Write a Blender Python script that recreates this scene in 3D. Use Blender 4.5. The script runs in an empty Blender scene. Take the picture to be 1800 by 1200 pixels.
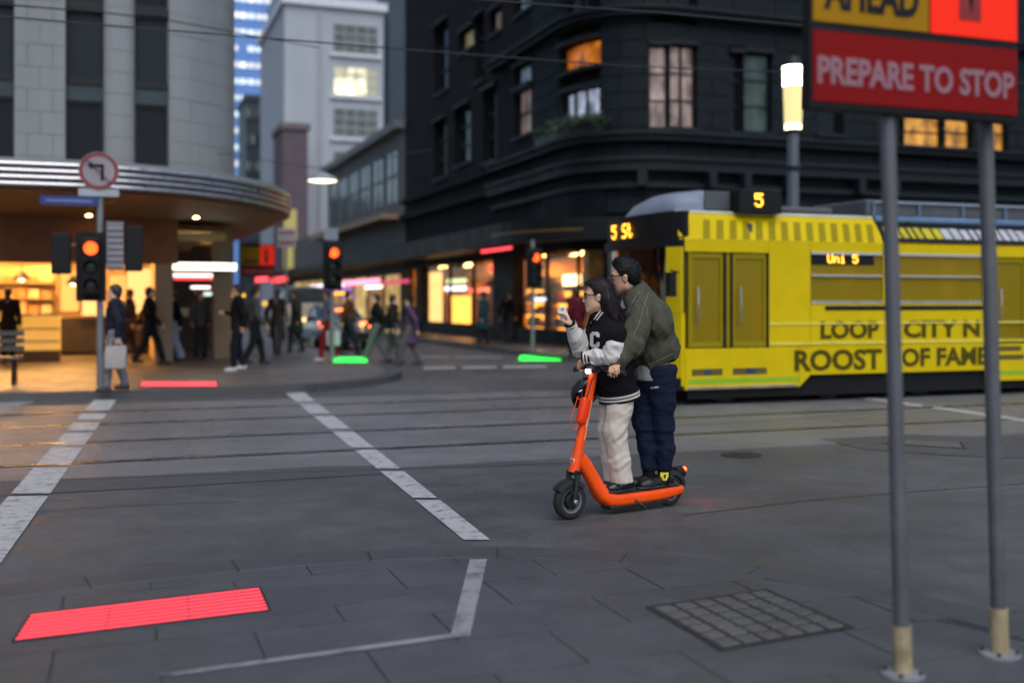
import bpy, bmesh, math, random
import numpy as np
from mathutils import Vector, Matrix
from mathutils.bvhtree import BVHTree

random.seed(11)
rng = np.random.default_rng(11)
sc = bpy.context.scene
C = sc.collection

# ------------------------------------------------------------------ camera
F, HC, YH, CX = 1900.0, 1.53, 530.0, 900.0          # focal length in photo pixels, eye height, horizon row, centre column
cd = bpy.data.cameras.new('camera')
cam = bpy.data.objects.new('camera', cd); C.objects.link(cam)
cam.location = (0, 0, HC); cam.rotation_euler = (math.pi/2, 0, 0)
cd.sensor_width = 36; cd.lens = F/1800*36
cd.shift_y = -(600-YH)/1800
cd.clip_start = .05; cd.clip_end = 3000
cd.dof.use_dof = True; cd.dof.focus_distance = 7.75; cd.dof.aperture_fstop = .8
sc.camera = cam

# ------------------------------------------------------------------ dusk sky, one soft low sun, exposure
SUN_EL, SUN_AZ = math.radians(52), math.radians(165)
w = bpy.data.worlds.new('World'); sc.world = w; w.use_nodes = True
nt = w.node_tree; nt.nodes.clear()
sky = nt.nodes.new('ShaderNodeTexSky'); sky.sky_type = 'NISHITA'; sky.sun_disc = False
sky.sun_elevation = SUN_EL; sky.sun_rotation = SUN_AZ
sky.air_density = 1.0; sky.dust_density = 1.2; sky.ozone_density = 1.0
bg = nt.nodes.new('ShaderNodeBackground'); bg.inputs[1].default_value = .05
wo = nt.nodes.new('ShaderNodeOutputWorld')
nt.links.new(sky.outputs[0], bg.inputs[0]); nt.links.new(bg.outputs[0], wo.inputs[0])
sl = bpy.data.lights.new('sun', 'SUN'); sl.energy = .9; sl.angle = math.radians(60); sl.color = (1, .975, .95)
so = bpy.data.objects.new('sun', sl); C.objects.link(so)
sd = Vector((math.sin(SUN_AZ)*math.cos(SUN_EL), math.cos(SUN_AZ)*math.cos(SUN_EL), math.sin(SUN_EL)))
so.rotation_euler = (-sd).to_track_quat('-Z', 'Y').to_euler()
vs = sc.view_settings
vs.view_transform = 'Standard'; vs.look = 'None'; vs.exposure = 1.35; vs.gamma = 1; vs.use_curve_mapping = False
sc.render.engine = 'CYCLES'
sc.cycles.use_denoising = True
sc.cycles.use_adaptive_sampling = True; sc.cycles.adaptive_threshold = .03
sc.cycles.max_bounces = 5; sc.cycles.diffuse_bounces = 2; sc.cycles.glossy_bounces = 2
sc.cycles.transmission_bounces = 4; sc.cycles.transparent_max_bounces = 8
sc.cycles.sample_clamp_indirect = 4

# ------------------------------------------------------------------ geometry of the place
AL = math.radians(20); CA, SA = math.cos(AL), math.sin(AL)   # the tram street recedes 20 degrees to the right
def W(a, b, z=0): return Vector((CA*a-SA*b, SA*a+CA*b, z))
def G(px, py, z=0):
    d = (HC-z)*F/(py-YH); return Vector(((px-CX)/F*d, d, z))
def P(px, py, Y): return Vector(((px-CX)/F*Y, Y, HC-(py-YH)/F*Y))
def ab(p): return (CA*p[0]+SA*p[1], -SA*p[0]+CA*p[1])
def GA(px, py, z=0):
    a, b = ab(G(px, py, z)); return (a, b)
def apx(px, b): return b*math.tan(AL+math.atan((px-CX)/F))
def bpx(px, a): return a/math.tan(AL+math.atan((px-CX)/F))
def zpy(py, a, b): return HC-(py-YH)/F*(SA*a+CA*b)

# ------------------------------------------------------------------ materials
MATS = {}
def mat(name, col=(.5,.5,.5), rough=.6, metal=0, var=.12, vs=2.5, bump=0, bs=60, spec=.5, em=None, es=0, coat=0, alpha=None, trans=0, sss=0, streak=False, world=False):
    if name in MATS: return MATS[name]
    m = bpy.data.materials.new(name); m.use_nodes = True
    n = m.node_tree.nodes; l = m.node_tree.links
    p = n['Principled BSDF']
    p.inputs['Roughness'].default_value = rough; p.inputs['Metallic'].default_value = metal
    p.inputs['Specular IOR Level'].default_value = spec
    p.inputs['Coat Weight'].default_value = coat
    if trans: p.inputs['Transmission Weight'].default_value = trans
    if sss:
        p.inputs['Subsurface Weight'].default_value = sss; p.inputs['Subsurface Radius'].default_value = (.01,.004,.002)
    base = tuple(col)+(1,)
    if var or bump:
        tc = n.new('ShaderNodeTexCoord'); mp = n.new('ShaderNodeMapping')
        if world:
            ge = n.new('ShaderNodeNewGeometry'); l.new(ge.outputs['Position'], mp.inputs[0])
        else: l.new(tc.outputs['Object'], mp.inputs[0])
        if streak: mp.inputs['Scale'].default_value = (1,1,.12)
    if var:
        nz = n.new('ShaderNodeTexNoise'); nz.inputs['Scale'].default_value = vs; nz.inputs['Detail'].default_value = 4; nz.inputs['Roughness'].default_value = .62
        l.new(mp.outputs[0], nz.inputs['Vector'])
        mr = n.new('ShaderNodeMapRange'); mr.inputs[1].default_value = .3; mr.inputs[2].default_value = .7
        mr.inputs[3].default_value = 1-var; mr.inputs[4].default_value = 1+var
        l.new(nz.outputs[0], mr.inputs[0])
        vm = n.new('ShaderNodeVectorMath'); vm.operation = 'SCALE'; vm.inputs[0].default_value = col
        l.new(mr.outputs[0], vm.inputs['Scale']); l.new(vm.outputs[0], p.inputs['Base Color'])
        rr = n.new('ShaderNodeMapRange'); rr.inputs[1].default_value = .3; rr.inputs[2].default_value = .7
        rr.inputs[3].default_value = max(.03, rough-.1); rr.inputs[4].default_value = min(1, rough+.1)
        l.new(nz.outputs[0], rr.inputs[0]); l.new(rr.outputs[0], p.inputs['Roughness'])
    else: p.inputs['Base Color'].default_value = base
    if bump:
        nb = n.new('ShaderNodeTexNoise'); nb.inputs['Scale'].default_value = bs; nb.inputs['Detail'].default_value = 4
        l.new(mp.outputs[0], nb.inputs['Vector'])
        bu = n.new('ShaderNodeBump'); bu.inputs['Strength'].default_value = bump; bu.inputs['Distance'].default_value = .01
        l.new(nb.outputs[0], bu.inputs['Height']); l.new(bu.outputs[0], p.inputs['Normal'])
    if em:
        p.inputs['Emission Color'].default_value = tuple(em)+(1,); p.inputs['Emission Strength'].default_value = es
    MATS[name] = m; return m
def glow(name, col, s):
    m = mat(name, tuple(c*.25 for c in col), .5, var=0, em=col, es=s*.62)
    if s < 1.0: m.cycles.emission_sampling = 'NONE'
    return m
def room(name, col, s, sx=1.6, sz=1.1):                   # a lit room seen through a pane: uneven, with lighter and darker patches
    if name in MATS: return MATS[name]
    m = mat(name, tuple(c*.2 for c in col), .3, var=0, em=col, es=s); n = m.node_tree.nodes; l = m.node_tree.links; p = n['Principled BSDF']
    tc = n.new('ShaderNodeTexCoord'); mp = n.new('ShaderNodeMapping'); mp.inputs['Scale'].default_value = (sx,sx,sz); l.new(tc.outputs['Object'], mp.inputs[0])
    z = n.new('ShaderNodeTexNoise'); z.inputs['Scale'].default_value = 1.6; z.inputs['Detail'].default_value = 3; l.new(mp.outputs[0], z.inputs['Vector'])
    r = n.new('ShaderNodeMapRange'); r.inputs[1].default_value = .36; r.inputs[2].default_value = .64; r.inputs[3].default_value = s*.25; r.inputs[4].default_value = s*1.35
    l.new(z.outputs[0], r.inputs[0]); l.new(r.outputs[0], p.inputs['Emission Strength']); m.cycles.emission_sampling = 'NONE'; return m
def glass(name, tint, refl=.15, rough=.05):
    if name in MATS: return MATS[name]
    m = bpy.data.materials.new(name); m.use_nodes = True
    n = m.node_tree.nodes; l = m.node_tree.links; n.clear()
    t = n.new('ShaderNodeBsdfTransparent'); t.inputs[0].default_value = tuple(tint)+(1,)
    g = n.new('ShaderNodeBsdfGlossy'); g.inputs[1].default_value = rough; g.inputs[0].default_value = (.9,.9,.9,1)
    lw = n.new('ShaderNodeLayerWeight'); lw.inputs[0].default_value = .35
    mr = n.new('ShaderNodeMapRange'); mr.inputs[3].default_value = refl*.5; mr.inputs[4].default_value = min(1, refl*4)
    l.new(lw.outputs['Facing'], mr.inputs[0])
    mx = n.new('ShaderNodeMixShader'); l.new(mr.outputs[0], mx.inputs[0]); l.new(t.outputs[0], mx.inputs[1]); l.new(g.outputs[0], mx.inputs[2])
    o = n.new('ShaderNodeOutputMaterial'); l.new(mx.outputs[0], o.inputs[0])
    MATS[name] = m; return m
def asphalt(name, col, rlo=.42, rhi=.75, patch=.25, speck=.35, bump=.5):
    m = bpy.data.materials.new(name); m.use_nodes = True
    n = m.node_tree.nodes; l = m.node_tree.links; p = n['Principled BSDF']
    ge = n.new('ShaderNodeNewGeometry')
    def noise(s, d, r=.6):
        z = n.new('ShaderNodeTexNoise'); z.inputs['Scale'].default_value = s; z.inputs['Detail'].default_value = d; z.inputs['Roughness'].default_value = r
        l.new(ge.outputs['Position'], z.inputs['Vector']); return z
    big = noise(.35, 4, .65); mid = noise(2.3, 4, .7); fine = noise(90, 2)
    def rng_(src, lo, hi, a=.3, b=.7):
        r = n.new('ShaderNodeMapRange'); r.inputs[1].default_value = a; r.inputs[2].default_value = b; r.inputs[3].default_value = lo; r.inputs[4].default_value = hi
        l.new(src.outputs[0], r.inputs[0]); return r
    a = rng_(big, 1-patch, 1+patch); b = rng_(mid, 1-patch*.5, 1+patch*.5); c = rng_(fine, 1-speck, 1+speck)
    m1 = n.new('ShaderNodeMath'); m1.operation = 'MULTIPLY'; l.new(a.outputs[0], m1.inputs[0]); l.new(b.outputs[0], m1.inputs[1])
    m2 = n.new('ShaderNodeMath'); m2.operation = 'MULTIPLY'; l.new(m1.outputs[0], m2.inputs[0]); l.new(c.outputs[0], m2.inputs[1])
    vm = n.new('ShaderNodeVectorMath'); vm.operation = 'SCALE'; vm.inputs[0].default_value = col; l.new(m2.outputs[0], vm.inputs['Scale'])
    l.new(vm.outputs[0], p.inputs['Base Color'])
    r = rng_(mid, rlo, rhi); l.new(r.outputs[0], p.inputs['Roughness'])
    bu = n.new('ShaderNodeBump'); bu.inputs['Strength'].default_value = bump; bu.inputs['Distance'].default_value = .006
    l.new(fine.outputs[0], bu.inputs['Height']); l.new(bu.outputs[0], p.inputs['Normal'])
    MATS[name] = m; return m

# ------------------------------------------------------------------ mesh building
class MB:
    def __init__(s): s.v = []; s.f = []; s.m = []
    def add(s, vs, fs, m=0):
        o = len(s.v); s.v += [tuple(x) for x in vs]; s.f += [tuple(i+o for i in f) for f in fs]; s.m += [m]*len(fs); return s
    def box(s, x0, x1, y0, y1, z0, z1, m=0):
        v = [(x,y,z) for z in (z0,z1) for y in (y0,y1) for x in (x0,x1)]
        return s.add(v, [(0,2,3,1),(4,5,7,6),(0,1,5,4),(2,6,7,3),(0,4,6,2),(1,3,7,5)], m)
    def prism(s, poly, z0, z1, m=0):                    # counter-clockwise outline in plan
        n = len(poly)
        zf = z0 if callable(z0) else (lambda p: z0)
        v = [(p[0],p[1],z0) for p in poly]+[(p[0],p[1],z1) for p in poly]
        return s.add(v, [tuple(range(n-1,-1,-1)), tuple(range(n,2*n))]+[(i,(i+1)%n,n+(i+1)%n,n+i) for i in range(n)], m)
    def extr(s, pts, vec, m=0):                          # any flat outline swept along a vector
        n = len(pts); vec = Vector(vec)
        v = [Vector(p) for p in pts]; v += [p+vec for p in v]
        return s.add(v, [tuple(range(n-1,-1,-1)), tuple(range(n,2*n))]+[(i,(i+1)%n,n+(i+1)%n,n+i) for i in range(n)], m)
    def tube(s, pts, r, n=8, m=0, caps=True):
        pts = [Vector(p) for p in pts]; k = len(pts)
        rs = [r]*k if not hasattr(r, '__len__') else r
        up = None; vs = []
        for i, p in enumerate(pts):
            t = (pts[min(i+1,k-1)]-pts[max(i-1,0)])
            if t.length < 1e-9: t = Vector((0,0,1))
            t.normalize()
            if up is None:
                up = Vector((0,0,1)) if abs(t.z) < .9 else Vector((1,0,0))
            x = up-t*up.dot(t)
            if x.length < 1e-6: x = t.orthogonal()
            x.normalize(); up = x; y = t.cross(x)
            for j in range(n):
                q = 2*math.pi*j/n; vs.append(p+(x*math.cos(q)+y*math.sin(q))*rs[i])
        fs = [(i*n+j, i*n+(j+1)%n, (i+1)*n+(j+1)%n, (i+1)*n+j) for i in range(k-1) for j in range(n)]
        if caps: fs += [tuple(range(n-1,-1,-1)), tuple(range((k-1)*n, k*n))]
        return s.add(vs, fs, m)
    def bar(s, p, q, w, h, up=(0,0,1), m=0):
        p = Vector(p); q = Vector(q); t = (q-p).normalized(); u = Vector(up)
        x = t.cross(u)
        if x.length < 1e-5: x = t.orthogonal()
        x.normalize(); y = x.cross(t)
        c = [x*w/2+y*h/2, -x*w/2+y*h/2, -x*w/2-y*h/2, x*w/2-y*h/2]
        return s.add([p+k for k in c]+[q+k for k in c], [(3,2,1,0),(4,5,6,7)]+[(i,(i+1)%4,4+(i+1)%4,4+i) for i in range(4)][::1], m)
    def lathe(s, prof, c=(0,0,0), n=16, axis=(0,0,1), m=0, caps=True):
        c = Vector(c); ax = Vector(axis).normalized(); x = ax.orthogonal().normalized(); y = ax.cross(x)
        vs = []
        for r, z in prof:
            for j in range(n):
                q = 2*math.pi*j/n; vs.append(c+ax*z+(x*math.cos(q)+y*math.sin(q))*r)
        k = len(prof)
        fs = [(i*n+j, i*n+(j+1)%n, (i+1)*n+(j+1)%n, (i+1)*n+j) for i in range(k-1) for j in range(n)]
        if caps and prof[0][0] > 1e-4: fs.append(tuple(range(n-1,-1,-1)))
        if caps and prof[-1][0] > 1e-4: fs.append(tuple(range((k-1)*n,k*n)))
        return s.add(vs, fs, m)
    def loft(s, rings, m=0, close=True):                 # rings of equally many points
        n = len(rings[0]); vs = [p for r in rings for p in r]; k = len(rings)
        fs = [(i*n+j, i*n+(j+1)%n, (i+1)*n+(j+1)%n, (i+1)*n+j) for i in range(k-1) for j in range(n)]
        if close: fs += [tuple(range(n-1,-1,-1)), tuple(range((k-1)*n,k*n))]
        return s.add(vs, fs, m)
    def ell(s, c, r, n=14, k=9, m=0, R=None):
        c = Vector(c); vs = []
        for i in range(k+1):
            t = math.pi*i/k
            for j in range(n):
                q = 2*math.pi*j/n
                p = Vector((r[0]*math.sin(t)*math.cos(q), r[1]*math.sin(t)*math.sin(q), r[2]*math.cos(t)))
                vs.append(c+(R@p if R is not None else p))
        return s.add(vs, [(i*n+j,(i+1)*n+j,(i+1)*n+(j+1)%n,i*n+(j+1)%n) for i in range(k) for j in range(n)], m)

ORG = {}
def _org(o):
    while o.parent: o = o.parent
    return ORG.get(o.name, (0,0,0))
def mesh(name, mb, mats, org=(0,0,0), smooth=False, sharp=35):
    me = bpy.data.meshes.new(name)
    v = np.array(mb.v, dtype=float)-np.array(org)
    me.from_pydata(v.tolist(), [], mb.f)
    if not isinstance(mats, (list,tuple)): mats = [mats]
    for m in mats: me.materials.append(m)
    if len(mats) > 1: me.polygons.foreach_set('material_index', mb.m)
    bm = bmesh.new(); bm.from_mesh(me); bmesh.ops.remove_doubles(bm, verts=bm.verts, dist=1e-6); bmesh.ops.recalc_face_normals(bm, faces=bm.faces); bm.to_mesh(me); bm.free()
    if smooth:
        me.polygons.foreach_set('use_smooth', [True]*len(me.polygons)); me.set_sharp_from_angle(angle=math.radians(sharp))
    me.update(); return me
def tag(o, label=None, cat=None, group=None, kind=None):
    if label: o['label'] = label
    if cat: o['category'] = cat
    if group: o['group'] = group
    if kind: o['kind'] = kind
    return o
def thing(name, label, cat, org, group=None, uv=True):   # an Empty at a thing's base; uv: street axes, else world axes
    o = bpy.data.objects.new(name, None); C.objects.link(o); o.empty_display_size = .2
    if uv: o.location = W(*org); o.rotation_euler = (0,0,AL)
    else: o.location = org
    ORG[o.name] = tuple(org); return tag(o, label, cat, group)
def part(name, mb, mats, parent, smooth=False, bevel=0, kind=None, label=None, sharp=35):
    o = bpy.data.objects.new(name, mesh(name, mb, mats, _org(parent), smooth, sharp)); C.objects.link(o); o.parent = parent
    if bevel: bev(o, bevel)
    return tag(o, label, None, None, kind)
def bev(o, wd, seg=2):
    b = o.modifiers.new('bevel', 'BEVEL'); b.width = wd; b.segments = seg; b.limit_method = 'ANGLE'; b.angle_limit = math.radians(40)
def solo(name, mb, mats, label, cat, org, group=None, uv=True, smooth=False, bevel=0, sharp=35):
    o = bpy.data.objects.new(name, mesh(name, mb, mats, org, smooth, sharp)); C.objects.link(o)
    if uv: o.location = W(*org); o.rotation_euler = (0,0,AL)
    else: o.location = org
    ORG[o.name] = tuple(org)
    if bevel: bev(o, bevel)
    return tag(o, label, cat, group)
def struct(name, mb, mats, uv=True, kind='structure', smooth=False):
    o = bpy.data.objects.new(name, mesh(name, mb, mats, (0,0,0), smooth)); C.objects.link(o)
    if uv: o.rotation_euler = (0,0,AL)
    return tag(o, kind=kind)
def copy_tree(o, parent=None):
    c = o.copy(); C.objects.link(c); c.parent = parent
    if parent is None: ORG[c.name] = ORG.get(o.name, (0,0,0))
    for ch in list(o.children): copy_tree(ch, c)
    return c
def text_mb(s, size, depth=.004, bold=0.0, xscale=1.0):   # lettering as flat geometry, x right, y up, centred
    cu = bpy.data.curves.new('t', 'FONT'); cu.body = s; cu.size = size; cu.extrude = depth/2; cu.align_x = 'CENTER'; cu.align_y = 'CENTER'; cu.offset = bold; cu.resolution_u = 3
    ob = bpy.data.objects.new('t', cu); C.objects.link(ob)
    dg = bpy.context.evaluated_depsgraph_get(); me = ob.evaluated_get(dg).to_mesh()
    vs = [(v.co.x*xscale, v.co.y, v.co.z) for v in me.vertices]; fs = [tuple(p.vertices) for p in me.polygons]
    bpy.data.objects.remove(ob); bpy.data.curves.remove(cu)
    return vs, fs
def place(vsfs, c, x, y):                                # put lettering at c with axes x, y
    vs, fs = vsfs; c = Vector(c); x = Vector(x).normalized(); y = Vector(y).normalized(); z = x.cross(y)
    return [c+x*v[0]+y*v[1]+z*v[2] for v in vs], fs
DOT = {'5': ['11111','10000','11110','00001','00001','10001','01110'], 'S': ['01111','10000','10000','01110','00001','00001','11110'],
       't': ['01000','01000','11100','01000','01000','01001','00110'], 'U': ['10001']*6+['01110'],
       'n': ['00000','00000','10110','11001','10001','10001','10001'], 'i': ['00100','00000','01100','00100','00100','00100','01110'], ' ': ['00000']*7}
def led_parts(name, s, c, x, y, h, d, m, parent):          # one part for each character
    p = h/7; x = Vector(x).normalized()
    for i, ch in enumerate(s):
        if ch != ' ': part(name, led_mb(ch, Vector(c)+x*((i+.5)*6*p-len(s)*3*p), x, y, h, d), m, parent)
def led_mb(s, c, x, y, h, d=.6):                         # dot-matrix lettering, one small block for each diode
    mb = MB(); c = Vector(c); x = Vector(x).normalized(); y = Vector(y).normalized(); z = x.cross(y); p = h/7; wid = len(s)*6*p
    for i, ch in enumerate(s):
        for r, row in enumerate(DOT[ch]):
            for q, on in enumerate(row):
                if on == '1':
                    o = c+x*((i*6+q+.5)*p-wid/2)+y*(h/2-(r+.5)*p); k = p*d*.62
                    mb.add([o-x*k-y*k, o+x*k-y*k, o+x*k+y*k, o-x*k+y*k, o-x*k-y*k+z*.004, o+x*k-y*k+z*.004, o+x*k+y*k+z*.004, o-x*k+y*k+z*.004],
                           [(4,5,6,7),(0,1,5,4),(1,2,6,5),(2,3,7,6),(3,0,4,7)])
    return mb

# ================================================================== GROUND
m_road = asphalt('asphalt', (.074,.075,.077), .38, .78, .34, .5, .8)
m_bed = asphalt('track_concrete', (.135,.137,.142), .34, .62, .22, .25, .35)
m_patch = asphalt('dark_asphalt', (.062,.064,.068), .45, .75, .15)
m_grout = asphalt('grout', (.038,.039,.041), .6, .9, .2, .3, .3)
m_bluestone = asphalt('bluestone', (.070,.072,.076), .38, .7, .25, .22, .3)
m_kerb = asphalt('kerb_bluestone', (.062,.063,.067), .4, .7, .2, .2, .3)
m_pave_far = asphalt('far_paving', (.10,.095,.09), .3, .6, .2, .2, .25)
def paint_mat(name, col, wear):
    m = bpy.data.materials.new(name); m.use_nodes = True
    n = m.node_tree.nodes; l = m.node_tree.links; p = n['Principled BSDF']
    ge = n.new('ShaderNodeNewGeometry'); z = n.new('ShaderNodeTexNoise'); z.inputs['Scale'].default_value = 9; z.inputs['Detail'].default_value = 8; z.inputs['Roughness'].default_value = .75
    l.new(ge.outputs['Position'], z.inputs['Vector'])
    r = n.new('ShaderNodeMapRange'); r.inputs[1].default_value = wear-.07; r.inputs[2].default_value = wear+.1; l.new(z.outputs[0], r.inputs[0])
    mx = n.new('ShaderNodeMix'); mx.data_type = 'RGBA'; mx.inputs['A'].default_value = (.09,.09,.095,1); mx.inputs['B'].default_value = tuple(col)+(1,)
    l.new(r.outputs[0], mx.inputs['Factor']); l.new(mx.outputs['Result'], p.inputs['Base Color']); p.inputs['Roughness'].default_value = .6
    MATS[name] = m; return m
m_paint = paint_mat('road_paint', (.40,.405,.41), .40)
m_paint2 = paint_mat('worn_paint', (.27,.27,.27), .42)
m_steel = mat('rail_steel', (.25,.24,.23), .28, 1, var=.2)
m_groove = mat('rail_groove', (.012,.011,.01), .8)

g = MB(); g.add([(-700,-700,0),(700,-700,0),(700,900,0),(-700,900,0)], [(0,1,2,3)]); struct('road', g, m_road)
bed = MB(); bed.box(-120,120,9.75,17.2,-.05,.004); struct('tram_track_bed', bed, m_bed)
RAILS = (11.0, 12.6, 14.4, 16.0)
for b in RAILS:
    r = MB(); r.box(-120,120,b-.03,b+.03,0,.009); o = struct('tram_rail', r, m_steel)
    r = MB(); r.box(-120,120,b+.034,b+.085,0,.0068); r.box(-120,120,b-.075,b-.034,0,.0066)
    o2 = bpy.data.objects.new('rail_groove', mesh('rail_groove', r, m_groove)); C.objects.link(o2); o2.parent = o

def flat(name, quads, m, z=.008):
    mb = MB()
    for q in quads:
        pts = [G(*p) for p in q]; mb.add([(p.x,p.y,z) for p in pts], [tuple(range(len(q)))])
    return struct(name, mb, m, uv=False)
def band(l0, r0, l1, r1, cuts):                           # a painted line cut into pieces between the rails
    out = []
    for y0, y1 in cuts:
        f0 = (y0-l0[1])/(l1[1]-l0[1]); f1 = (y1-l0[1])/(l1[1]-l0[1])
        L = lambda f: (l0[0]+(l1[0]-l0[0])*f, l0[1]+(l1[1]-l0[1])*f); R = lambda f: (r0[0]+(r1[0]-r0[0])*f, l0[1]+(l1[1]-l0[1])*f)
        out.append([L(f0), L(f1), R(f1), R(f0)])
    return out
flat('crossing_line', band((165,703),(205,703),(-88,990),(2,990), [(703,722),(727,738),(743,757),(762,783),(787,818),(823,868),(873,990)]), m_paint)
flat('crossing_line', band((500,690),(535,690),(815,950),(862,950), [(690,706),(710,727),(731,754),(758,787),(791,824),(829,876),(880,950)]), m_paint)
flat('crossing_line', [[(-40,707),(0,727),(30,717),(62,706)]], m_paint2)
flat('lane_line', [[(1500,696),(1502,699),(1620,716),(1622,712)], [(1640,714),(1640,718),(1805,743),(1805,737)]], m_paint)
flat('stop_line', [[(745,646),(745,649),(800,648),(800,645)], [(812,645),(812,648),(872,647),(872,644)], [(884,644),(884,647),(960,646),(960,643)]], m_paint)
flat('stop_line', [[(735,627),(735,629),(790,629),(790,627)], [(800,627),(800,629),(880,630),(880,628)]], m_paint2)
flat('road_patch', [[(1440,772),(1520,790),(1660,800),(1800,806),(1800,770),(1600,764)]], m_patch, .005)
flat('road_patch', [[(0,846),(0,872),(300,856),(590,838),(700,832),(690,818),(560,820),(260,836)]], m_patch, .005)

# seams and sealed cracks in the asphalt
def seam(pts, wd, z=.0055):
    mb = MB(); q = [G(*p) for p in pts]
    for i in range(len(q)-1):
        t = (q[i+1]-q[i]).normalized(); nrm = Vector((-t.y,t.x,0))*wd/2
        mb.add([(p.x,p.y,z) for p in (q[i]-nrm, q[i+1]-nrm, q[i+1]+nrm, q[i]+nrm)], [(0,1,2,3)])
    return struct('road_seam', mb, m_groove, uv=False)
seam([(60,846),(330,836),(590,828),(900,818),(1010,813)], .02)
seam([(1190,748),(1350,740),(1520,727),(1700,722)], .02)
seam([(1200,906),(1420,880),(1560,868),(1800,850)], .012)
seam([(0,905),(200,890),(420,882)], .010)

# near footpath: kerb stones along the curve, bluestone paving slabs behind
curve_px = [(-900,1170),(-500,1110),(-200,1064),(0,1038),(150,1020),(300,1003),(450,988),(600,977),(750,970),(900,968),(1050,974),(1200,985),(1400,1010),(1560,1042),(1700,1073),(1800,1098),(2000,1160),(2300,1280)]
def smooth_curve(pts, n):
    pts = [Vector((p[0],p[1])) for p in pts]; out = []
    for i in range(len(pts)-1):
        p0 = pts[max(i-1,0)]; p1 = pts[i]; p2 = pts[i+1]; p3 = pts[min(i+2,len(pts)-1)]
        for k in range(n):
            t = k/n; out.append(.5*((2*p1)+(p2-p0)*t+(2*p0-5*p1+4*p2-p3)*t*t+(3*p1-p0-3*p2+p3)*t**3))
    out.append(pts[-1]); return out
near = smooth_curve([GA(*p) for p in curve_px], 6)
def offset(line, d):
    out = []
    for i, p in enumerate(line):
        t = (line[min(i+1,len(line)-1)]-line[max(i-1,0)]).normalized(); out.append(p+Vector((t.y,-t.x))*d)
    return out
inner = offset(near, .28)
fp = MB(); poly = [(p.x,p.y) for p in near]+[(near[-1].x+2,-6),(near[0].x-2,-6)]
fp.prism(poly[::-1], -.1, .022); footpath = struct('footpath', fp, m_grout)
def resample(line, step):
    d = [0]
    for i in range(1,len(line)): d.append(d[-1]+(line[i]-line[i-1]).length)
    n = int(d[-1]/step); out = []
    for k in range(n+1):
        s = k*step; i = max(j for j in range(len(d)) if d[j] <= s+1e-9); i = min(i, len(line)-2)
        f = (s-d[i])/(d[i+1]-d[i]); out.append(line[i].lerp(line[i+1], f))
    return out
ks = resample(near, .2)
kin = offset(ks, .275)
for i in range(0, len(ks)-4, 4):
    mb = MB()
    o_ = [ks[j].copy() for j in range(i,i+5)]; n_ = [kin[j].copy() for j in range(i,i+5)]
    t = (o_[-1]-o_[0]).normalized()*.006
    o_[0] += t; n_[0] += t; o_[-1] -= t; n_[-1] -= t
    mb.prism([(p.x,p.y) for p in n_]+[(p.x,p.y) for p in o_[::-1]], 0, .030+random.uniform(-.002,.002))
    if G(-150,1000).x-3 < W(*ks[i]).x < 4: part('kerb_stone', mb, m_kerb, footpath, bevel=.006)
ia = [p.x for p in inner]; ib = [p.y for p in inner]
def bmax(a): return float(np.interp(a, ia, ib))-.012
LED_Q = [GA(*p, .03) for p in [(25,1127),(472,1073),(455,1033),(55,1080)]]
PIT_Q = [GA(*p, .03) for p in [(1145,1068),(1270,1140),(1490,1102),(1345,1038)]]
b0 = 3.2; row = 0
while b0 < 7.0:
    b1 = b0+.46; a0 = -3.2+(.42 if row%2 else 0)
    while a0 < 6.5:
        a1 = a0+.84
        x0, x1, y0 = a0+.004, a1-.004, b0+.004
        top = [(x0+(x1-x0)*k/5) for k in range(6)]
        tp = [(x, min(b1-.004, bmax(x))) for x in top]
        if max(p[1] for p in tp) > y0+.03:
            tp = [(x, max(y, y0+.01)) for x, y in tp]
            mb = MB(); pl = [(x0,y0),(x1,y0)]+tp[::-1]
            mb.prism(pl, 0, .030+random.uniform(-.0012,.0012)); part('paving_slab', mb, m_bluestone, footpath)
        a0 = a1
    b0 = b1; row += 1
flat('crossing_line', [[(826,992),(792,1130),(826,1130),(856,992)]], m_paint2, .0335)
flat('crossing_line', [[(270,1200),(310,1200),(812,1131),(800,1125)]], m_paint2, .0338)

def lerp2(q, s, t):
    a = [q[0][i]*(1-s)+q[1][i]*s for i in (0,1)]; b = [q[3][i]*(1-s)+q[2][i]*s for i in (0,1)]
    return (a[0]*(1-t)+b[0]*t, a[1]*(1-t)+b[1]*t)
# red in-ground signal panel
m_led_red = glow('red_led', (1,.06,.09), 1.1); m_led_grn = glow('green_led', (.03,.9,.07), 1.6); m_dk = mat('black_plastic', (.009,.009,.010), .5, spec=.2)
t = thing('ground_signal', 'wide glowing red light panel set in the near footpath', 'signal panel', (*LED_Q[0], .03))
mb = MB(); mb.prism([lerp2(LED_Q,s,u) for s,u in ((-.01,-.03),(1.01,-.03),(1.01,1.03),(-.01,1.03))], .026, .0345); part('housing', mb, m_dk, t)
for i in range(7):
    for j in range(3):
        mb = MB(); u0, u1 = i/7+.033, (i+1)/7-.033; s0, s1 = j/3+.0015, (j+1)/3-.0015
        mb.prism([lerp2(LED_Q,s,u) for s,u in ((s0,u0),(s1,u0),(s1,u1),(s0,u1))], .03, .0356); part('light_bar', mb, m_led_red, t)
mb = MB(); mb.prism([GA(*p,.03) for p in [(120,1118),(500,1080),(720,1042),(690,1024),(470,1031),(440,1030),(130,1066)]], .02, .0332); o = solo('inset_paving_strip', mb, m_patch, 'dark strip of paving round the red ground panel', 'paving strip', (*LED_Q[1], .03))
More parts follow.
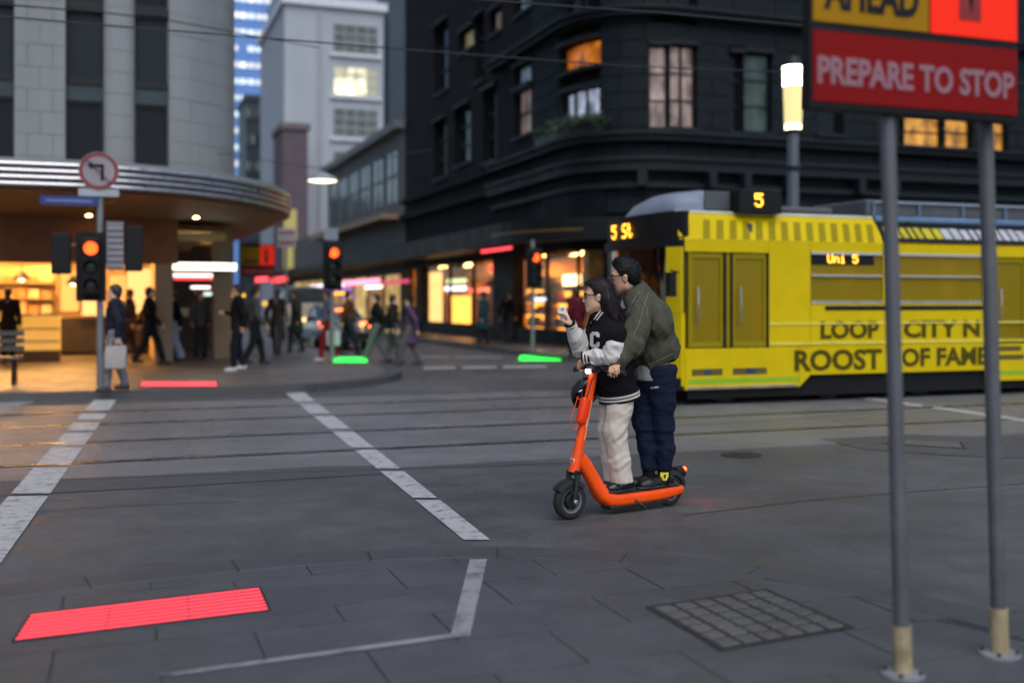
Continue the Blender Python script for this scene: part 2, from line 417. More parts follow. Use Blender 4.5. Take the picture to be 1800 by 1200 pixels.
def far_signal(px0, px1, py0, py1, m, z, label):
    q = [GA(px0,py1,z), GA(px1,py1,z), GA(px1-(2),py0,z), GA(px0+2,py0,z)]
    t = thing('ground_signal', label, 'signal panel', (*q[0], z))
    mb = MB(); mb.prism([lerp2(q,s,u) for s,u in ((-.02,-.1),(1.02,-.1),(1.02,1.1),(-.02,1.1))], z-.02, z+.004); part('housing', mb, m_dk, t)
    for i in range(4):
        mb = MB(); mb.prism([lerp2(q,s,u) for s,u in ((0,i/4+.02),(1,i/4+.02),(1,(i+1)/4-.02),(0,(i+1)/4-.02))], z, z+.008); part('light_bar', mb, m, t)
far_signal(247,382,671,679,m_led_red,.135,'thin glowing red light panel at the far kerb below the cafe')
far_signal(586,646,628,637,m_led_grn,.135,'small glowing green ground panel by the red trousers')
far_signal(912,986,625,634,m_led_grn,.02,'glowing green ground panel left of the woman with the phone')

# pit cover of inset bluestone in a metal frame
m_pit = asphalt('pit_stone', (.098,.096,.093), .5, .8, .3, .3, .5); m_rust = mat('rusted_frame', (.035,.03,.027), .7, .3, var=.3, vs=20)
t = thing('pit_cover', 'square pit cover with a grid of inset stones in the near footpath', 'pit cover', (*PIT_Q[0], .03))
mb = MB(); mb.prism([lerp2(PIT_Q,s,u) for s,u in ((-.035,-.035),(1.035,-.035),(1.035,1.035),(-.035,1.035))], .0, .034); part('frame', mb, m_rust, t)
for i in range(6):
    for j in range(6):
        mb = MB(); s0, s1 = i/6+.014, (i+1)/6-.014; u0, u1 = j/6+.014, (j+1)/6-.014
        mb.prism([lerp2(PIT_Q,s,u) for s,u in ((s0,u0),(s1,u0),(s1,u1),(s0,u1))], .02, .041+random.uniform(-.003,.002)); part('stone', mb, m_pit, t, bevel=.008)
def manhole(px, py, r, label, m):
    c = G(px,py); t = thing('manhole_cover', label, 'manhole cover', (c.x,c.y,0), uv=False)
    mb = MB(); mb.lathe([(r+.05,0),(r+.05,.009),(r,.009)], (c.x,c.y,0), 24); part('frame', mb, m_rust, t)
    mb = MB(); mb.lathe([(r-.012,0),(r-.012,.011),(.001,.0115)], (c.x,c.y,0), 24)
    for k in range(-3,4):
        hw = math.sqrt(max(.0, (r-.04)**2-(k*r/4)**2)); mb.box(c.x-hw,c.x+hw,c.y+k*r/4-.012,c.y+k*r/4+.012,.01,.016)
    part('lid', mb, m, t)
manhole(1303,800,.15,'small round iron cover in the road behind the scooter riders', m_rust)
mb = MB(); q = [GA(*p) for p in [(1550,781),(1700,790),(1690,778),(1580,773)]]
t = thing('manhole_cover', 'pale rectangular cover in the road between the sign poles', 'manhole cover', (*q[0],0))
mb.prism(q, 0, .010); part('frame', mb, m_rust, t)
mb = MB(); mb.prism([lerp2(q,s,u) for s,u in ((.05,.1),(.95,.1),(.95,.9),(.05,.9))], 0, .014); part('lid', mb, m_pit, t)

# far footpaths with kerbs
KZ = .13
def arc(c, ra, rb, t0, t1, n): return [Vector((c[0]+ra*math.cos(t0+(t1-t0)*i/n), c[1]+rb*math.sin(t0+(t1-t0)*i/n))) for i in range(n+1)]
lk = [Vector((-40,18.05)), Vector((-20,18.05)), Vector((-8,18.05))]+arc((1.7,23.0), 3.9, 4.95, -math.pi/2, 0, 14)+[Vector((5.6,30)), Vector((5.6,45)), Vector((5.6,140))]
fl = MB(); fl.prism([(p.x,p.y) for p in lk]+[(-40,140)], -.1, KZ); footl = struct('footpath_left', fl, m_pave_far)
rk = [Vector((10.7,140)), Vector((10.7,60)), Vector((10.7,40)), Vector((10.7,30))]+arc((13.4,27.2), 2.7, 2.7, math.pi, 1.5*math.pi, 10)+[Vector((24,24.5)), Vector((60,24.5))]
fr = MB(); fr.prism([(p.x,p.y) for p in rk]+[(60,140)], -.1, KZ); footr = struct('footpath_right', fr, m_pave_far)
def kerb(line, foot, lo, hi):
    ks = resample(line, .3); kin = offset(ks, -.3)
    out = offset(ks, .02)
    for i in range(0, len(ks)-4, 4):
        if not (lo(ks[i])): continue
        mb = MB(); o_ = [out[j] for j in range(i,i+5)]; n_ = [kin[j] for j in range(i,i+5)]
        t = (o_[-1]-o_[0]).normalized()*.006
        pl = [(p.x,p.y) for p in [o_[0]+t]+o_[1:-1]+[o_[-1]-t]]+[(p.x,p.y) for p in ([n_[0]+t]+n_[1:-1]+[n_[-1]-t])[::-1]]
        mb.prism(pl, -.02, KZ+.005+random.uniform(-.003,.003)); part('kerb_stone', mb, m_kerb, foot)
kerb(lk, footl, lambda p: p.x > -8 and p.y < 40, None)
kerb(rk, footr, lambda p: p.y < 60 and p.x < 22, None)

# ================================================================== LEFT CORNER BUILDING (pale stone, ribbed canopy, cafe below)
m_stone = mat('pale_stone', (.215,.23,.242), .75, var=.14, vs=1.2, bump=.25, bs=30, streak=True)
m_stone_d = mat('stone_backing', (.10,.10,.105), .8)
m_winglass = mat('dark_window_glass', (.006,.008,.011), .15, spec=.22, var=.2)
m_blind = mat('blue_blind', (.010,.016,.024), .5, spec=.2, var=.1)
m_spandrel = mat('teal_spandrel', (.030,.046,.056), .4, spec=.3, var=.15)
m_frame = mat('dark_frame', (.012,.013,.015), .45, spec=.25)
m_alu = mat('brushed_aluminium', (.52,.53,.56), .33, .85, var=.12, vs=6)
m_soffit = mat('brown_soffit', (.24,.125,.06), .6, var=.15)
m_brown = mat('brown_bulkhead', (.17,.07,.03), .6, var=.15)
m_fascia = mat('fascia_brown', (.12,.075,.06), .5, var=.1)
WB = 25.6
def bricks_along(path_fn, s0, s1, z0, z1, step, hgt, out, thick, gap, m, parent, name, holes=(), nseg=1, top_cut=None):
    z = z0; r = 0
    while z < z1-.05:
        zt = min(z+hgt, z1); s = s0-(step*.5 if r%2 else 0)
        while s < s1-.01:
            e = min(s+step, s1); b_ = max(s, s0)
            spans = [(b_, e)] if e-b_ > .04 else []
            for (h0,h1,g0,g1) in holes:
                nw = []
                for (p,q) in spans:
                    if zt <= g0+.02 or z >= g1-.02 or q <= h0 or p >= h1: nw.append((p,q)); continue
                    if p < h0-.04: nw.append((p,h0))
                    if q > h1+.04: nw.append((h1,q))
                spans = nw
            for (p,q) in spans:
                mb = MB(); ns = max(1, nseg); k = random.uniform(-.006,.006)
                fo = [path_fn(p+gap+(q-p-2*gap)*i/ns, out+k) for i in range(ns+1)]; bo = [path_fn(p+gap+(q-p-2*gap)*i/ns, out-thick) for i in range(ns+1)]
                mb.prism([tuple(x) for x in fo]+[tuple(x) for x in bo[::-1]], z+gap, zt-gap)
                part(name, mb, m, parent)
            s = e
        z = zt; r += 1

lb = thing('corner_building', 'pale stone corner building with a ribbed metal canopy over the cafe', 'building', (-4,WB,0))
A = [apx(p, WB) for p in (-60,25,115,182,237,298,345)]
# upper walls behind the stonework
mb = MB(); mb.box(-24,A[0],WB+.35,WB+8,3.4,18); mb.box(A[0],A[5]+.3,WB+.35,WB+8,3.4,18); part('wall', mb, m_stone_d, lb)
CR = 2.2; ce = 2.72; cc = (ce-CR, WB+CR)                     # rounded corner
def lpath(s, o):                                            # s along the front, then round the corner, o outwards
    L0 = cc[0]
    if s <= L0: return Vector((s, WB-o))
    q = (s-L0)/CR
    if q <= math.pi/2: return Vector((cc[0]+(CR+o)*math.sin(q), cc[1]-(CR+o)*math.cos(q)))
    return Vector((ce+o, cc[1]+(s-L0-CR*math.pi/2)))
mb = MB(); pl = [lpath(s,-.2) for s in np.linspace(A[5]+.1, cc[0]+CR*math.pi/2+6, 26)]
mb.prism([tuple(p) for p in pl]+[(A[5]+.1, pl[-1].y)], 3.4, 18); part('corner_core', mb, m_stone_d, lb, smooth=True)
ch = .485
bricks_along(lpath, A[5], cc[0]+CR*math.pi/2+1.5, 4.2, 14, 1.05, ch, 0, .2, .004, m_stone, lb, 'stone_block', nseg=5)
bricks_along(lpath, A[1], A[2], 4.2, 14, (A[2]-A[1])/2+.001, ch, .02, .34, .004, m_stone, lb, 'stone_block')
def halfround(a0, a1, z0, z1):
    n = 10; c = (a0+a1)/2; r = (a1-a0)/2
    return [(c-r*math.cos(math.pi*i/n), WB+.1-r*.55*math.sin(math.pi*i/n)) for i in range(n+1)]
for (i0,i1) in ((3,4),(1,1)):
    z = 4.2
    while z < 14:
        if i0 != i1:
            mb = MB(); pl = halfround(A[3],A[4],0,0); mb.prism(pl+[(A[4],WB+.36),(A[3],WB+.36)], z+.004, z+ch-.004); part('column_drum', mb, m_stone, lb, smooth=True)
        z += ch
bricks_along(lpath, -14, A[0], 4.2, 14, 1.2, ch, .02, .34, .004, m_stone, lb, 'stone_block')
bays = ((A[0],A[1]),(A[2],A[3]),(A[4],A[5]))
for n_, (a0,a1) in enumerate(bays):
    for lvl in range(2):
        zb = 4.55+lvl*3.6
        wn = MB(); wn.box(a0,a1,WB+.27,WB+.33,zb,zb+1.42); wo_ = part('window', wn, m_winglass, lb)
        mb = MB(); zt = zb+1.42
        mb.box(a0,a0+.06,WB+.2,WB+.27,zb,zt); mb.box(a1-.06,a1,WB+.2,WB+.27,zb,zt); mb.box(a0+.06,a1-.06,WB+.2,WB+.27,zt-.07,zt); mb.box(a0+.06,a1-.06,WB+.2,WB+.27,zb,zb+.07)
        part('frame', mb, m_frame, wo_)
        mb = MB(); mb.box(a0,a1,WB+.16,WB+.33,zt,zt+.36); part('spandrel_panel', mb, m_spandrel, lb)
        mb = MB(); mb.box(a0,a1,WB+.12,WB+.33,zt+.36,zt+.5); part('sill', mb, m_frame, lb)
        mb = MB(); mb.box(a0+.04,a1-.04,WB+.25,WB+.33,zt+.5,zt+2.0); part('window', mb, m_blind, lb)
        mb = MB(); mb.box(a0,a1,WB+.1,WB+.33,zt+2.0,zt+2.18); part('sill', mb, m_frame, lb)
# canopy with aluminium ribs
EC = (-.9, 25.3); EA, EB = 4.5, 6.0
edge = [Vector((-26, EC[1]-EB)), Vector((-12, EC[1]-EB)), Vector((-5, EC[1]-EB)), Vector((-2.5, EC[1]-EB))]+arc(EC, EA, EB, -math.pi/2, 0, 28)+[Vector((EC[0]+EA, 34))]
cn = MB(); cn.prism([(p.x,p.y) for p in edge]+[(ce-.3,34),(ce-.3,WB+2),(cc[0],WB+.3),(-26,WB+.3)], 3.42, 3.80); canopy = part('canopy', cn, m_fascia, lb)
sf = MB(); ine = offset(edge, -.25); sf.prism([(p.x,p.y) for p in ine]+[(ce-.3,34),(ce-.3,WB+2),(cc[0],WB+.3),(-26,WB+.3)], 3.38, 3.417); part('soffit', sf, m_soffit, canopy)
for i in range(4):
    oe = offset(edge, .03+.015*(i%2)); mb = MB(); mb.tube([(p.x,p.y,3.45+i*.108) for p in oe], .038, 8); part('rib', mb, m_alu, canopy, smooth=True)
tp = MB(); oe = offset(edge, .06); ie = offset(edge, -.4); tp.prism([(p.x,p.y) for p in oe]+[(p.x,p.y) for p in ie[::-1]], 3.80, 3.87); part('coping', tp, m_stone, canopy)
m_dl = glow('added_warm_light', (1,.55,.20), 60)
for a, b in ((-3.0,24.9),(1.6,24.7),(-5.6,24.9),(-.6,24.9)):
    mb = MB(); mb.lathe([(.05,3.366),(.05,3.385)], (a,b,0), 12); part('added_downlight', mb, m_dl, canopy)  # lamps added to warm the soffit and footpath, not known fittings
# ground floor: bulkhead, piers, open shopfront, room behind
a_end = apx(272, WB)
mb = MB(); mb.box(-26,a_end+.5,WB,WB+.3,2.38,3.40); part('bulkhead', mb, m_brown, lb)
m_pier = mat('tan_pier', (.30,.20,.12), .5, var=.12)
mb = MB(); mb.box(a_end,apx(304,WB),WB,WB+.5,KZ,2.38); part('pier', mb, m_pier, lb, bevel=.02)
mb = MB(); mb.box(-7.2,-6.8,WB,WB+.4,KZ,2.38); part('pier', mb, m_pier, lb, bevel=.02)
m_cream = mat('cream_wall', (.66,.48,.26), .7, var=.1)
m_ceil = mat('shop_ceiling', (.5,.4,.28), .8, var=.05)
mb = MB(); mb.box(-16,1.9,33.4,33.6,KZ,3.3); mb.box(-16,-15.8,WB+.4,33.4,KZ,3.3); mb.box(a_end+.02,a_end+.12,WB+.5,33.4,KZ,3.3); part('shop_wall', mb, m_cream, lb)
mb = MB(); mb.box(-16,1.9,WB+.3,33.4,3.0,3.1); part('shop_ceiling', mb, m_ceil, lb)
m_warm = glow('warm_tube', (1,.48,.13), 125)
for i, (a, b) in enumerate(((-8.5,28),(-5.5,28),(-2.5,28),(-.8,28),(-7,31.5),(-4,31.5),(-1.5,31.5),(-2.8,29.6))):
    mb = MB(); mb.box(a-.5,a+.5,b-.07,b+.07,2.94,2.99); part('ceiling_light', mb, m_warm, lb)
# slatted lit ceiling over the corner entrance
m_slat = mat('cream_slat', (.55,.45,.22), .5, var=.1)
ea0, ea1 = apx(300,26.0), apx(445,26.6)
mb = MB(); mb.box(ea0,ce-.4,WB+.5,33,3.2,3.3); part('entrance_ceiling', mb, m_brown, lb)
for i in range(6):
    bb = 26.1+i*.62; mb = MB(); mb.box(ea0,min(ea1,ce-.35),bb,bb+.12,2.98,3.12); part('ceiling_slat', mb, m_slat, lb)
m_yel = glow('yellow_cove', (1,.74,.26), 9.0)
mb = MB(); mb.box(ea0+.1,ce-.6,27.6,27.7,3.14,3.18); part('cove_light', mb, m_yel, lb)
mb = MB(); mb.box(ea0+.1,ce-.6,29.4,29.5,3.14,3.18); part('cove_light', mb, m_yel, lb)
m_int = mat('dim_interior', (.06,.05,.04), .7)
mb = MB(); mb.box(ea0,ce,33.0,33.2,KZ,3.3); part('entrance_wall', mb, m_int, lb)
mb = MB(); mb.box(ce-.55,ce-.1,27.3,27.75,KZ,3.4); part('pier', mb, m_pier, lb, bevel=.02)

# cafe fittings
m_box = glow('lit_menu', (.95,.45,.11), .8); m_boxp = glow('lit_menu_pale', (1,.58,.20), .85)
CB = 30.6
def on(px, py, b): a = apx(px,b); return a, zpy(py,a,b)
mb_list = [(105,140,472,548,0),(143,186,470,556,1),(190,228,482,553,0),(222,270,470,552,1)]
for n_, (p0,p1,y0,y1,k) in enumerate(mb_list):
    bb = 30.3-.12*n_ if n_ < 3 else 29.6
    a0, z1 = on(p0,y0,bb); a1, z0 = on(p1,y1,bb)
    t = thing('menu_board', ('leftmost lit amber menu board above the cafe counter','second lit menu board from the left above the cafe counter','third lit menu board above the cafe counter, hung lower','rightmost and palest lit menu board above the cafe counter')[n_], 'menu board', ((a0+a1)/2,bb,z0), 'menu boards in the cafe')
    mb = MB(); mb.box(a0,a1,bb,bb+.05,z0,z1); part('frame', mb, m_frame, t)
    mb = MB(); mb.box(a0+.02,a1-.02,bb-.015,bb,z0+.02,z1-.02); part('panel', mb, m_boxp if k else m_box, t)
    for e in (a0+.1,a1-.1): mb = MB(); mb.tube([(e,bb+.02,z1),(e,bb+.02,2.99)], .008, 5); part('hanger', mb, m_frame, t)
m_counter = mat('dark_counter', (.035,.030,.027), .4, var=.15); m_top = mat('counter_top', (.35,.24,.13), .35)
a0, a1 = apx(106,CB), apx(264,CB)
t = thing('cafe_counter', 'long dark service counter inside the cafe', 'counter', ((a0+a1)/2,CB,KZ))
mb = MB(); mb.box(a0,a1,CB,CB+.6,KZ+.08,1.08); part('front', mb, m_counter, t)
mb = MB(); mb.box(a0+.04,a1-.04,CB+.05,CB+.6,KZ,KZ+.08); part('plinth', mb, m_dk, t)
mb = MB(); mb.box(a0-.04,a1+.04,CB-.05,CB+.65,1.08,1.13); part('worktop', mb, m_top, t, bevel=.01)
goods = [(.85,.35,.1),(.6,.2,.08),(.75,.55,.25),(.4,.15,.08),(.8,.7,.5),(.3,.35,.12)]
for i, c in enumerate(goods):
    a = a0+.5+i*.62; mb = MB(); mb.box(a,a+.3+.03*(i%3),CB+.1,CB+.4,1.13,1.25+.06*(i%3)); mb.box(a+.02,a+.26,CB+.12,CB+.38,1.25+.06*(i%3),1.29+.06*(i%3))
    solo('food_tray', mb, mat('food%d'%i, c, .6), ('%s food tray on the cafe counter, %s from its left end' % (('orange','red-brown','tan','brown','cream','olive')[i], ('first','second','third','fourth','fifth','sixth')[i])), 'food tray', (a,CB+.1,1.13), 'food trays on the cafe counter', bevel=.02)
# bakery case and shelves at the left edge
DB = 27.4
d0, d1 = apx(-60,DB), apx(104,DB)
t = thing('display_case', 'amber lit display case at the left end of the cafe', 'display case', ((d0+d1)/2,DB,KZ))
mb = MB(); mb.box(d0,d1,DB,DB+.7,KZ,KZ+.25); part('base', mb, mat('orange_brown', (.22,.09,.03), .5), t)
mb = MB(); mb.box(d0,d1,DB+.5,DB+.7,KZ+.25,1.2); part('back', mb, mat('amber_panel', (.75,.42,.08), .5, em=(1,.5,.08), es=.35), t)
for k in range(2):
    mb = MB(); mb.box(d0,d1,DB+.05,DB+.5,KZ+.45+.3*k,KZ+.48+.3*k); part('shelf', mb, m_top, t)
mb = MB(); mb.box(d0,d1,DB,DB+.72,1.2,1.25); part('worktop', mb, m_top, t)
mb = MB(); mb.box(d0,d1,DB,DB+.012,KZ+.27,1.19); part('glass_front', mb, glass('case_glass', (.95,.93,.88), .1), t)
SB = 31.8; s0_, s1_ = apx(-50,SB), apx(100,SB)
t = thing('wall_shelf', 'open back shelves of pastries under a warm lamp in the cafe', 'shelf', ((s0_+s1_)/2,SB,KZ))
mb = MB(); mb.box(s0_,s1_,SB+.4,SB+.45,KZ,2.5); part('back', mb, m_cream, t)
for k in range(4):
    mb = MB(); mb.box(s0_,s1_,SB,SB+.4,.75+.42*k,.79+.42*k); part('shelf', mb, m_top, t)
for e in (s0_,s1_-.05): mb = MB(); mb.box(e,e+.05,SB,SB+.4,KZ,2.5); part('upright', mb, m_top, t)
ORD = ('first','second','third','fourth','fifth','sixth','seventh','eighth','ninth','tenth','eleventh','twelfth')
cols = [(.9,.55,.3),(.7,.3,.1),(.85,.7,.45),(.55,.3,.12)]
for k in range(4):
    for i in range(6):
        a = s0_+.12+i*(s1_-s0_-.2)/6; hh = random.uniform(.12,.28); mb = MB(); ww = (s1_-s0_)/6*.75
        mb.box(a,a+ww,SB+.05,SB+.35,.79+.42*k,.79+.42*k+hh); mb.box(a+.02,a+ww-.02,SB+.07,SB+.33,.79+.42*k+hh,.79+.42*k+hh+.03)
        solo('pastry_box', mb, mat('pastry%d'%((i+k)%4), cols[(i+k)%4], .6), '%s box, %s from left on the %s cafe back shelf' % (('peach','rust','tan','brown')[(i+k)%4], ORD[i], ('lowest','second','third','top')[k]), 'box', (a,SB+.05,.79+.42*k), 'boxes on the cafe back shelves')
def pendant(a, b, z, label, r=.22):
    t = thing('pendant_lamp', label, 'lamp', (a,b,z), 'pendant lamps in the cafe')
    mb = MB(); mb.lathe([(.03,.22),(.05,.2),(r*.7,.1),(r,0),(r-.01,0),(r*.68,.09),(.04,.185)], (a,b,z), 18); part('shade', mb, m_frame, t, smooth=True)
    mb = MB(); mb.ell((a,b,z+.05), (.07,.07,.07)); part('bulb', mb, glow('warm_bulb', (1,.6,.25), 30), t, smooth=True)
    mb = MB(); mb.tube([(a,b,z+.2),(a,b,3.0)], .008, 5); part('cord', mb, m_frame, t)
a, z = on(38,492,28.2); pendant(a,28.2,z,'glowing pendant lamp at the far left of the cafe')
a, z = on(128,500,29.0); pendant(a,29.0,z,'glowing pendant lamp near the cafe menu boards', .18)

# signs over the corner entrance
def lightbox(name, label, px0, px1, py0, py1, b, m, depth=.12, mframe=None, text=None, tm=None, cat='sign', tx=0, ts=.8, hang=None):
    a0, z1 = on(px0,py0,b); a1, z0 = on(px1,py1,b)
    t = thing(name, label, cat, ((a0+a1)/2,b,z0))
    mb = MB(); mb.box(a0,a1,b,b+depth,z0,z1); part('case', mb, mframe or m_frame, t)
    mb = MB(); mb.box(a0+.01,a1-.01,b-.012,b,z0+.01,z1-.01); part('panel', mb, m, t)
    if text:
        mb = MB(); mb.add(*place(text_mb(text,(z1-z0)*ts,.006,.004), ((a0+a1)/2+tx*(a1-a0),b-.016,(z0+z1)/2), (1,0,0), (0,0,1))); part('lettering', mb, tm or m_frame, t)
    if hang:
        for e in (a0+.1,a1-.1): mb = MB(); mb.tube([(e,b+depth/2,z1),(e,b+depth/2,hang)], .012, 6); part('hanger', mb, m_frame, t)
    return t
m_wl = glow('white_lightbox', (1,.95,.74), 2.4); m_rl = glow('red_lightbox', (1,.05,.06), 1.6); m_pw = glow('pink_white_light', (1,.72,.66), 2.0)
m_ledamber = glow('amber_led', (1,.42,.03), 3.2)
lightbox('hanging_sign','bright white light box numbered 22 over the corner entrance',303,416,461,476,26.9,m_wl,text='22',tx=.40,ts=.85,hang=2.98)
lightbox('hanging_sign','white and red light sign directly under the numbered white light box',304,380,480,488,27.6,m_pw,hang=2.98)
lightbox('hanging_sign','thin red light strip under the white and red light sign',305,382,488.5,493,27.62,m_rl,depth=.08,hang=2.98)
lightbox('hanging_sign','small pink-white light sign inside the corner entrance',335,370,502,508,30,m_pw,hang=3.1)
lightbox('hanging_sign','small olive yellow light sign inside the corner entrance',372,402,502,507,30.2,glow('olive_light',(.75,.55,.03),.8),hang=3.1)
lightbox('hanging_sign','pale mint light sign low inside the corner entrance',345,382,513,520,31,glow('mint_light',(.75,1,.85),.9),hang=3.1)
lightbox('hanging_sign','thin amber light sign low in the corner entrance',388,432,516,522,31.2,glow('amber_light',(1,.5,.04),1.2),hang=3.1)

# ================================================================== DARK CORNER BUILDING on the right
m_char = mat('charcoal_stone', (.0085,.0125,.0165), .7, spec=.15, var=.25, vs=1.5, bump=.35, bs=18)
m_char2 = mat('charcoal_brick', (.0095,.0095,.0105), .8, spec=.12, var=.3, vs=2.5, bump=.4, bs=14)
m_moul = mat('charcoal_moulding', (.011,.0155,.020), .6, spec=.2, var=.2)
m_black = mat('black_paint', (.008,.008,.009), .55, spec=.2)
RA, RB, RR = 13.3, 29.0, 2.5
def rpath(s, o):                                            # s=0 where the corner begins; negative down the lane
    c = (RA+RR, RB+RR)
    if s <= 0: return Vector((RA-o, c[1]-s))
    q = s/RR
    if q <= math.pi/2: return Vector((c[0]-(RR+o)*math.cos(q), c[1]-(RR+o)*math.sin(q)))
    return Vector((c[0]+s-RR*math.pi/2, RB-o))
SS = np.linspace(-21, 20, 1641); SP = []
for s in SS:
    p = rpath(s, .0); q = W(p.x,p.y); SP.append(CX+F*q.x/q.y)
def spx(px): return float(np.interp(px, SP, SS))
def zs(py, s): p = rpath(s,0); return zpy(py,p.x,p.y)
db = thing('dark_corner_building', 'charcoal stone corner building with lit windows above dark awnings', 'building', (RA+3,RB+3,0))
def ring(s0, s1, o0, o1, z0, z1, n=None):
    n = n or max(2, int((s1-s0)/.35)); S = np.linspace(s0, s1, n+1)
    f = [rpath(s,o1) for s in S]; b = [rpath(s,o0) for s in S]; m = MB()
    vs = [(p.x,p.y,z) for z in (z0,z1) for p in f]+[(p.x,p.y,z) for z in (z0,z1) for p in b]; k = n+1; fs = []
    for i in range(n):
        fs += [(i,i+1,k+i+1,k+i),(2*k+i+1,2*k+i,3*k+i,3*k+i+1),(k+i,k+i+1,3*k+i+1,3*k+i),(i+1,i,2*k+i,2*k+i+1)]
    fs += [(0,k,3*k,2*k),(k-1,3*k-1,4*k-1,2*k-1)]
    return m.add(vs, fs)
wins = []
def dwin(p0, p1, y0, y1, m, cols=1, rows=1, arch=False):
    s0, s1 = spx(p0), spx(p1); sm = (s0+s1)/2; z1, z0 = zs(y0,sm), zs(y1,sm); wins.append((s0-.06,s1+.06,z0-.06,z1+.06,m,cols,rows))
def lit(n, c, s): return mat('lit_'+n, tuple(x*.5 for x in c), .35, var=.45, vs=3, em=c, es=s)
m_or = room('lit_orange_room', (.75,.20,.012), .26); m_wb = room('lit_white_blind', (.50,.56,.74), .26); m_pk = room('lit_pink_room', (.46,.34,.31), .20)
m_tl = room('lit_teal_room', (.06,.10,.095), .16); m_am = room('lit_amber_office', (.8,.36,.06), .30); m_yw = room('lit_yellow_room', (.50,.45,.22), .12); m_bl = room('lit_blue_room', (.25,.36,.5), .12); m_pd = room('lit_dim_rose', (.34,.24,.22), .15)
dwin(985,1052,80,118,m_or,1,1); dwin(988,1050,162,206,m_wb,3,1); dwin(985,1052,-60,40,m_winglass,2,2)
dwin(905,932,118,151,m_bl); dwin(905,932,160,235,m_pd,1,2); dwin(905,932,-20,18,m_bl,1,2)
dwin(1146,1173,84,220,m_pk,1,3); dwin(1182,1222,84,220,m_pk,2,3); dwin(1146,1222,-60,10,m_winglass,2,1)
dwin(1286,1303,98,228,m_winglass,1,3); dwin(1312,1354,98,228,m_tl,1,3)
dwin(1440,1480,100,232,m_winglass,1,3)
dwin(1560,1594,205,262,m_winglass,1,2); dwin(1597,1656,205,258,m_am,1,2); dwin(1665,1708,205,260,m_am,1,2); dwin(1733,1770,205,262,m_am,1,2)
dwin(808,832,55,86,m_yw); dwin(862,880,20,55,m_pd)
dwin(764,786,45,160,m_winglass,1,3); dwin(800,826,190,285,m_winglass,1,3); dwin(850,872,160,280,m_winglass,1,3); dwin(764,784,215,310,m_winglass,1,3); dwin(836,850,30,140,m_winglass,1,3)
# solid core set back; facing built up round the openings
mb = ring(-20.5, 20, -6, -.32, 3.2, 17); part('core_wall', mb, m_char2, db)
def face_plain(s0, s1, z0, z1, holes, m, name, out=0):
    zs_ = sorted({z0,z1}|{min(max(h[k],z0),z1) for h in holes for k in (2,3) if h[0] < s1 and h[1] > s0})
    for i in range(len(zs_)-1):
        za, zb = zs_[i], zs_[i+1]
        if zb-za < .02: continue
        cuts = sorted([(max(h[0],s0),min(h[1],s1)) for h in holes if h[2] < zb-.01 and h[3] > za+.01 and h[0] < s1 and h[1] > s0])
        cur = s0
        for (c0,c1) in cuts+[(s1,s1)]:
            if c0-cur > .03: part(name, ring(cur,c0,-.32,out,za,zb), m, db)
            cur = max(cur,c1)
sA, sB = spx(935), spx(1800)+1
face_plain(-20.5, sA, 4.2, 17, wins, m_char2, 'wall')
bricks_along(rpath, sA, sB, 4.2, 12.6, 1.5, .52, 0, .32, .012, m_char, db, 'stone_block', holes=[w_[:4] for w_ in wins], nseg=4)
face_plain(sA, sB, 12.6, 17, [], m_char, 'wall')
for (s0,s1,z0,z1,m,cols,rows) in wins:
    o = part('window', ring(s0,s1,-.31,-.27,z0,z1,3), m, db)
    fr_ = MB()
    for k in range(cols+1):
        s = s0+(s1-s0)*k/cols; e = ring(max(s0,s-.035),min(s1,s+.035),-.27,-.18,z0,z1,1); fr_.add(e.v,e.f)
    for k in range(rows+1):
        z = z0+(z1-z0)*k/rows; e = ring(s0,s1,-.265,-.20,max(z0,z-.03),min(z1,z+.03),3); fr_.add(e.v,e.f)
    part('frame', fr_, m_frame, o)
    part('sill', ring(s0-.08,s1+.08,-.2,.1,z0-.12,z0-.005,3), m_moul, o)
    part('hood', ring(s0-.05,s1+.05,-.1,.14,z1+.01,z1+.14,3), m_moul, o)
for (z, h, o) in ((6.35,.16,.32),(6.52,.1,.45),(5.45,.3,.35),(5.75,.12,.45),(4.95,.14,.2),(10.1,.16,.35),(10.26,.1,.48)):
    part('cornice', ring(spx(870), sB, -.1, o, z, z+h), m_moul, db)
for (z, h, o) in ((6.3,.2,.3),(5.5,.25,.35)):
    part('cornice', ring(-20.4, spx(870)-.01, -.1, o, z, z+h), m_char2, db)
for p in (1128,1240,1300,1375,1500,1560):                    # brackets under the cornice
    s = spx(p); part('bracket', ring(s-.12,s+.12,.0,.5,4.97,5.44,1), m_moul, db)
for k in range(11):                                         # louvred vent
    part('louvre_blade', ring(spx(955),spx(1066),.0,.1,4.12+k*.075,4.16+k*.075), m_moul, db)
part('awning', ring(-20.5, sB, -.1, 2.3, 3.42, 3.86), m_black, db)
part('awning_edge', ring(-20.5, sB, 2.30, 2.36, 3.28, 3.92), m_black, db)
part('awning_band', ring(spx(985), spx(1075), 2.36, 2.37, 3.55, 3.62), mat('olive_strip', (.10,.06,.01), .5), db)
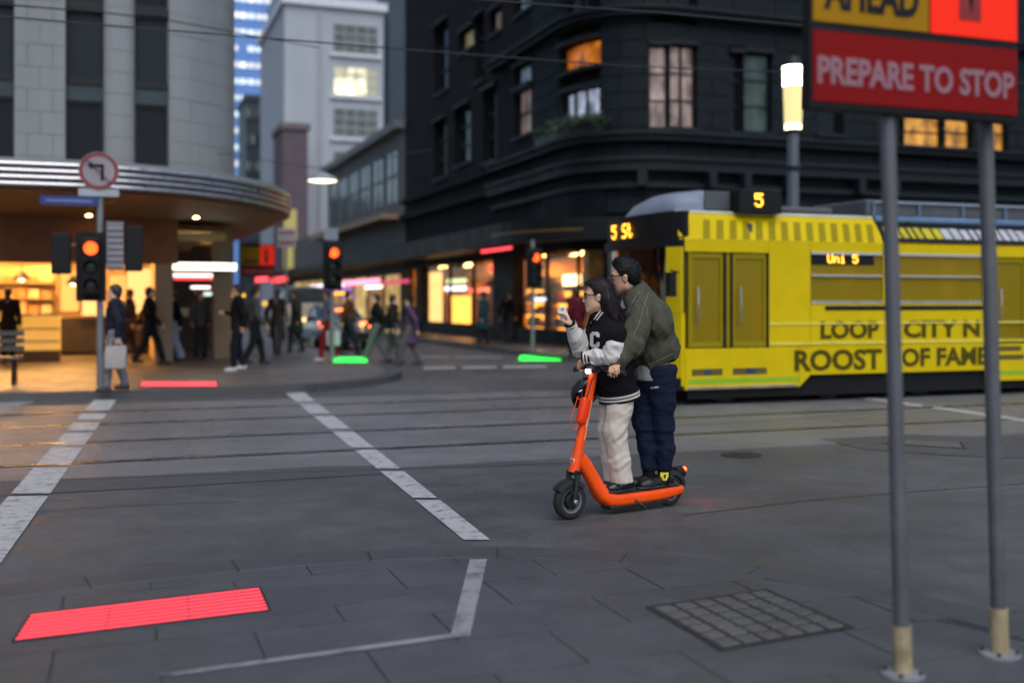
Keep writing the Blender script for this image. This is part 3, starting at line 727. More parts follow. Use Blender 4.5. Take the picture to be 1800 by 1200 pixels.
# shopfronts down the lane
m_shopw = mat('warm_shop_wall', (.66,.36,.12), .6, var=.2, vs=2); m_shelfw = mat('shelf_wood', (.28,.15,.06), .5)
mb = MB(); mb.box(RA+2.8,RA+3.0,31,52,KZ,3.3); mb.box(RA+.35,RA+5,51.8,52,KZ,3.3); mb.box(RA+.35,RA+5,30.9,31,KZ,3.3); mb.box(RA+.3,RA+5,41.6,41.8,KZ,3.3); part('shop_wall', mb, m_shopw, db)
mb = MB(); mb.box(RA+.3,RA+5,31,52,3.3,3.4); part('shop_ceiling', mb, m_ceil, db)
part('stall_riser', ring(-20.5, spx(1075), -.3, 0, KZ, .62), m_black, db)
for p0,p1 in ((733,742),(868,905),(1062,1100)):
    part('shop_pier', ring(spx(p0), spx(p1), -.35, .04, .0, 3.45), m_black, db)
part('shop_fascia', ring(-20.5, spx(1100), -.3, .03, 3.12, 3.45), m_black, db)
for p in (786,826,955,1010): part('mullion', ring(spx(p)-.04, spx(p)+.04, -.2, -.1, .62, 3.12,1), m_frame, db)
for i, b in enumerate(np.linspace(33,50,9)):
    mb = MB(); mb.box(RA+1.3+(i%2)*.6,RA+1.45+(i%2)*.6,b-.7,b+.7,3.2,3.28); part('ceiling_light', mb, m_warm, db)
gl = glass('shop_glass', (.98,.97,.95), .035)
for p0,p1 in ((743,867),(906,1061)): part('shop_window', ring(spx(p0), spx(p1), -.17, -.16, .63, 3.11), gl, db)
m_am2 = glow('amber_glow', (1,.40,.05), 2.2); m_pa2 = glow('peach_backlight', (1,.55,.18), 1.3)
def lane_panel(label, p0, p1, y0, y1, off, m, name='lit_panel', cat='lit panel'):
    a = RA+off; b1, b0 = bpx(p0,a), bpx(p1,a); zt = zpy(y0,a,(b0+b1)/2); zb = zpy(y1,a,(b0+b1)/2)
    t = thing(name, label, cat, (a,(b0+b1)/2,zb))
    mb = MB(); mb.box(a,a+.08,b0,b1,zb,zt); part('case', mb, m_frame, t)
    mb = MB(); mb.box(a-.012,a,b0+.01,b1-.01,zb+.01,zt-.01); part('panel', mb, m, t); return t
lane_panel('tall peach lit panel in the leftmost lane shop window',752,778,478,572,.8,m_pa2)
lane_panel('tall orange lit panel in the lane shop left of the teal coat',795,828,520,578,.8,m_am2)
lane_panel('pale green light sign in the lane shop window',785,820,490,498,.4,glow('pale_green_light',(.85,1,.5),1.2),'light_sign','sign')
lane_panel('white light sign with violet tint in the lane shop window',782,820,503,511,.4,glow('violet_white_light',(.9,.85,1),2.2),'light_sign','sign')
lane_panel('oval red neon sign in the lane shop window',825,860,506,514,.4,glow('red_neon',(1,.12,.06),3),'light_sign','sign')
lane_panel('small red light sign high in the lane shop window',860,886,467,476,.5,m_rl,'light_sign','sign')
lane_panel('blue-white light strip over the amber shelves',935,962,523,529,.5,glow('bluewhite_light',(.7,.75,1),2.0),'light_sign','sign')
lane_panel('large glowing cream lamp panel high in the corner shop',990,1022,482,502,.7,glow('cream_lamp',(1,.72,.3),4.0),'lit_panel','lamp panel')
# amber shelving with goods behind the corner window
def lane_shelf(label, short, p0, p1, off, rows, zt, cols_):
    a = RA+off; b1, b0 = bpx(p0,a), bpx(p1,a)
    t = thing('shop_shelf', label, 'shelf', (a,(b0+b1)/2,KZ))
    mb = MB(); mb.box(a+.4,a+.44,b0,b1,KZ,zt); part('back', mb, m_am2, t)  # shelf back glows by itself, standing in for the shop's amber light
    dz = (zt-.65)/rows
    for k in range(rows+1):
        mb = MB(); mb.box(a,a+.4,b0,b1,.65+dz*k-.02,.65+dz*k+.02); part('shelf', mb, m_shelfw, t)
    for e in (b0,b1):
        mb = MB(); mb.box(a,a+.42,e-.03,e+.03,KZ,zt); part('upright', mb, m_shelfw, t)
    n = max(3, int((b1-b0)/.42))
    for k in range(rows):
        for i in range(n):
            if random.random() < .2: continue
            bb = b0+.08+i*(b1-b0-.1)/n; ww = (b1-b0)/n*random.uniform(.5,.85); hh = dz*random.uniform(.35,.8); c = random.randrange(len(cols_))
            mb = MB(); mb.box(a+.05,a+.3,bb,bb+ww,.65+dz*k+.02,.65+dz*k+.02+hh); mb.box(a+.07,a+.28,bb+ww*.2,bb+ww*.8,.65+dz*k+.02+hh,.65+dz*k+.05+hh)
            solo('packet', mb, mat('packet%d'%c, cols_[c], .5), '%s packet, %s from left on the %s of the %s' % (('gold','red','cream','brown','dark','orange')[c], ORD[min(11,n-1-i)], ('lowest row','second row','third row','top row')[k], short), 'packet', (a+.05,bb,.65+dz*k), 'packets on the lane shop shelves')
pc = [(.75,.45,.05),(.6,.12,.04),(.8,.65,.35),(.35,.14,.05),(.15,.10,.08),(.8,.3,.05)]
lane_shelf('tall amber shelves in the corner shop window','tall amber shelves',908,956,.55,4,2.4,pc)
lane_shelf('amber shelves behind the phone in the corner shop window','shelves behind the phone',962,1056,.75,4,2.3,pc)
lane_shelf('brown back shelves in the lane shop beside the dark pier','brown shelves by the pier',832,866,.9,4,2.6,pc)
# window boxes with dark greenery on the ledge
def greenery(parent, c, r, n, m, name='foliage'):
    mb = MB()
    for _ in range(n):
        d = Vector((random.gauss(0,1),random.gauss(0,1),random.gauss(0,1))).normalized()*(random.random()**.4)
        p = Vector((c[0]+d.x*r[0], c[1]+d.y*r[1], c[2]+d.z*r[2])); x = Vector((random.gauss(0,1),random.gauss(0,1),random.gauss(0,.6))).normalized(); y = x.orthogonal().normalized(); s = random.uniform(.04,.09)
        mb.add([p-x*s, p+y*s*.4, p+x*s, p-y*s*.4], [(0,1,2),(0,2,3)])
    return part(name, mb, m, parent)
m_leaf = mat('dark_leaf', (.03,.055,.028), .5, var=.4, vs=6)
sp = spx(1018); pp = rpath(sp,.35)
t = thing('window_box', 'window box of dark plants on the curved ledge under the white blind', 'planter', (pp.x,pp.y,6.62))
e = ring(spx(962),spx(1070),.16,.44,6.625,6.86); part('box', e, m_frame, t)
for k in range(7):
    q = rpath(spx(966+k*16),.3); greenery(t, (q.x,q.y,7.0+.05*(k%2)), (.34,.25,.3), 160, m_leaf)

# ================================================================== BUILDINGS FARTHER DOWN THE LANE
m_lowb = mat('slate_render', (.085,.085,.09), .7, var=.2, vs=.8)
lo = thing('low_lane_building', 'dark grey low building with a sloping roofline along the lane', 'building', (RA+3,61,0))
mb = MB(); mb.box(RA,RA+9,52.05,73,KZ,10.1); part('wall', mb, m_lowb, lo)
mb = MB(); mb.box(RA-.5,RA+9,52.05,73,10.1,10.5); part('parapet', mb, mat('parapet_grey', (.16,.16,.17), .7), lo)
mb = MB(); mb.box(RA-1.2,RA,52.05,73,5.6,5.85); part('ledge', mb, mat('tan_ledge', (.30,.20,.12), .7), lo)
mb = MB(); mb.box(RA-2.2,RA,52.05,73,3.4,3.7); part('awning', mb, m_black, lo)
for k in range(6):
    b = 53.5+k*3.2; mb = MB(); mb.box(RA-.03,RA+.02,b,b+2,6.6,9.2); o = part('window', mb, mat('bluegrey_glass', (.05,.07,.095), .15, spec=.7), lo)
    mb = MB(); mb.box(RA-.07,RA-.03,b+.95,b+1.05,6.6,9.2); mb.box(RA-.08,RA-.03,b,b+2,7.9,8.0); part('frame', mb, m_frame, o)
for k in range(5):
    b = 53+k*3.9; mb = MB(); mb.box(RA-.04,RA+.02,b,b+3.0,.6,2.9); part('shop_window', mb, (room('dim_shop_a',(.45,.28,.08),.5), room('dim_shop_b',(.35,.17,.05),.5), room('dim_shop_c',(.55,.36,.12),.55))[k%3], lo)
lane_n = [('long pink neon sign across the lane awning',600,668,492,500,-2.25,glow('pink_neon',(1,.18,.30),2.6)),
 ('dim magenta neon strip right of the long pink one',672,720,492,499,-2.25,glow('magenta_neon',(.6,.04,.12),.9)),
 ('white light sign with violet edge down the lane',540,604,500,507,-2.6,glow('violet_white_light',(.9,.85,1),2.2)),
 ('thin violet light strip under the white lane sign',556,620,508,511,-2.6,glow('violet_neon',(.35,.05,.7),1.2)),
 ('small cream light sign under the pink neon',642,672,502,507,-2.3,m_wl), ('small gold light sign left in the lane',497,535,512,515,-2.5,glow('amber_light',(1,.5,.04),1.2)),
 ('tiny violet light strip low in the lane',600,624,521,524,-2.3,glow('violet_neon',(.35,.05,.7),1.2)), ('tiny gold light strip low in the lane',588,612,514,517,-2.2,m_ledamber),
 ('red light dashes high under the corner awning',846,900,436,442,-2.2,m_rl)]
lane_n += [('red light bar left of the pair under the distant warning sign',446,472,486,496,-9.2,m_rl), ('red light bar right of the pair under the distant warning sign',478,506,486,497,-9.2,m_rl),
 ('short white light strip over the van roof',498,522,508,511,-3.2,m_wl), ('orange light sign beside the van',462,490,530,537,-3.4,glow('amber_light',(1,.5,.04),1.2)), ('small white light high in the lane',540,556,512,515,-2.4,m_wl)]
for lab,p0,p1,y0,y1,off,m in lane_n: lane_panel(lab,p0,p1,y0,y1,off,m,'light_sign','sign')

m_whiteb = mat('white_render', (.35,.375,.42), .7, var=.1, vs=.5, streak=True)
wb = thing('white_office_building', 'tall white rendered building with four banks of windows behind the lane', 'building', (17,97,0))
wa0, wa1 = apx(500,95), apx(674,95)
mb = MB(); mb.box(wa0,wa1,95,112,0,27.4); part('wall', mb, m_whiteb, wb)
mb = MB(); mb.box(wa0-.3,wa1+.3,94.6,112.3,27.4,28.1); part('cornice', mb, mat('white_trim', (.6,.61,.66), .6), wb)
mb = MB(); mb.box(wa0+.5,wa1-.5,95.5,111,28.1,31); part('penthouse', mb, mat('blue_grey_plant', (.25,.30,.40), .5), wb)
m_gw = mat('grey_window', (.10,.11,.10), .25, spec=.6, var=.3, vs=1); m_lw = room('lit_office', (1,.95,.62), .7, .5, .5); m_lwd = glow('dim_office', (.55,.55,.38), .35)
for n_, (y0,y1) in enumerate(((42,92),(117,166),(190,240),(266,318))):
    a0, a1 = apx(586,95), apx(664,95); z1, z0 = zpy(y0,a0,95), zpy(y1,a0,95)
    for k in range(4):
        x0 = a0+(a1-a0)*k/4; x1 = a0+(a1-a0)*(k+1)/4
        mb = MB(); mb.box(x0+.04,x1-.04,94.97,95.02,z0,z1); mm = (m_lw if k in (0,1,2) else m_lwd) if n_ == 1 else m_gw
        o = part('window', mb, mm, wb)
        mb = MB()
        for j in range(4): zz = z0+(z1-z0)*j/3.0; mb.box(x0+.04,x1-.04,94.9,94.97,zz-.05,zz+.05)
        mb.box(x0-.01,x0+.05,94.88,94.97,z0,z1); part('frame', mb, m_whiteb, o)
    mb = MB(); mb.box(a0-.3,a1+.3,94.7,95,z0-.35,z0-.1); part('sill', mb, mat('white_trim', (.6,.61,.66), .6), wb)
mb = MB(); x = apx(560,94.8); mb.box(apx(560,94.8),apx(566,94.8),94.8,95,0,27); part('drain_pipe', mb, mat('pipe_grey', (.3,.31,.34), .5), wb)

m_navy = mat('navy_cladding', (.022,.040,.062), .35, var=.15, vs=.4)
def tower(name, label, px0, px1, b, dz, h, m, bands=None, bm_=None, step=3.2, side=10):
    a0, a1 = apx(px0,b), apx(px1,b); t = thing(name, label, 'building', ((a0+a1)/2,b,0))
    mb = MB(); mb.box(a0,a1,b,b+side,0,h); part('wall', mb, m, t)
    mb = MB(); mb.box(a0-.2,a1+.2,b-.2,b+side+.2,h,h+.6); part('parapet', mb, m, t)
    if bands:
        z = bands
        while z < h-1:
            mb = MB(); mb.box(a0,a1,b-.12,b,z,z+.22); part('floor_edge', mb, m, t); k = 0; nn = 7
            for k in range(nn):
                x0 = a0+(a1-a0)*k/nn; x1 = a0+(a1-a0)*(k+1)/nn
                if random.random() < .88:
                    mb = MB(); mb.box(x0+.15,x1-.15,b-.08,b-.01,z+.4,z+1.35); part('window', mb, random.choice(bm_), t)
            z += step
    return t
tower('navy_tower','dark navy tower between the white building and the charcoal one',683,742,100,0,44,m_navy)
tower('teal_dark_building','dark blue building with a few windows left of the white one',432,492,125,0,24.3,mat('ink_blue_wall',(.02,.034,.048),.5,var=.2), 4, [m_winglass, m_gw, m_winglass, glow('dim_green_office',(.25,.35,.28),.2)], 3.0, 8)
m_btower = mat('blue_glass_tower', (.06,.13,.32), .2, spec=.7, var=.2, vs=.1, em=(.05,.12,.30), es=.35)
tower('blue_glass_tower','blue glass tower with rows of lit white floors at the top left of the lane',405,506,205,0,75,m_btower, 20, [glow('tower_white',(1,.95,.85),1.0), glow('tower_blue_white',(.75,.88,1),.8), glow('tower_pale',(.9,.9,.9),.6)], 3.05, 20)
mv = thing('mauve_building', 'narrow mauve brick building left of the white one', 'building', (14,88,0))
mb = MB(); a0 = apx(497,88.5); a1 = apx(541,88.5); mb.box(a0,a1,88.5,94,0,15.5); part('wall', mb, mat('mauve_brick', (.095,.07,.085), .8, var=.2, vs=3), mv)
mb = MB(); mb.box(a0-.2,a1+.2,88.3,94,15.5,16.0); part('parapet', mb, mat('mauve_trim', (.13,.10,.11), .7), mv)
mb = MB(); mb.box(a0+.1,a0+1.1,88.4,88.5,4,9); part('lit_strip', mb, glow('olive_lit_strip',(.42,.36,.12),.5), mv)
# continuous dark frontage closing the lane, low at street level
fb = thing('lane_end_building', 'dark building closing the far end of the lane', 'building', (8,135,0))
mb = MB(); mb.box(-6,13.2,135,142,0,14); part('wall', mb, m_lowb, fb)
mb = MB(); mb.box(-6.2,13.4,134.8,142,14,14.6); part('parapet', mb, m_lowb, fb)
for k in range(6):
    mb = MB(); mb.box(-4+k*2.8,-2.2+k*2.8,134.95,135.02,1,3.2); part('shop_window', mb, room('dim_shop_b',(.35,.17,.05),.5), fb)
# frontage between low building and white building at street level
gp = thing('lane_shop_row', 'row of small dim shops under a black awning before the white building', 'building', (RA+2,80,0))
mb = MB(); mb.box(RA,RA+6,73.1,88.2,KZ,6.4); part('wall', mb, m_lowb, gp)
mb = MB(); mb.box(RA-2.2,RA,73.1,88.2,3.5,3.8); part('awning', mb, m_black, gp)
for k in range(4):
    mb = MB(); mb.box(RA-.04,RA+.02,73.6+k*3.6,76.4+k*3.6,.5,3); part('shop_window', mb, room(('dim_shop_a','dim_shop_c')[k%2],(.5,.32,.1),.5), gp)

# ground-floor wall of the dark building on the tram street
mbw = ring(spx(1101), sB, -.35, -.05, 0, 3.45); part('ground_floor_wall', mbw, m_black, db)

# ================================================================== TRAM
def film(name, dif, tint, f):                                # printed see-through window film
    m = bpy.data.materials.new(name); m.use_nodes = True
    n = m.node_tree.nodes; l = m.node_tree.links; n.clear()
    t = n.new('ShaderNodeBsdfTransparent'); t.inputs[0].default_value = tuple(tint)+(1,)
    d = n.new('ShaderNodeBsdfPrincipled'); d.inputs['Base Color'].default_value = tuple(dif)+(1,); d.inputs['Roughness'].default_value = .2
    mx = n.new('ShaderNodeMixShader'); mx.inputs[0].default_value = f; l.new(t.outputs[0], mx.inputs[1]); l.new(d.outputs[0], mx.inputs[2])
    o = n.new('ShaderNodeOutputMaterial'); l.new(mx.outputs[0], o.inputs[0]); MATS[name] = m; return m
m_yel_t = mat('tram_yellow', (.58,.43,.001), .45, var=.07, vs=2, spec=.15)
m_yel_d = mat('tram_olive_stripe', (.26,.20,.003), .45, var=.06, spec=.15)
m_ink = mat('tram_lettering', (.075,.058,.003), .5, var=.05, spec=.15)
m_ink2 = mat('tram_dark_square', (.10,.075,.01), .4); m_ink3 = mat('tram_blue_square', (.02,.04,.09), .4)
m_green = mat('lime_stripe', (.22,.42,.01), .4)
m_roofg = mat('tram_roof_grey', (.07,.075,.085), .5, var=.2); m_roofb = mat('roof_pipe_blue', (.13,.21,.34), .35, .3)
m_pod = mat('roof_pod_white', (.22,.25,.31), .4, var=.1)
m_olive_gl = film('olive_film_glass', (.36,.265,.004), (.80,.64,.08), .5); m_scr = glass('windscreen_glass', (.10,.11,.12), .16)
m_chrome = mat('rail_chrome', (.6,.6,.62), .2, 1)
TB, TE = 13.9, 23.0
TA = lambda px: apx(px, TB)
TF = TA(1199)
tram = thing('tram', 'yellow tram with dark lettering crossing behind the scooter', 'tram', (TF,TB,0))
def side(name, a0, a1, z0, z1, m, d0=0, d1=.06, parent=None, bevel=0):
    mb = MB(); mb.box(a0,a1,TB+d0,TB+d1,z0,z1); return part(name, mb, m, parent or tram, bevel=bevel)
d_0, d_1 = TA(1200), TA(1352)
# lower skirts and body sides
side('skirt', TF+.05, TA(1405), .24, .84, m_yel_t, bevel=.012)
mb = MB(); mb.extr([(TA(1405)+.004,TB,.24),(TA(1405)+.20,TB,.42),(TA(1405)+.20,TB,.84),(TA(1405)+.004,TB,.84)], (0,.06,0)); part('skirt', mb, m_yel_t, tram)
side('skirt', TA(1405)+.204, TA(1738), .42, .84, m_yel_t); side('skirt', TA(1738)+.004, TA(1738)+2.0, .24, .84, m_yel_t); side('skirt', TA(1738)+2.004, TE, .42, .84, m_yel_t)
side('body_panel', d_1, TA(1425), .844, 2.43, m_yel_t, bevel=.008)
side('body_panel', TA(1425)+.004, TA(1738), .844, 1.50, m_yel_t); side('body_panel', TA(1425)+.004, TA(1738), 2.29, 2.43, m_yel_t)
side('window_pillar', TA(1553), TA(1576), 1.504, 2.286, m_yel_t); side('window_pillar', TA(1729), TA(1738), 1.504, 2.286, m_yel_t)
side('header', TF+.05, d_1-.004, 2.26, 2.43, m_yel_t)
side('body_panel', TA(1738)+1.7, TE, .844, 1.5, m_yel_t); side('header', TA(1738)+.004, TE, 2.26, 2.43, m_yel_t)
# doors: two leaves with film-covered glass
def door(a0, a1, label=None):
    mid = (a0+a1)/2; q = mid-.02
    for k, (x0, x1) in enumerate(((a0+.03, mid-.091), (mid+.061, a1-.03))):
        o = side('door', x0, x1, .86, 2.25, m_olive_gl, .05, .06)
        for (y0,y1,z0,z1) in ((x0,x0+.05,.86,2.25),(x1-.05,x1,.86,2.25),(x0+.05,x1-.05,.86,.94),(x0+.05,x1-.05,2.17,2.25)):
            side('frame', y0, y1, z0, z1, m_yel_d, .03, .049, o)
        mb = MB(); mb.tube([(x0+.12,TB-.005,1.2),(x0+.12,TB-.02,1.25),(x0+.12,TB-.02,1.7),(x0+.12,TB-.005,1.75)], .012, 6); part('handle', mb, m_chrome, o, smooth=True)
    side('door_centre', mid-.049, mid+.019, .86, 2.25, m_yel_d, .02, .05)
    side('door_seal', mid-.09, mid-.05, .85, 2.255, m_black, .0, .07); side('door_seal', mid+.02, mid+.06, .85, 2.255, m_black, .0, .07)
    side('door_seal', a1-.03, a1, .85, 2.255, m_black, .0, .07); side('door_seal', a0, a0+.03, .85, 2.255, m_yel_d, .0, .07)
door(d_0+.1, d_1); door(TA(1738)+.1, TA(1738)+1.65)
# windows
def twin(a0, a1):
    o = side('window', a0, a1, 1.504, 2.286, m_olive_gl, .035, .045)
    side('frame', a0, a1, 2.25, 2.29, m_chrome, -.012, .03, o); side('frame', a0, a1, 1.5, 1.54, m_chrome, -.012, .03, o); side('frame', a0, a1, 1.915, 1.945, m_chrome, -.008, .034, o)
    return o
twin(TA(1425)+.006, TA(1553)-.004); twin(TA(1576)+.004, TA(1729)-.004); twin(TA(1738)+1.75, TE-.1)
for k in range(3): side('window_post', TA(1460+k*55), TA(1463+k*55), 1.504, 2.286, m_yel_d, .046, .06)
side('waist_stripe', TA(1450), TA(1736), 1.395, 1.465, m_black, -.006, 0)
for z in (1.185,.885): side('rubbing_strip', d_1, TE, z, z+.022, mat('strip_pale_yellow', (.75,.66,.15), .3), -.014, 0)
side('green_stripe', TF+.1, TA(1403), .33, .40, m_green, -.004, 0); side('green_stripe', TA(1738)+.01, TA(1738)+1.9, .33, .40, m_green, -.004, 0)
side('sill_strip', TF+.08, TA(1400), .255, .285, m_chrome, -.012, 0)
for (p0,p1,m) in ((1216,1238,m_ink2),(1238,1250,m_ink3),(1250,1270,m_ink2),(1288,1312,m_ink2),(1312,1328,m_ink3),(1328,1348,m_ink2)): side('printed_square', TA(p0), TA(p1), .45, .545, m, -.004, 0)
def lettering(s, p0, p1, z0, z1, m=None, bold=.012):
    a0, a1 = TA(p0), TA(p1); v, f = text_mb(s, z1-z0, .004, bold); xs = [q[0] for q in v]; k = (a1-a0)/(max(xs)-min(xs)); ys = [q[1] for q in v]; h = (z1-z0)/(max(ys)-min(ys)); cx = (max(xs)+min(xs))/2; cy = (max(ys)+min(ys))/2
    v = [((q[0]-cx)*k, (q[1]-cy)*h, q[2]) for q in v]
    mb = MB(); mb.add(*place((v,f), ((a0+a1)/2,TB-.004,(z0+z1)/2), (1,0,0), (0,0,1))); return part('lettering', mb, m or m_ink, tram)
lettering('LOOP', 1442, 1545, .955, 1.235); lettering('CITY N', 1588, 1722, .955, 1.235)
lettering('ROOST', 1396, 1550, .47, .80); lettering('OF FAME', 1584, 1736, .50, .80)
side('printed_square', TA(1745), TA(1800), .58, .66, m_ink2, -.004, 0); side('printed_square', TA(1740), TA(1795), .72, .80, m_ink2, -.004, 0)
# coving, striped at the front, dark with lettering behind
ax = TA(1556)
def cove(a0, a1, m, name, z0=2.434, z1=2.84, o=0):
    mb = MB(); mb.extr([(a0,TB-o,z0),(a0,TB+.30-o,z1),(a0,TB+.36,z1),(a0,TB+.06,z0)], (a1-a0,0,0)); return part(name, mb, m, tram)
cove(TF+.12, ax, m_yel_t, 'coving'); cove(ax+.006, TE, m_black, 'coving', 2.46, 2.80)
x = TF+.35
while x < ax-.2:
    mb = MB(); y = lambda z, o: TB-o+.30*(z-2.434)/.406; z0, z1 = 2.45, 2.75
    mb.add([(x,y(z0,.004),z0),(x+.12,y(z0,.004),z0),(x+.12+.13,y(z1,.004),z1),(x+.13,y(z1,.004),z1)], [(0,1,2,3)]); mb.extr([], (0,0,0)) if False else None
    part('stripe', mb, m_yel_d, tram); x += .225
rs = np.random.default_rng(3); x = ax+.12
while x < TE-1:                                             # unreadable advertising lettering on the rear coving
    w_ = rs.uniform(.07,.16); mm = mat('ad_yellow', (.50,.42,.01), .4) if x < TA(1662) else mat('ad_grey', (.42,.42,.45), .4)
    z0 = 2.535; z1 = 2.70+rs.uniform(0,.03); yy = lambda z: TB-.005+.30*(z-2.46)/.34
    mb = MB(); mb.add([(x,yy(z0),z0),(x+w_,yy(z0),z0),(x+w_,yy(z1),z1),(x,yy(z1),z1)], [(0,1,2,3)])
    part('advert_block', mb, mm, tram); x += w_+rs.uniform(.03,.06)
mb = MB(); mb.extr([(TF+.1,TB+.31,2.842),(TF+.1,TB+.5,2.90),(TF+.1,TB+2.1,2.90),(TF+.1,TB+2.29,2.842)], (TE-TF-.1,0,0)); part('roof', mb, m_roofg, tram)
mb = MB(); mb.tube([(TF+.3,TB+.33,2.86),(ax,TB+.33,2.86)], .03, 8); part('gutter', mb, mat('gutter_pale', (.50,.52,.40), .35), tram, smooth=True)
mb = MB(); mb.tube([(ax+.02,TB+.30,2.84),(TE,TB+.30,2.84)], .062, 10); part('roof_pipe', mb, m_roofb, tram, smooth=True)
mb = MB(); mb.box(TA(1560),TE,TB+.5,TB+2.0,2.90,3.18); part('roof_equipment', mb, m_roofg, tram, bevel=.04)
mb = MB(); mb.box(TA(1400),TA(1500),TB+.5,TB+1.8,2.90,3.02); part('roof_equipment', mb, m_roofg, tram, bevel=.04)
for k in range(8): mb = MB(); mb.tube([(TA(1570)+k*.9,TB+.46,2.9),(TA(1570)+k*.9,TB+.46,3.12)], .02, 6); part('roof_post', mb, m_roofb, tram)
mb = MB(); mb.tube([(TA(1570),TB+.46,3.13),(TE,TB+.46,3.13)], .018, 6); part('roof_rail', mb, m_pod, tram)
# front roof pod
rings = []
for f, h in ((0,.02),(.06,.22),(.25,.33),(.6,.38),(1,.36)):
    aa = TF+.12+f*1.15; rings.append([(aa, TB+.45+1.7*j/8, 2.89+h*(1-(2*j/8-1)**4*.6)) for j in range(9)]+[(aa, TB+2.15, 2.88),(aa,TB+.45,2.88)])
mb = MB(); mb.loft(rings); part('roof_pod', mb, m_pod, tram, smooth=True, sharp=50)
mb = MB(); mb.box(TF+.62,TF+1.27,TB+.40,TB+.447,2.93,3.2); part('pod_side', mb, m_roofg, tram)
# route box on the roof
r0, r1 = TA(1308)+.0, TA(1383); mb = MB(); mb.box(r0,r1,TB+.12,TB+.42,2.86,3.22); rb_ = part('route_box', mb, m_black, tram, bevel=.02)
zc = 3.055; led_parts('route_number', '5', ((TA(1343)),TB+.116,zc), (1,0,0), (0,0,1), .20, .75, m_ledamber, rb_)
# side destination display behind the first window
s0_, s1_ = TA(1428), TA(1538); mb = MB(); mb.box(s0_,s1_,TB+.02,TB+.034,2.10,2.275); sd_ = part('destination_display', mb, m_black, tram)
led_parts('route_character', 'Uni 5', ((s0_+s1_)/2,TB+.018,2.19), (1,0,0), (0,0,1), .135, .8, m_ledamber, sd_)
# rounded front end
def nose(o, n=12): return [Vector((TF-.30*math.sin(math.pi*i/n)**.6+o, TB+.02+2.56*i/n)) for i in range(n+1)]
def nband(name, z0, z1, m, o=0, t=.06, i0=0, i1=12, parent=None, rake=0):
    f = nose(o)[i0:i1+1]; b = nose(o+t)[i0:i1+1]; mb = MB()
    mb.prism([(p.x,p.y) for p in f[::-1]]+[(p.x,p.y) for p in b], z0, z1); return part(name, mb, m, parent or tram, smooth=True)
nband('front_lower', .3, 1.36, m_yel_t); nband('bumper', .24, .42, m_black, -.05, .05)
nband('windscreen', 1.364, 2.33, m_scr, .02, .02); nband('front_header', 2.334, 2.48, m_black, .0)
nband('front_top', 2.484, 2.85, m_black, .06)
mb = MB(); mb.extr([(TF-.02,TB+.02,2.434),(TF+.12,TB,2.434),(TF+.12,TB+.30,2.84),(TF+.03,TB+.30,2.84)], (0,.05,0)); part('cove_end', mb, m_yel_t, tram)
nband('front_pillar', 1.364, 2.33, m_yel_t, -.005, .05, 0, 1); nband('front_pillar', 1.364, 2.33, m_black, -.005, .05, 11, 12)
fx = TF-.30+.06-.02
led_parts('destination_character', '5 St', (fx,TB+1.45,2.63), (0,-1,0), (0,0,1), .22, .8, m_ledamber, tram)
for k in (.45,2.15):
    mb = MB(); mb.lathe([(.11,0),(.11,.05),(.001,.05)], (TF-.24,TB+k,.75), 16, (-1,0,0)); part('headlight', mb, mat('lamp_lens', (.8,.8,.75), .15), tram)
mb = MB(); mb.tube([(TF-.05,TB+.02,1.95),(TF-.25,TB-.12,1.98)], .014, 6); mb.box(TF-.30,TF-.2,TB-.2,TB-.05,1.6,1.95); part('mirror', mb, m_black, tram)
# interior
m_tfloor = mat('tram_floor', (.06,.06,.06), .7); m_tint = mat('tram_interior', (.35,.33,.28), .6); m_seat = mat('tram_seat', (.05,.12,.05), .7)
mb = MB(); mb.box(TF+.1,TE,TB+.07,TB+2.5,.78,.83); part('floor', mb, m_tfloor, tram)
mb = MB(); mb.box(TF+.1,TE,TB+2.54,TB+2.6,.24,1.5); mb.box(TF+.1,TE,TB+2.54,TB+2.6,2.3,2.84); part('far_side', mb, m_yel_t, tram)
for k in range(6):
    x = TF+.4+k*2.3; mb = MB(); mb.box(x+1.95,x+2.25,TB+2.54,TB+2.6,1.5,2.3); part('far_pillar', mb, m_yel_t, tram)
mb = MB(); mb.box(TF+.1,TE,TB+.4,TB+2.4,2.74,2.80); part('ceiling', mb, m_tint, tram)
mb = MB(); mb.box(TF+.6,TE-.3,TB+1.2,TB+1.4,2.70,2.735); part('ceiling_light', mb, glow('tram_light', (1,.62,.26), 5), tram)
for k in range(7):
    x = TA(1430)+k*.85; mb = MB(); mb.box(x,x+.4,TB+.15,TB+.55,.83,1.25); mb.box(x,x+.08,TB+.15,TB+.55,1.25,1.75); part('seat', mb, m_seat, tram, bevel=.03)
for k in range(5):
    x = TF+.9+k*1.4; mb = MB(); mb.tube([(x,TB+.7,.83),(x,TB+.7,2.74)], .018, 6); part('grab_pole', mb, mat('pole_yellow', (.7,.55,.02), .3), tram, smooth=True)
mb = MB(); mb.box(TF+1.2,TF+1.25,TB+.1,TB+2.5,.83,2.7); part('cab_partition', mb, m_roofg, tram)
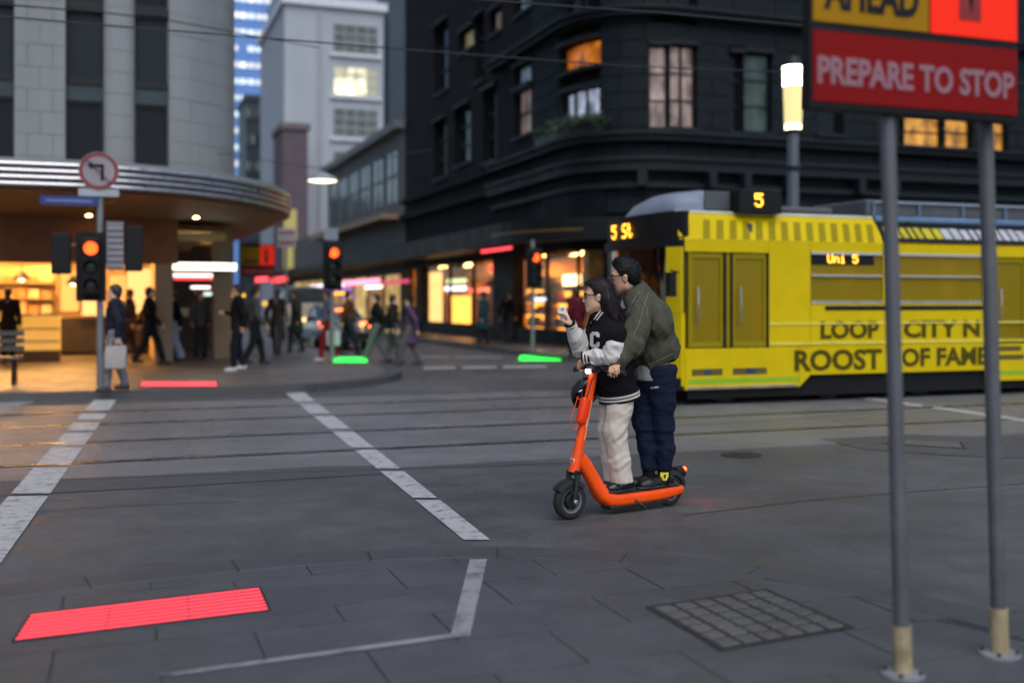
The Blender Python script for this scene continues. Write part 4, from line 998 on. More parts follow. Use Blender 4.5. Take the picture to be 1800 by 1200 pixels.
# running gear
mb = MB(); mb.box(TF+.15,TE,TB+.10,TB+.14,.10,.50); part('underbody_shade_strip', mb, m_black, tram)  # black strips added for the dark shade under the body, hiding the wheels
mb = MB(); mb.box(TF+.15,TE,TB+2.46,TB+2.5,.10,.50); part('underbody_shade_strip', mb, m_black, tram)
mb = MB(); mb.box(TF+.3,TE,TB+.45,TB+2.15,.28,.76); part('underframe', mb, m_black, tram)
for c in (TA(1480),TA(1480)+1.8,TA(1480)+7,TF+.9):
    for bb in (14.32,15.92):
        mb = MB(); mb.lathe([(.33,-.06),(.33,.06),(.25,.065),(.10,.08)], (c,bb,.335), 22, (0,-1,0)); part('wheel', mb, mat('wheel_steel', (.03,.03,.03), .5, .5), tram, smooth=True)
mb = MB(); mb.box(TA(1440),TA(1440)+2.6,TB+.18,TB+.3,.3,.5); part('bogie_frame', mb, m_black, tram)

# ================================================================== NEAR SIGN on two poles
m_pole = mat('galvanised_pole', (.12,.123,.135), .5, .4, var=.15, vs=5)
m_sleeve = mat('weathered_cream_sleeve', (.30,.24,.14), .7, var=.35, vs=14)
m_plate = mat('base_plate', (.26,.26,.27), .5, .3, var=.2, vs=8)
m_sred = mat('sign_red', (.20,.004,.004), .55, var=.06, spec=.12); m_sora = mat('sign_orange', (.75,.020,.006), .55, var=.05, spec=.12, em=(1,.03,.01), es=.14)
m_syel = mat('sign_yellow', (.33,.165,.004), .55, var=.06, spec=.12); m_swhite = mat('sign_white', (.27,.14,.17), .55, var=.05, spec=.12)
def prep_sign(label, p1, p2, zb, scale, full=True):
    # p1, p2: (a, b) of the two poles; zb: lower edge
    p1 = Vector(p1); p2 = Vector(p2); c = (p1+p2)/2; ux = Vector((1,0)); wd = 1.02*scale; z0 = zb
    t = thing('warning_sign', label, 'road sign', (c.x,c.y,p_z))
    for p in (p1,p2):
        top = zb+.95*scale; ln = .034
        mb = MB(); mb.tube([(p.x,p.y,p_z+.01),(p.x-ln*(top-p_z),p.y,top)], .031*scale, 14); o = part('pole', mb, m_pole, t, smooth=True)
        mb = MB(); mb.tube([(p.x,p.y,p_z+.012),(p.x-ln*.2,p.y,p_z+.20*scale)], .039*scale, 14); part('sleeve', mb, m_sleeve, o, smooth=True)
        mb = MB(); mb.lathe([(.085*scale,0),(.085*scale,.010),(.05*scale,.016)], (p.x,p.y,p_z), 4 if False else 20); part('base_plate', mb, m_plate, o, smooth=True)
        for q in range(4):
            ang = math.pi/4+q*math.pi/2; mb = MB(); mb.lathe([(.009*scale,0),(.009*scale,.024),(.001,.026)], (p.x+.068*scale*math.cos(ang),p.y+.068*scale*math.sin(ang),p_z), 6); part('bolt', mb, m_rust, o)
    l = min(p1.x,p2.x)-.485*scale; r = l+wd; y = min(p1.y,p2.y)-.06*scale
    h1 = .30*scale; h2 = .62*scale
    mb = MB(); mb.box(l,r,y,y+.05,z0,z0+h1+h2+.06); part('case', mb, m_black, t, bevel=.006)
    mb = MB(); mb.box(l+.012,r-.012,y-.006,y,z0+.03,z0+h1); part('red_panel', mb, m_sred, t)
    s = l+wd*.545; mb = MB(); mb.box(l+.012,s,y-.006,y,z0+h1+.035,z0+h1+h2); part('yellow_panel', mb, m_syel, t)
    mb = MB(); mb.box(s+.012,r-.012,y-.006,y,z0+h1+.035,z0+h1+h2+.03); op = part('orange_panel', mb, m_sora, t)
    def txt(s_, x0, x1, za, zb_, m):
        v, f = text_mb(s_, .1, .003, .0035); xs = [q[0] for q in v]; ys = [q[1] for q in v]; k = (x1-x0)/(max(xs)-min(xs)); h = (zb_-za)/(max(ys)-min(ys)); cx = (max(xs)+min(xs))/2; cy = (max(ys)+min(ys))/2
        mb = MB(); mb.add(*place(([((q[0]-cx)*k,(q[1]-cy)*h,q[2]) for q in v],f), ((x0+x1)/2,y-.008,(za+zb_)/2), (1,0,0), (0,0,1))); part('lettering', mb, m, t)
    txt('PREPARE TO STOP', l+.03, r-.03, z0+.095*scale, z0+.205*scale, m_swhite)
    txt('AHEAD', l+.06*scale, s-.05*scale, z0+h1+.085*scale, z0+h1+.235*scale, m_black)
    mb = MB(); mx_ = (s+r)/2-.02; mb.box(mx_-.06*scale,mx_+.05*scale,y-.009,y-.006,z0+h1+.10*scale,z0+h1+.55*scale); part('signal_symbol', mb, mat('symbol_dark_red', (.25,.01,.008), .5), op)
    mb = MB(); mb.extr([(mx_-.035*scale,y-.0095,z0+h1+.3*scale),(mx_,y-.0095,z0+h1+.13*scale),(mx_+.03*scale,y-.0095,z0+h1+.3*scale)], (0,-.002,0)); part('signal_symbol', mb, m_black, op)
    return t
p_z = .03
prep_sign('red and yellow prepare to stop sign on two poles close on the right', GA(1587,1186,.03), GA(1757,1150,.03), zpy(208,*GA(1587,1186,.03)), 1.0)
p_z = KZ
prep_sign('distant red and yellow warning sign left of the lane', (3.3,28.0), (3.8,28.0), zpy(486,3.5,28), .82)

# ================================================================== STREET LAMP behind the tram, hanging lamp, wires
lb_ = 19.4; la = apx(1394,lb_)
t = thing('street_lamp', 'lit glass lantern street lamp standing behind the tram', 'street lamp', (la,lb_,0))
zz = lambda y: zpy(y,la,lb_)
mb = MB(); mb.tube([(la,lb_,0),(la,lb_,zz(234))], [.135,.12], 16); part('post', mb, mat('lamp_post_grey', (.11,.12,.14), .4, .4), t, smooth=True)
mb = MB(); mb.lathe([(.16,zz(300)),(.17,zz(298)),(.17,zz(294)),(.16,zz(292))], (la,lb_,0), 16); part('collar', mb, m_frame, t)
for i, (y0,y1,r0,r1,m) in enumerate(((118,152,.215,.207,glow('lamp_bright',(1,.93,.70),9)),(154,218,.205,.180,glow('lamp_soft',(.85,.68,.30),.75)),(220,229,.170,.170,glow('lamp_base',(1,.86,.50),4)))):
    mb = MB(); mb.lathe([(r1,zz(y1)),(r0,zz(y0))], (la,lb_,0), 20); part('lantern_glass', mb, m, t, smooth=True)
mb = MB(); mb.lathe([(.22,zz(118)),(.23,zz(115)),(.16,zz(104)),(.12,zz(100)),(.001,zz(99))], (la,lb_,0), 20); part('cap', mb, m_frame, t, smooth=True)
mb = MB(); mb.lathe([(.17,zz(234)),(.185,zz(230)),(.185,zz(229))], (la,lb_,0), 20); part('collar', mb, m_frame, t)
mb = MB(); mb.lathe([(.209,zz(153.5)),(.211,zz(152.5))], (la,lb_,0), 20); part('band', mb, m_frame, t)

m_wire = mat('overhead_wire', (.012,.012,.014), .5)
def wire(label, pts, r=.012, b=15.2, b2=None):
    q = []
    for i, (px,py) in enumerate(pts):
        bb = b if b2 is None else b+(b2-b)*i/(len(pts)-1)
        a = apx(px,bb); q.append((a,bb,zpy(py,a,bb)))
    mb = MB(); mb.tube(q, r, 6); return solo('overhead_wire', mb, m_wire, label, 'wire', q[0], 'overhead wires', smooth=True)
wire('long overhead tram wire running across the whole picture', [(-200,12),(0,29),(175,44),(500,70),(800,94),(1100,116),(1400,128),(2100,160)], .011)
wire('upper overhead wire across the pale stone columns', [(-200,-4),(0,8),(175,22),(290,35),(417,58),(560,84)], .012, 15.0, 24)
wire('overhead wire crossing the top right of the charcoal building', [(500,-40),(820,-2),(980,10),(1150,22),(1400,44),(1700,70)], .011, 12, 12)
wire('thin span wire holding the hanging disc lamp', [(380,268),(480,285),(567,296),(650,284),(760,262)], .010, 26.4)
pb = 26.4; pa = apx(567,pb); pz = zpy(318,pa,pb)
t = thing('hanging_lamp', 'glowing disc lamp hung on a wire over the lane', 'lamp', (pa,pb,pz))
mb = MB(); mb.lathe([(.36,0),(.37,.03),(.30,.10),(.12,.18),(.04,.22),(.001,.22)], (pa,pb,pz), 24); part('shade', mb, mat('lamp_shade_grey', (.30,.34,.36), .4, .3), t, smooth=True)
mb = MB(); mb.lathe([(.001,-.02),(.30,-.015),(.35,.0)], (pa,pb,pz), 24); part('diffuser', mb, glow('disc_light', (1,.88,.48), 3.0), t, smooth=True)
mb = MB(); mb.tube([(pa,pb,pz+.2),(pa,pb,zpy(297,pa,pb))], .015, 6); part('rod', mb, m_wire, t)

# ================================================================== TRAFFIC SIGNALS and small signs
m_redlamp = glow('signal_red', (1,.06,.008), 3.6); m_offlens = mat('off_lens', (.02,.022,.02), .2)
def signal_head(t, a, b, z, lit=0, n=3, fa=-1, w_=.34, off=False):
    h = .30*n; z0 = z-.15-(n-1)*.30+.0
    mb = MB(); mb.box(a-w_/2-.06,a+w_/2+.06,b+.02,b+.035,z0-.1,z+.27); o = part('backboard', mb, m_black, t, bevel=.02)
    mb = MB(); mb.box(a-w_/2+.03,a+w_/2-.03,b-.14,b+.02,z0,z+.17); part('housing', mb, m_dk, o, bevel=.02)
    for k in range(n):
        zc = z-.30*k
        mb = MB(); mb.lathe([(.105,.0),(.09,.02),(.001,.035)], (a,b-.14,zc), 18, (0,-1,0)); part('lens', mb, m_redlamp if (k == 0 and lit) else m_offlens, o, smooth=True)
        mb = MB(); v = []
        for r_ in (.112,.125):
            for d_ in (0,.2):
                v += [(a+r_*math.cos(q), b-.14-d_, zc+r_*math.sin(q)) for q in np.linspace(-.35, math.pi+.35, 12)]
        f = [(i,i+1,12+i+1,12+i) for i in range(11)]+[(24+i+1,24+i,36+i,36+i+1) for i in range(11)]+[(12+i,12+i+1,36+i+1,36+i) for i in range(11)]
        mb.add(v,f); part('visor', mb, m_black, o)
sb_ = 18.98; sa_ = apx(176,sb_)
m_tpole = mat('signal_pole_grey', (.20,.21,.22), .45, .4, var=.15)
t = thing('traffic_signal', 'signal pole with a turn sign and blue street sign before the cafe', 'traffic signal', (sa_,sb_,KZ))
zt = lambda y: zpy(y,sa_,sb_)
mb = MB(); mb.tube([(sa_,sb_,KZ),(sa_,sb_,zt(275))], .055, 12); part('pole', mb, m_tpole, t, smooth=True)
signal_head(t, apx(160,sb_-.1), sb_-.12, zt(438), 1, 3)
mb = MB(); mb.box(sa_-.32-.42,sa_-.32-.12,sb_-.1,sb_+.2,zt(482),zt(412)); hd = part('side_head', mb, m_dk, t, bevel=.02)
mb = MB(); mb.box(sa_+.38,sa_+.66,sb_-.1,sb_+.2,zt(476),zt(396)); part('side_head', mb, m_dk, t, bevel=.02)
mb = MB(); mb.box(sa_-.5,sa_+.5,sb_-.02,sb_+.02,zt(432),zt(429)); part('bracket', mb, m_tpole, t)
mb = MB(); mb.box(sa_+.1,sa_+.36,sb_-.16,sb_-.06,zt(474),zt(390)); lo_ = part('louvred_box', mb, mat('louvre_grey', (.16,.16,.18), .5), t)
for k in range(7): mb = MB(); z = zt(470)+k*(zt(394)-zt(470))/7; mb.box(sa_+.11,sa_+.35,sb_-.185,sb_-.162,z,z+.05); part('louvre', mb, mat('louvre_pale', (.22,.21,.24), .5), lo_)
mb = MB(); mb.box(sa_-.9,sa_-.03,sb_-.08,sb_-.055,zt(363),zt(347)); bs_ = part('street_sign', mb, mat('sign_blue', (.012,.03,.16), .4), t, label='blue street name sign')
mb = MB(); mb.box(sa_-.82,sa_-.12,sb_-.086,sb_-.082,zt(357.5),zt(353)); part('name_strip', mb, mat('sign_blue_text', (.12,.14,.28), .5), bs_)
c_ = (sa_-.02,sb_-.09,zt(302))
mb = MB(); mb.lathe([(.31,0),(.31,.012),(.001,.012)], c_, 28, (0,-1,0)); ds_ = part('turn_sign', mb, mat('sign_plate_white', (.24,.22,.25), .55), t)
mb = MB(); mb.lathe([(.30,.013),(.30,.018),(.245,.018),(.245,.013),(.30,.013)], c_, 28, (0,-1,0), caps=False); part('red_ring', mb, mat('ring_red', (.20,.015,.02), .5), ds_)
mb = MB(); y = c_[1]-.02
mb.box(c_[0]+.03,c_[0]+.08,y-.004,y,c_[2]-.15,c_[2]+.06); mb.box(c_[0]-.10,c_[0]+.08,y-.004,y,c_[2]+.06,c_[2]+.11); mb.extr([(c_[0]-.10,y,c_[2]+.02),(c_[0]-.10,y,c_[2]+.15),(c_[0]-.17,y,c_[2]+.085)], (0,-.004,0)); part('arrow', mb, m_black, ds_)
mb = MB(); mb.bar((c_[0]-.19,y-.006,c_[2]+.19),(c_[0]+.19,y-.006,c_[2]-.19),.004,.05,(0,1,0)); part('red_bar', mb, mat('ring_red', (.20,.015,.02), .5), ds_)
mb = MB(); mb.box(c_[0]-.31,c_[0]+.31,sb_-.09,sb_-.075,zt(346),zt(333)); part('plate', mb, mat('plate_grey', (.30,.33,.37), .5), t)
def simple_signal(label, px, py, b, top=None):
    a = apx(px,b); z = zpy(py,a,b); t = thing('traffic_signal', label, 'traffic signal', (a,b+.12,KZ))
    mb = MB(); mb.tube([(a,b+.12,KZ),(a,b+.12,z+.5)], .055, 10); part('pole', mb, m_tpole, t, smooth=True)
    signal_head(t, a, b, z, 1, 3)
    if top: mb = MB(); mb.box(a-.2,a+.12,b-.02,b,z+.30,z+.58); part('plate', mb, mat('plate_bluegrey', (.16,.20,.24), .4), t)
    return t
simple_signal('traffic signal showing red at the lane mouth left of the cars', 585, 445, 25.0, True)
simple_signal('traffic signal showing red against the lane shop windows', 939, 453, 28.0)
a = apx(503,27.4); t = thing('parking_sign', 'small white sign with red bands on a post left of the lane', 'sign', (a,27.4,KZ))
mb = MB(); mb.tube([(a,27.4,KZ),(a,27.4,3.35)], .03, 8); part('post', mb, m_tpole, t)
mb = MB(); z1, z0 = zpy(401,a,27.4), zpy(435,a,27.4); mb.box(a-.23,a+.23,27.34,27.36,z0,z1); pl_ = part('plate', mb, mat('sign_plate_white', (.24,.22,.25), .55), t)
for f in (.2,.72): mb = MB(); mb.box(a-.19,a+.19,27.33,27.338,z0+(z1-z0)*f,z0+(z1-z0)*(f+.1)); part('red_band', mb, mat('ring_red', (.20,.015,.02), .5), pl_)

# slatted bench at the left edge
t = thing('street_bench', 'dark slatted bench by the kerb at the left edge', 'bench', (apx(-5,20.1),20.1,KZ))
a0, a1 = apx(-70,20.1), apx(40,20.1)
for k in range(4): mb = MB(); mb.box(a0,a1,19.9+k*.12,19.99+k*.12,.56,.60); part('slat', mb, mat('bench_slat', (.06,.055,.05), .4), t)
for k in range(3): mb = MB(); mb.box(a0,a1,20.42,20.45,.68+k*.13,.77+k*.13); part('back_slat', mb, mat('bench_slat', (.06,.055,.05), .4), t)
for a in (a0+.12,a1-.16): mb = MB(); mb.box(a,a+.05,19.9,20.45,KZ,.555); part('leg', mb, m_black, t)

# ================================================================== VEHICLES in the lane (seen from behind)
def rrect(c, hw, z0, z1, y, p=4, n=20, taper=0):
    out = []
    for j in range(n):
        q = 2*math.pi*j/n; cx, sx = math.cos(q), math.sin(q); f = (abs(cx)**p+abs(sx)**p)**(-1/p)
        zz_ = (z0+z1)/2+sx*f*(z1-z0)/2; ww = hw*(1-taper*max(0,(zz_-z0)/(z1-z0)))
        out.append((c+cx*f*ww, y, zz_))
    return out
def vehicle(name, label, cat, a, b, L, hw, prof, glass_prof, mbody, tail, wheel_r, lit_plate=None, bar=None):
    t = thing(name, label, cat, (a,b,0))
    mb = MB(); mb.loft([rrect(a, hw*k, z0, z1, b+y, 5) for (y,k,z0,z1) in prof]); body = part('body', mb, mbody, t, smooth=True, sharp=50)
    mb = MB(); mb.loft([rrect(a, hw*k, z0, z1, b+y, 4, taper=.18) for (y,k,z0,z1) in glass_prof]); part('glasshouse', mb, mat('car_glass', (.035,.05,.06), .1, spec=.8), t, smooth=True, sharp=50)
    y0 = min(p[0] for p in glass_prof if p[3] >= max(q[3] for q in glass_prof)-.03); y1 = max(p[0] for p in glass_prof if p[3] >= max(q[3] for q in glass_prof)-.03); zr = max(p[3] for p in glass_prof)
    mb = MB(); mb.loft([rrect(a, hw*.74, zr-.05, zr+.02, b+y, 3) for y in (y0,y1)]); part('roof', mb, mbody, t, smooth=True, sharp=50)
    for s in (-1,1):
        for y in (prof[0][0]+.75, prof[-1][0]-.8):
            mb = MB(); mb.lathe([(wheel_r*.6,.1),(wheel_r,.09),(wheel_r,-.09),(wheel_r*.6,-.1)], (a+s*(hw-.1),b+y,wheel_r), 20, (1,0,0)); o = part('wheel', mb, m_black, t, smooth=True)
            mb = MB(); mb.lathe([(wheel_r*.6,.0),(wheel_r*.55,.11),(.02,.09)], (a+s*(hw-.1),b+y,wheel_r), 14, (s,0,0)); part('rim', mb, m_alu, o)
        (tz0,tz1,tw,tm) = tail
        mb = MB(); x0 = a+s*hw*.94; x1 = a+s*(hw*.94-tw); mb.box(min(x0,x1),max(x0,x1),b-.03,b+.1,tz0,tz1); part('tail_light', mb, tm, t, bevel=.02)
        mb = MB(); mb.box(a+s*(hw+.12)-.1,a+s*(hw+.12)+.1,b+L*.62,b+L*.62+.08,prof[1][3]-.02,prof[1][3]+.13); part('mirror', mb, mbody, t, bevel=.02)
    mb = MB(); mb.box(a-hw*.93,a+hw*.93,b-.06,b+.12,prof[0][2]+.03,prof[0][2]+.24); part('bumper', mb, m_black, t, bevel=.04)
    mb = MB(); pz_ = lit_plate[0] if lit_plate else .75; mb.box(a-.19,a+.19,b-.045,b-.03,pz_,pz_+.12); part('number_plate', mb, lit_plate[1] if lit_plate else m_swhite, t)
    if bar: mb = MB(); mb.box(a-bar[1],a+bar[1],b+bar[2],b+bar[2]+.05,bar[0],bar[0]+.05); part('brake_light', mb, bar[3], t)
    return t
m_silver = mat('silver_blue_paint', (.20,.24,.30), .25, .5, coat=.6, var=.04); m_vanp = mat('van_cream_paint', (.50,.47,.40), .35, var=.06, coat=.3)
m_tail = glow('tail_lamp', (1,.16,.04), 5); m_taild = glow('tail_lamp_dim', (.7,.05,.02), 1.0)
cb = 33.0; ca = ab(Vector((-5.15,33.4,0)))[0]
vehicle('sedan_car', 'silver sedan with glowing tail lights stopped in the lane', 'car', ca, ab(Vector((-5.15,33.4,0)))[1], 4.6, .88,
    [(0,.90,.35,.92),(.15,.97,.25,1.0),(.9,1,.22,1.0),(2.4,1,.22,.96),(3.6,.98,.22,.9),(4.4,.92,.25,.78),(4.6,.8,.35,.65)],
    [(.75,.82,.9,.98),(1.15,.88,.9,1.28),(1.5,.88,.9,1.42),(2.5,.88,.9,1.42),(3.3,.86,.88,.95)], m_silver, (.74,.90,.36,m_tail), .31, bar=(1.25,.28,1.05,m_tail))
va, vb = ab(Vector((-7.75,41,0)))
vehicle('delivery_van', 'cream van with a lit number plate in the lane beyond the sedan', 'van', va, vb, 4.9, .93,
    [(0,.95,.4,1.45),(.1,1,.3,1.5),(3.2,1,.28,1.5),(4.3,.97,.3,1.15),(4.9,.88,.4,.95)],
    [(.03,.90,1.4,2.02),(.15,.94,1.4,2.1),(3.0,.94,1.4,2.1),(3.9,.86,1.3,1.42)], m_vanp, (.95,1.35,.14,m_taild), .34, (.78,glow('plate_glow',(1,.62,.28),2.2)))

# ================================================================== FIGURES: smooth bodies and clothes from blended volumes
class SDF:
    def __init__(s, lo, hi, h):
        s.lo = np.array(lo, float); s.h = h; s.n = np.maximum(4, np.ceil((np.array(hi)-s.lo)/h).astype(int)+1)
        s.d = np.full(s.n, .2, np.float32)
    def _sub(s, lo, hi):
        i0 = np.clip(np.floor((np.array(lo)-s.lo)/s.h).astype(int), 0, s.n-1); i1 = np.clip(np.ceil((np.array(hi)-s.lo)/s.h).astype(int)+1, 1, s.n)
        sl = tuple(slice(a,b) for a,b in zip(i0,i1))
        ax = [(s.lo[k]+np.arange(i0[k],i1[k])*s.h).astype(np.float32) for k in range(3)]
        return sl, np.meshgrid(*ax, indexing='ij', sparse=True)
    def _mix(s, sl, d, k, sub=False):
        a = s.d[sl]
        if sub:
            d = -d; hh = np.maximum(k-np.abs(a-d),0)/k; s.d[sl] = np.maximum(a,d)+hh*hh*k*.25
        else:
            hh = np.maximum(k-np.abs(a-d),0)/k; s.d[sl] = np.minimum(a,d)-hh*hh*k*.25
        return s
    def cone(s, p, r1, q, r2, k=.02, sub=False):
        p = np.array(p,float); q = np.array(q,float); pad = max(r1,r2)+k+3*s.h
        sl, (X,Y,Z) = s._sub(np.minimum(p,q)-pad, np.maximum(p,q)+pad)
        ba = q-p; L2 = float(ba@ba)+1e-9
        t = np.clip(((X-p[0])*ba[0]+(Y-p[1])*ba[1]+(Z-p[2])*ba[2])/L2, 0, 1)
        d = np.sqrt((X-p[0]-ba[0]*t)**2+(Y-p[1]-ba[1]*t)**2+(Z-p[2]-ba[2]*t)**2)-(r1+(r2-r1)*t)
        return s._mix(sl, d.astype(np.float32), k, sub)
    def ell(s, c, r, R=None, k=.02, sub=False):
        c = np.array(c,float); m = max(r)+k+3*s.h
        sl, (X,Y,Z) = s._sub(c-m, c+m)
        R = np.eye(3) if R is None else np.array(R)          # columns: axes of the ellipsoid
        x, y, z = X-c[0], Y-c[1], Z-c[2]
        u = [(x*R[0][i]+y*R[1][i]+z*R[2][i])/r[i] for i in range(3)]
        k0 = np.sqrt(u[0]**2+u[1]**2+u[2]**2); k1 = np.sqrt((u[0]/r[0])**2+(u[1]/r[1])**2+(u[2]/r[2])**2)+1e-6
        return s._mix(sl, (k0*(k0-1)/k1).astype(np.float32), k, sub)
    def chain(s, pts, rs, k=.02):
        for i in range(len(pts)-1): s.cone(pts[i], rs[i], pts[i+1], rs[i+1], k)
        return s
    def cut(s, p, n, k=.006):                                # keep the side against the normal
        p = np.array(p,float); n = np.array(n,float); n /= np.linalg.norm(n)
        sl, (X,Y,Z) = s._sub(s.lo, s.lo+s.h*s.n)
        d = ((X-p[0])*n[0]+(Y-p[1])*n[1]+(Z-p[2])*n[2]).astype(np.float32)
        hh = np.maximum(k-np.abs(s.d-d),0)/k; s.d = np.maximum(s.d,d)+hh*hh*k*.25; return s
    def mesh(s):
        d = s.d; ins = d < 0; c = np.zeros(s.n-1, np.int8)
        for o in np.ndindex(2,2,2): c += ins[o[0]:s.n[0]-1+o[0], o[1]:s.n[1]-1+o[1], o[2]:s.n[2]-1+o[2]]
        act = (c > 0) & (c < 8); idx = np.full(act.shape, -1, np.int64); ac = np.argwhere(act); idx[act] = np.arange(len(ac))
        P_ = np.zeros((len(ac),3)); N_ = np.zeros(len(ac))
        cs = list(np.ndindex(2,2,2))
        for i in range(8):
            for j in range(i+1,8):
                oi, oj = np.array(cs[i]), np.array(cs[j])
                if abs(oi-oj).sum() != 1: continue
                a = d[tuple((ac+oi).T)].astype(float); b = d[tuple((ac+oj).T)].astype(float); x = (a < 0) != (b < 0)
                t = np.where(x, a/(np.where(x,a-b,1)), 0); P_ += np.where(x[:,None], oi+t[:,None]*(oj-oi), 0); N_ += x
        v = s.lo+s.h*(ac+P_/np.maximum(N_,1)[:,None]); F_ = []
        for ax in range(3):
            e = [(1,0,0),(0,1,0),(0,0,1)][ax]; u, w_ = [k for k in range(3) if k != ax]
            A_ = ins[:s.n[0]-e[0], :s.n[1]-e[1], :s.n[2]-e[2]]; B_ = ins[e[0]:, e[1]:, e[2]:]
            q = np.argwhere(A_ != B_); q = q[(q[:,u] > 0) & (q[:,w_] > 0) & (q[:,u] < s.n[u]-1) & (q[:,w_] < s.n[w_]-1)]
            fl = A_[tuple(q.T)]
            def cell(du, dw):
                z = q.copy(); z[:,u] -= du; z[:,w_] -= dw; return idx[tuple(z.T)]
            f = np.stack([cell(1,1), cell(0,1), cell(0,0), cell(1,0)], 1)
            flip = ~fl if ax != 1 else fl
            f[flip] = f[flip][:, ::-1]; F_.append(f)
        return v, np.concatenate(F_)
def relax(v, f, it=2, w_=.5):
    e = np.concatenate([f[:,[0,1]],f[:,[1,2]],f[:,[2,3]],f[:,[3,0]]]); n = len(v)
    for _ in range(it):
        acc = np.zeros_like(v); cnt = np.zeros(n)
        for k in range(3):
            acc[:,k] = np.bincount(e[:,0], v[e[:,1],k], n)+np.bincount(e[:,1], v[e[:,0],k], n)
        cnt = np.bincount(e[:,0], minlength=n)+np.bincount(e[:,1], minlength=n)
        v = v*(1-w_)+w_*acc/np.maximum(cnt,1)[:,None]
    return v
def vnormals(v, f):
    nn = np.cross(v[f[:,2]]-v[f[:,0]], v[f[:,3]]-v[f[:,1]]); out = np.zeros_like(v)
    for k in range(4):
        for c in range(3): out[:,c] += np.bincount(f[:,k], nn[:,c], len(v))
    return out/(np.linalg.norm(out,axis=1)[:,None]+1e-9)
_L = rng.random((32,32,32)).astype(np.float32)
def vnoise(p):
    i = np.floor(p).astype(int); f = p-i; f = f*f*(3-2*f); r = 0
    for o in np.ndindex(2,2,2):
        j = (i+o) % 32; w_ = np.prod(np.where(np.array(o), f, 1-f), axis=1); r = r+w_*_L[j[:,0],j[:,1],j[:,2]]
    return r*2-1
def sdf_part(name, s, m, parent, rel=1, folds=None, disp=None, dec=0):
    v, f = s.mesh()
    if rel: v = relax(v, f, rel)
    if folds is not None:                                    # cloth folds: (amplitude, scale xyz)
        nn = vnormals(v,f)
        for amp, sc_ in folds: 
            t_ = vnoise(v*np.array(sc_)+7.3); v = v+nn*(amp*(1-2*np.abs(t_)))[:,None]
    if disp is not None: nn = vnormals(v,f); v = v+nn*disp(v)[:,None]
    mb = MB(); mb.v = [tuple(x) for x in v]; mb.f = [tuple(int(i) for i in q) for q in f]; mb.m = [0]*len(f)
    o = part(name, mb, m, parent, smooth=True, sharp=75)
    BV[name, parent.name] = (v,f); return o
BV = {}
def rotz(a): c, s_ = math.cos(a), math.sin(a); return np.array([[c,-s_,0],[s_,c,0],[0,0,1]])
def head_frame(yaw, pitch=0, roll=0):                        # columns: forward, left, up
    f = np.array([math.cos(yaw)*math.cos(pitch), math.sin(yaw)*math.cos(pitch), math.sin(pitch)])
    l = np.array([-math.sin(yaw), math.cos(yaw), 0]); u = np.cross(f,l)
    l2 = l*math.cos(roll)+u*math.sin(roll); u2 = np.cross(f,l2)
    return np.stack([f,l2,u2],1)
def head_sdf(s, c, R, k=1.0, fine=True):
    T = lambda p: np.array(c)+R@(np.array(p)*k)
    E = lambda p, r, kk=.02, sub=False: s.ell(T(p), [x*k for x in r], R, kk, sub)
    E((-.014,0,.036),(.094,.073,.086)); E((.030,0,-.028),(.060,.057,.080),.03)
    s.cone(T((.005,.034,-.062)),.030*k,T((.066,.008,-.098)),.020*k,.025); s.cone(T((.005,-.034,-.062)),.030*k,T((.066,-.008,-.098)),.020*k,.025)
    s.cone(T((.088,0,.012)),.008*k,T((.103,0,-.028)),.0125*k,.014)
    E((.074,0,.030),(.018,.045,.012),.02)
    if fine:
        for sy in (1,-1):
            E((.088,.030*sy,.008),(.014,.016,.010),.012,True)
            E((-.004,.076*sy,-.008),(.019,.010,.031),.008); s.cone(T((-.006,.070*sy,0)),.01*k,T((-.010,.082*sy,.005)),.012*k,.01)
            E((.076,.031*sy,.006),(.012,.013,.012),.006)
        E((.087,0,-.056),(.011,.021,.007),.006); E((.084,0,-.069),(.011,.018,.007),.006)
    return T
def hand_sdf(s, wr, f, n, side, curl=(.5,.7,.5), k=1.0, spread=.18, thumb=.5, h=.0):
    """wr wrist, f pointing direction, n palm normal, side: direction towards the thumb"""
    f = np.array(f,float); f /= np.linalg.norm(f); n = np.array(n,float); n -= f*(n@f); n /= np.linalg.norm(n)
    w_ = np.cross(f,n); w_ = w_ if w_@np.array(side,float) > 0 else -w_
    wr = np.array(wr,float); R = np.stack([f,w_,n],1)
    s.cone(wr-f*.05*k, .026*k, wr+f*.015*k, .024*k, .015)
    s.ell(wr+f*.052*k, (.050*k,.042*k,.016*k), R, .015)
    for i, (o, L) in enumerate(zip((.031,.011,-.010,-.029), (.070,.078,.073,.058))):
        p = wr+f*.085*k+w_*o*k; ang = 0; d0 = f+w_*(o*spread*8); d0 /= np.linalg.norm(d0)
        rr = [.0098,.0092,.0086,.0076]
        for j, fr in enumerate((.45,.32,.25)):
            ang += curl[j]; d = d0*math.cos(ang)+n*math.sin(ang); q = p+d*L*fr*k
            s.cone(p, rr[j]*k, q, rr[j+1]*k, .004); p = q
    p = wr+f*.018*k+w_*.030*k; d = f*.65+w_*.75*(1-thumb)+n*(.15+thumb*.9); d /= np.linalg.norm(d)
    q = p+d*.042*k; s.cone(p,.0155*k,q,.0125*k,.01); d2 = d*.6+f*.6+n*thumb*.4; d2 /= np.linalg.norm(d2); s.cone(q,.0120*k,q+d2*.036*k,.009*k,.005)
    return R

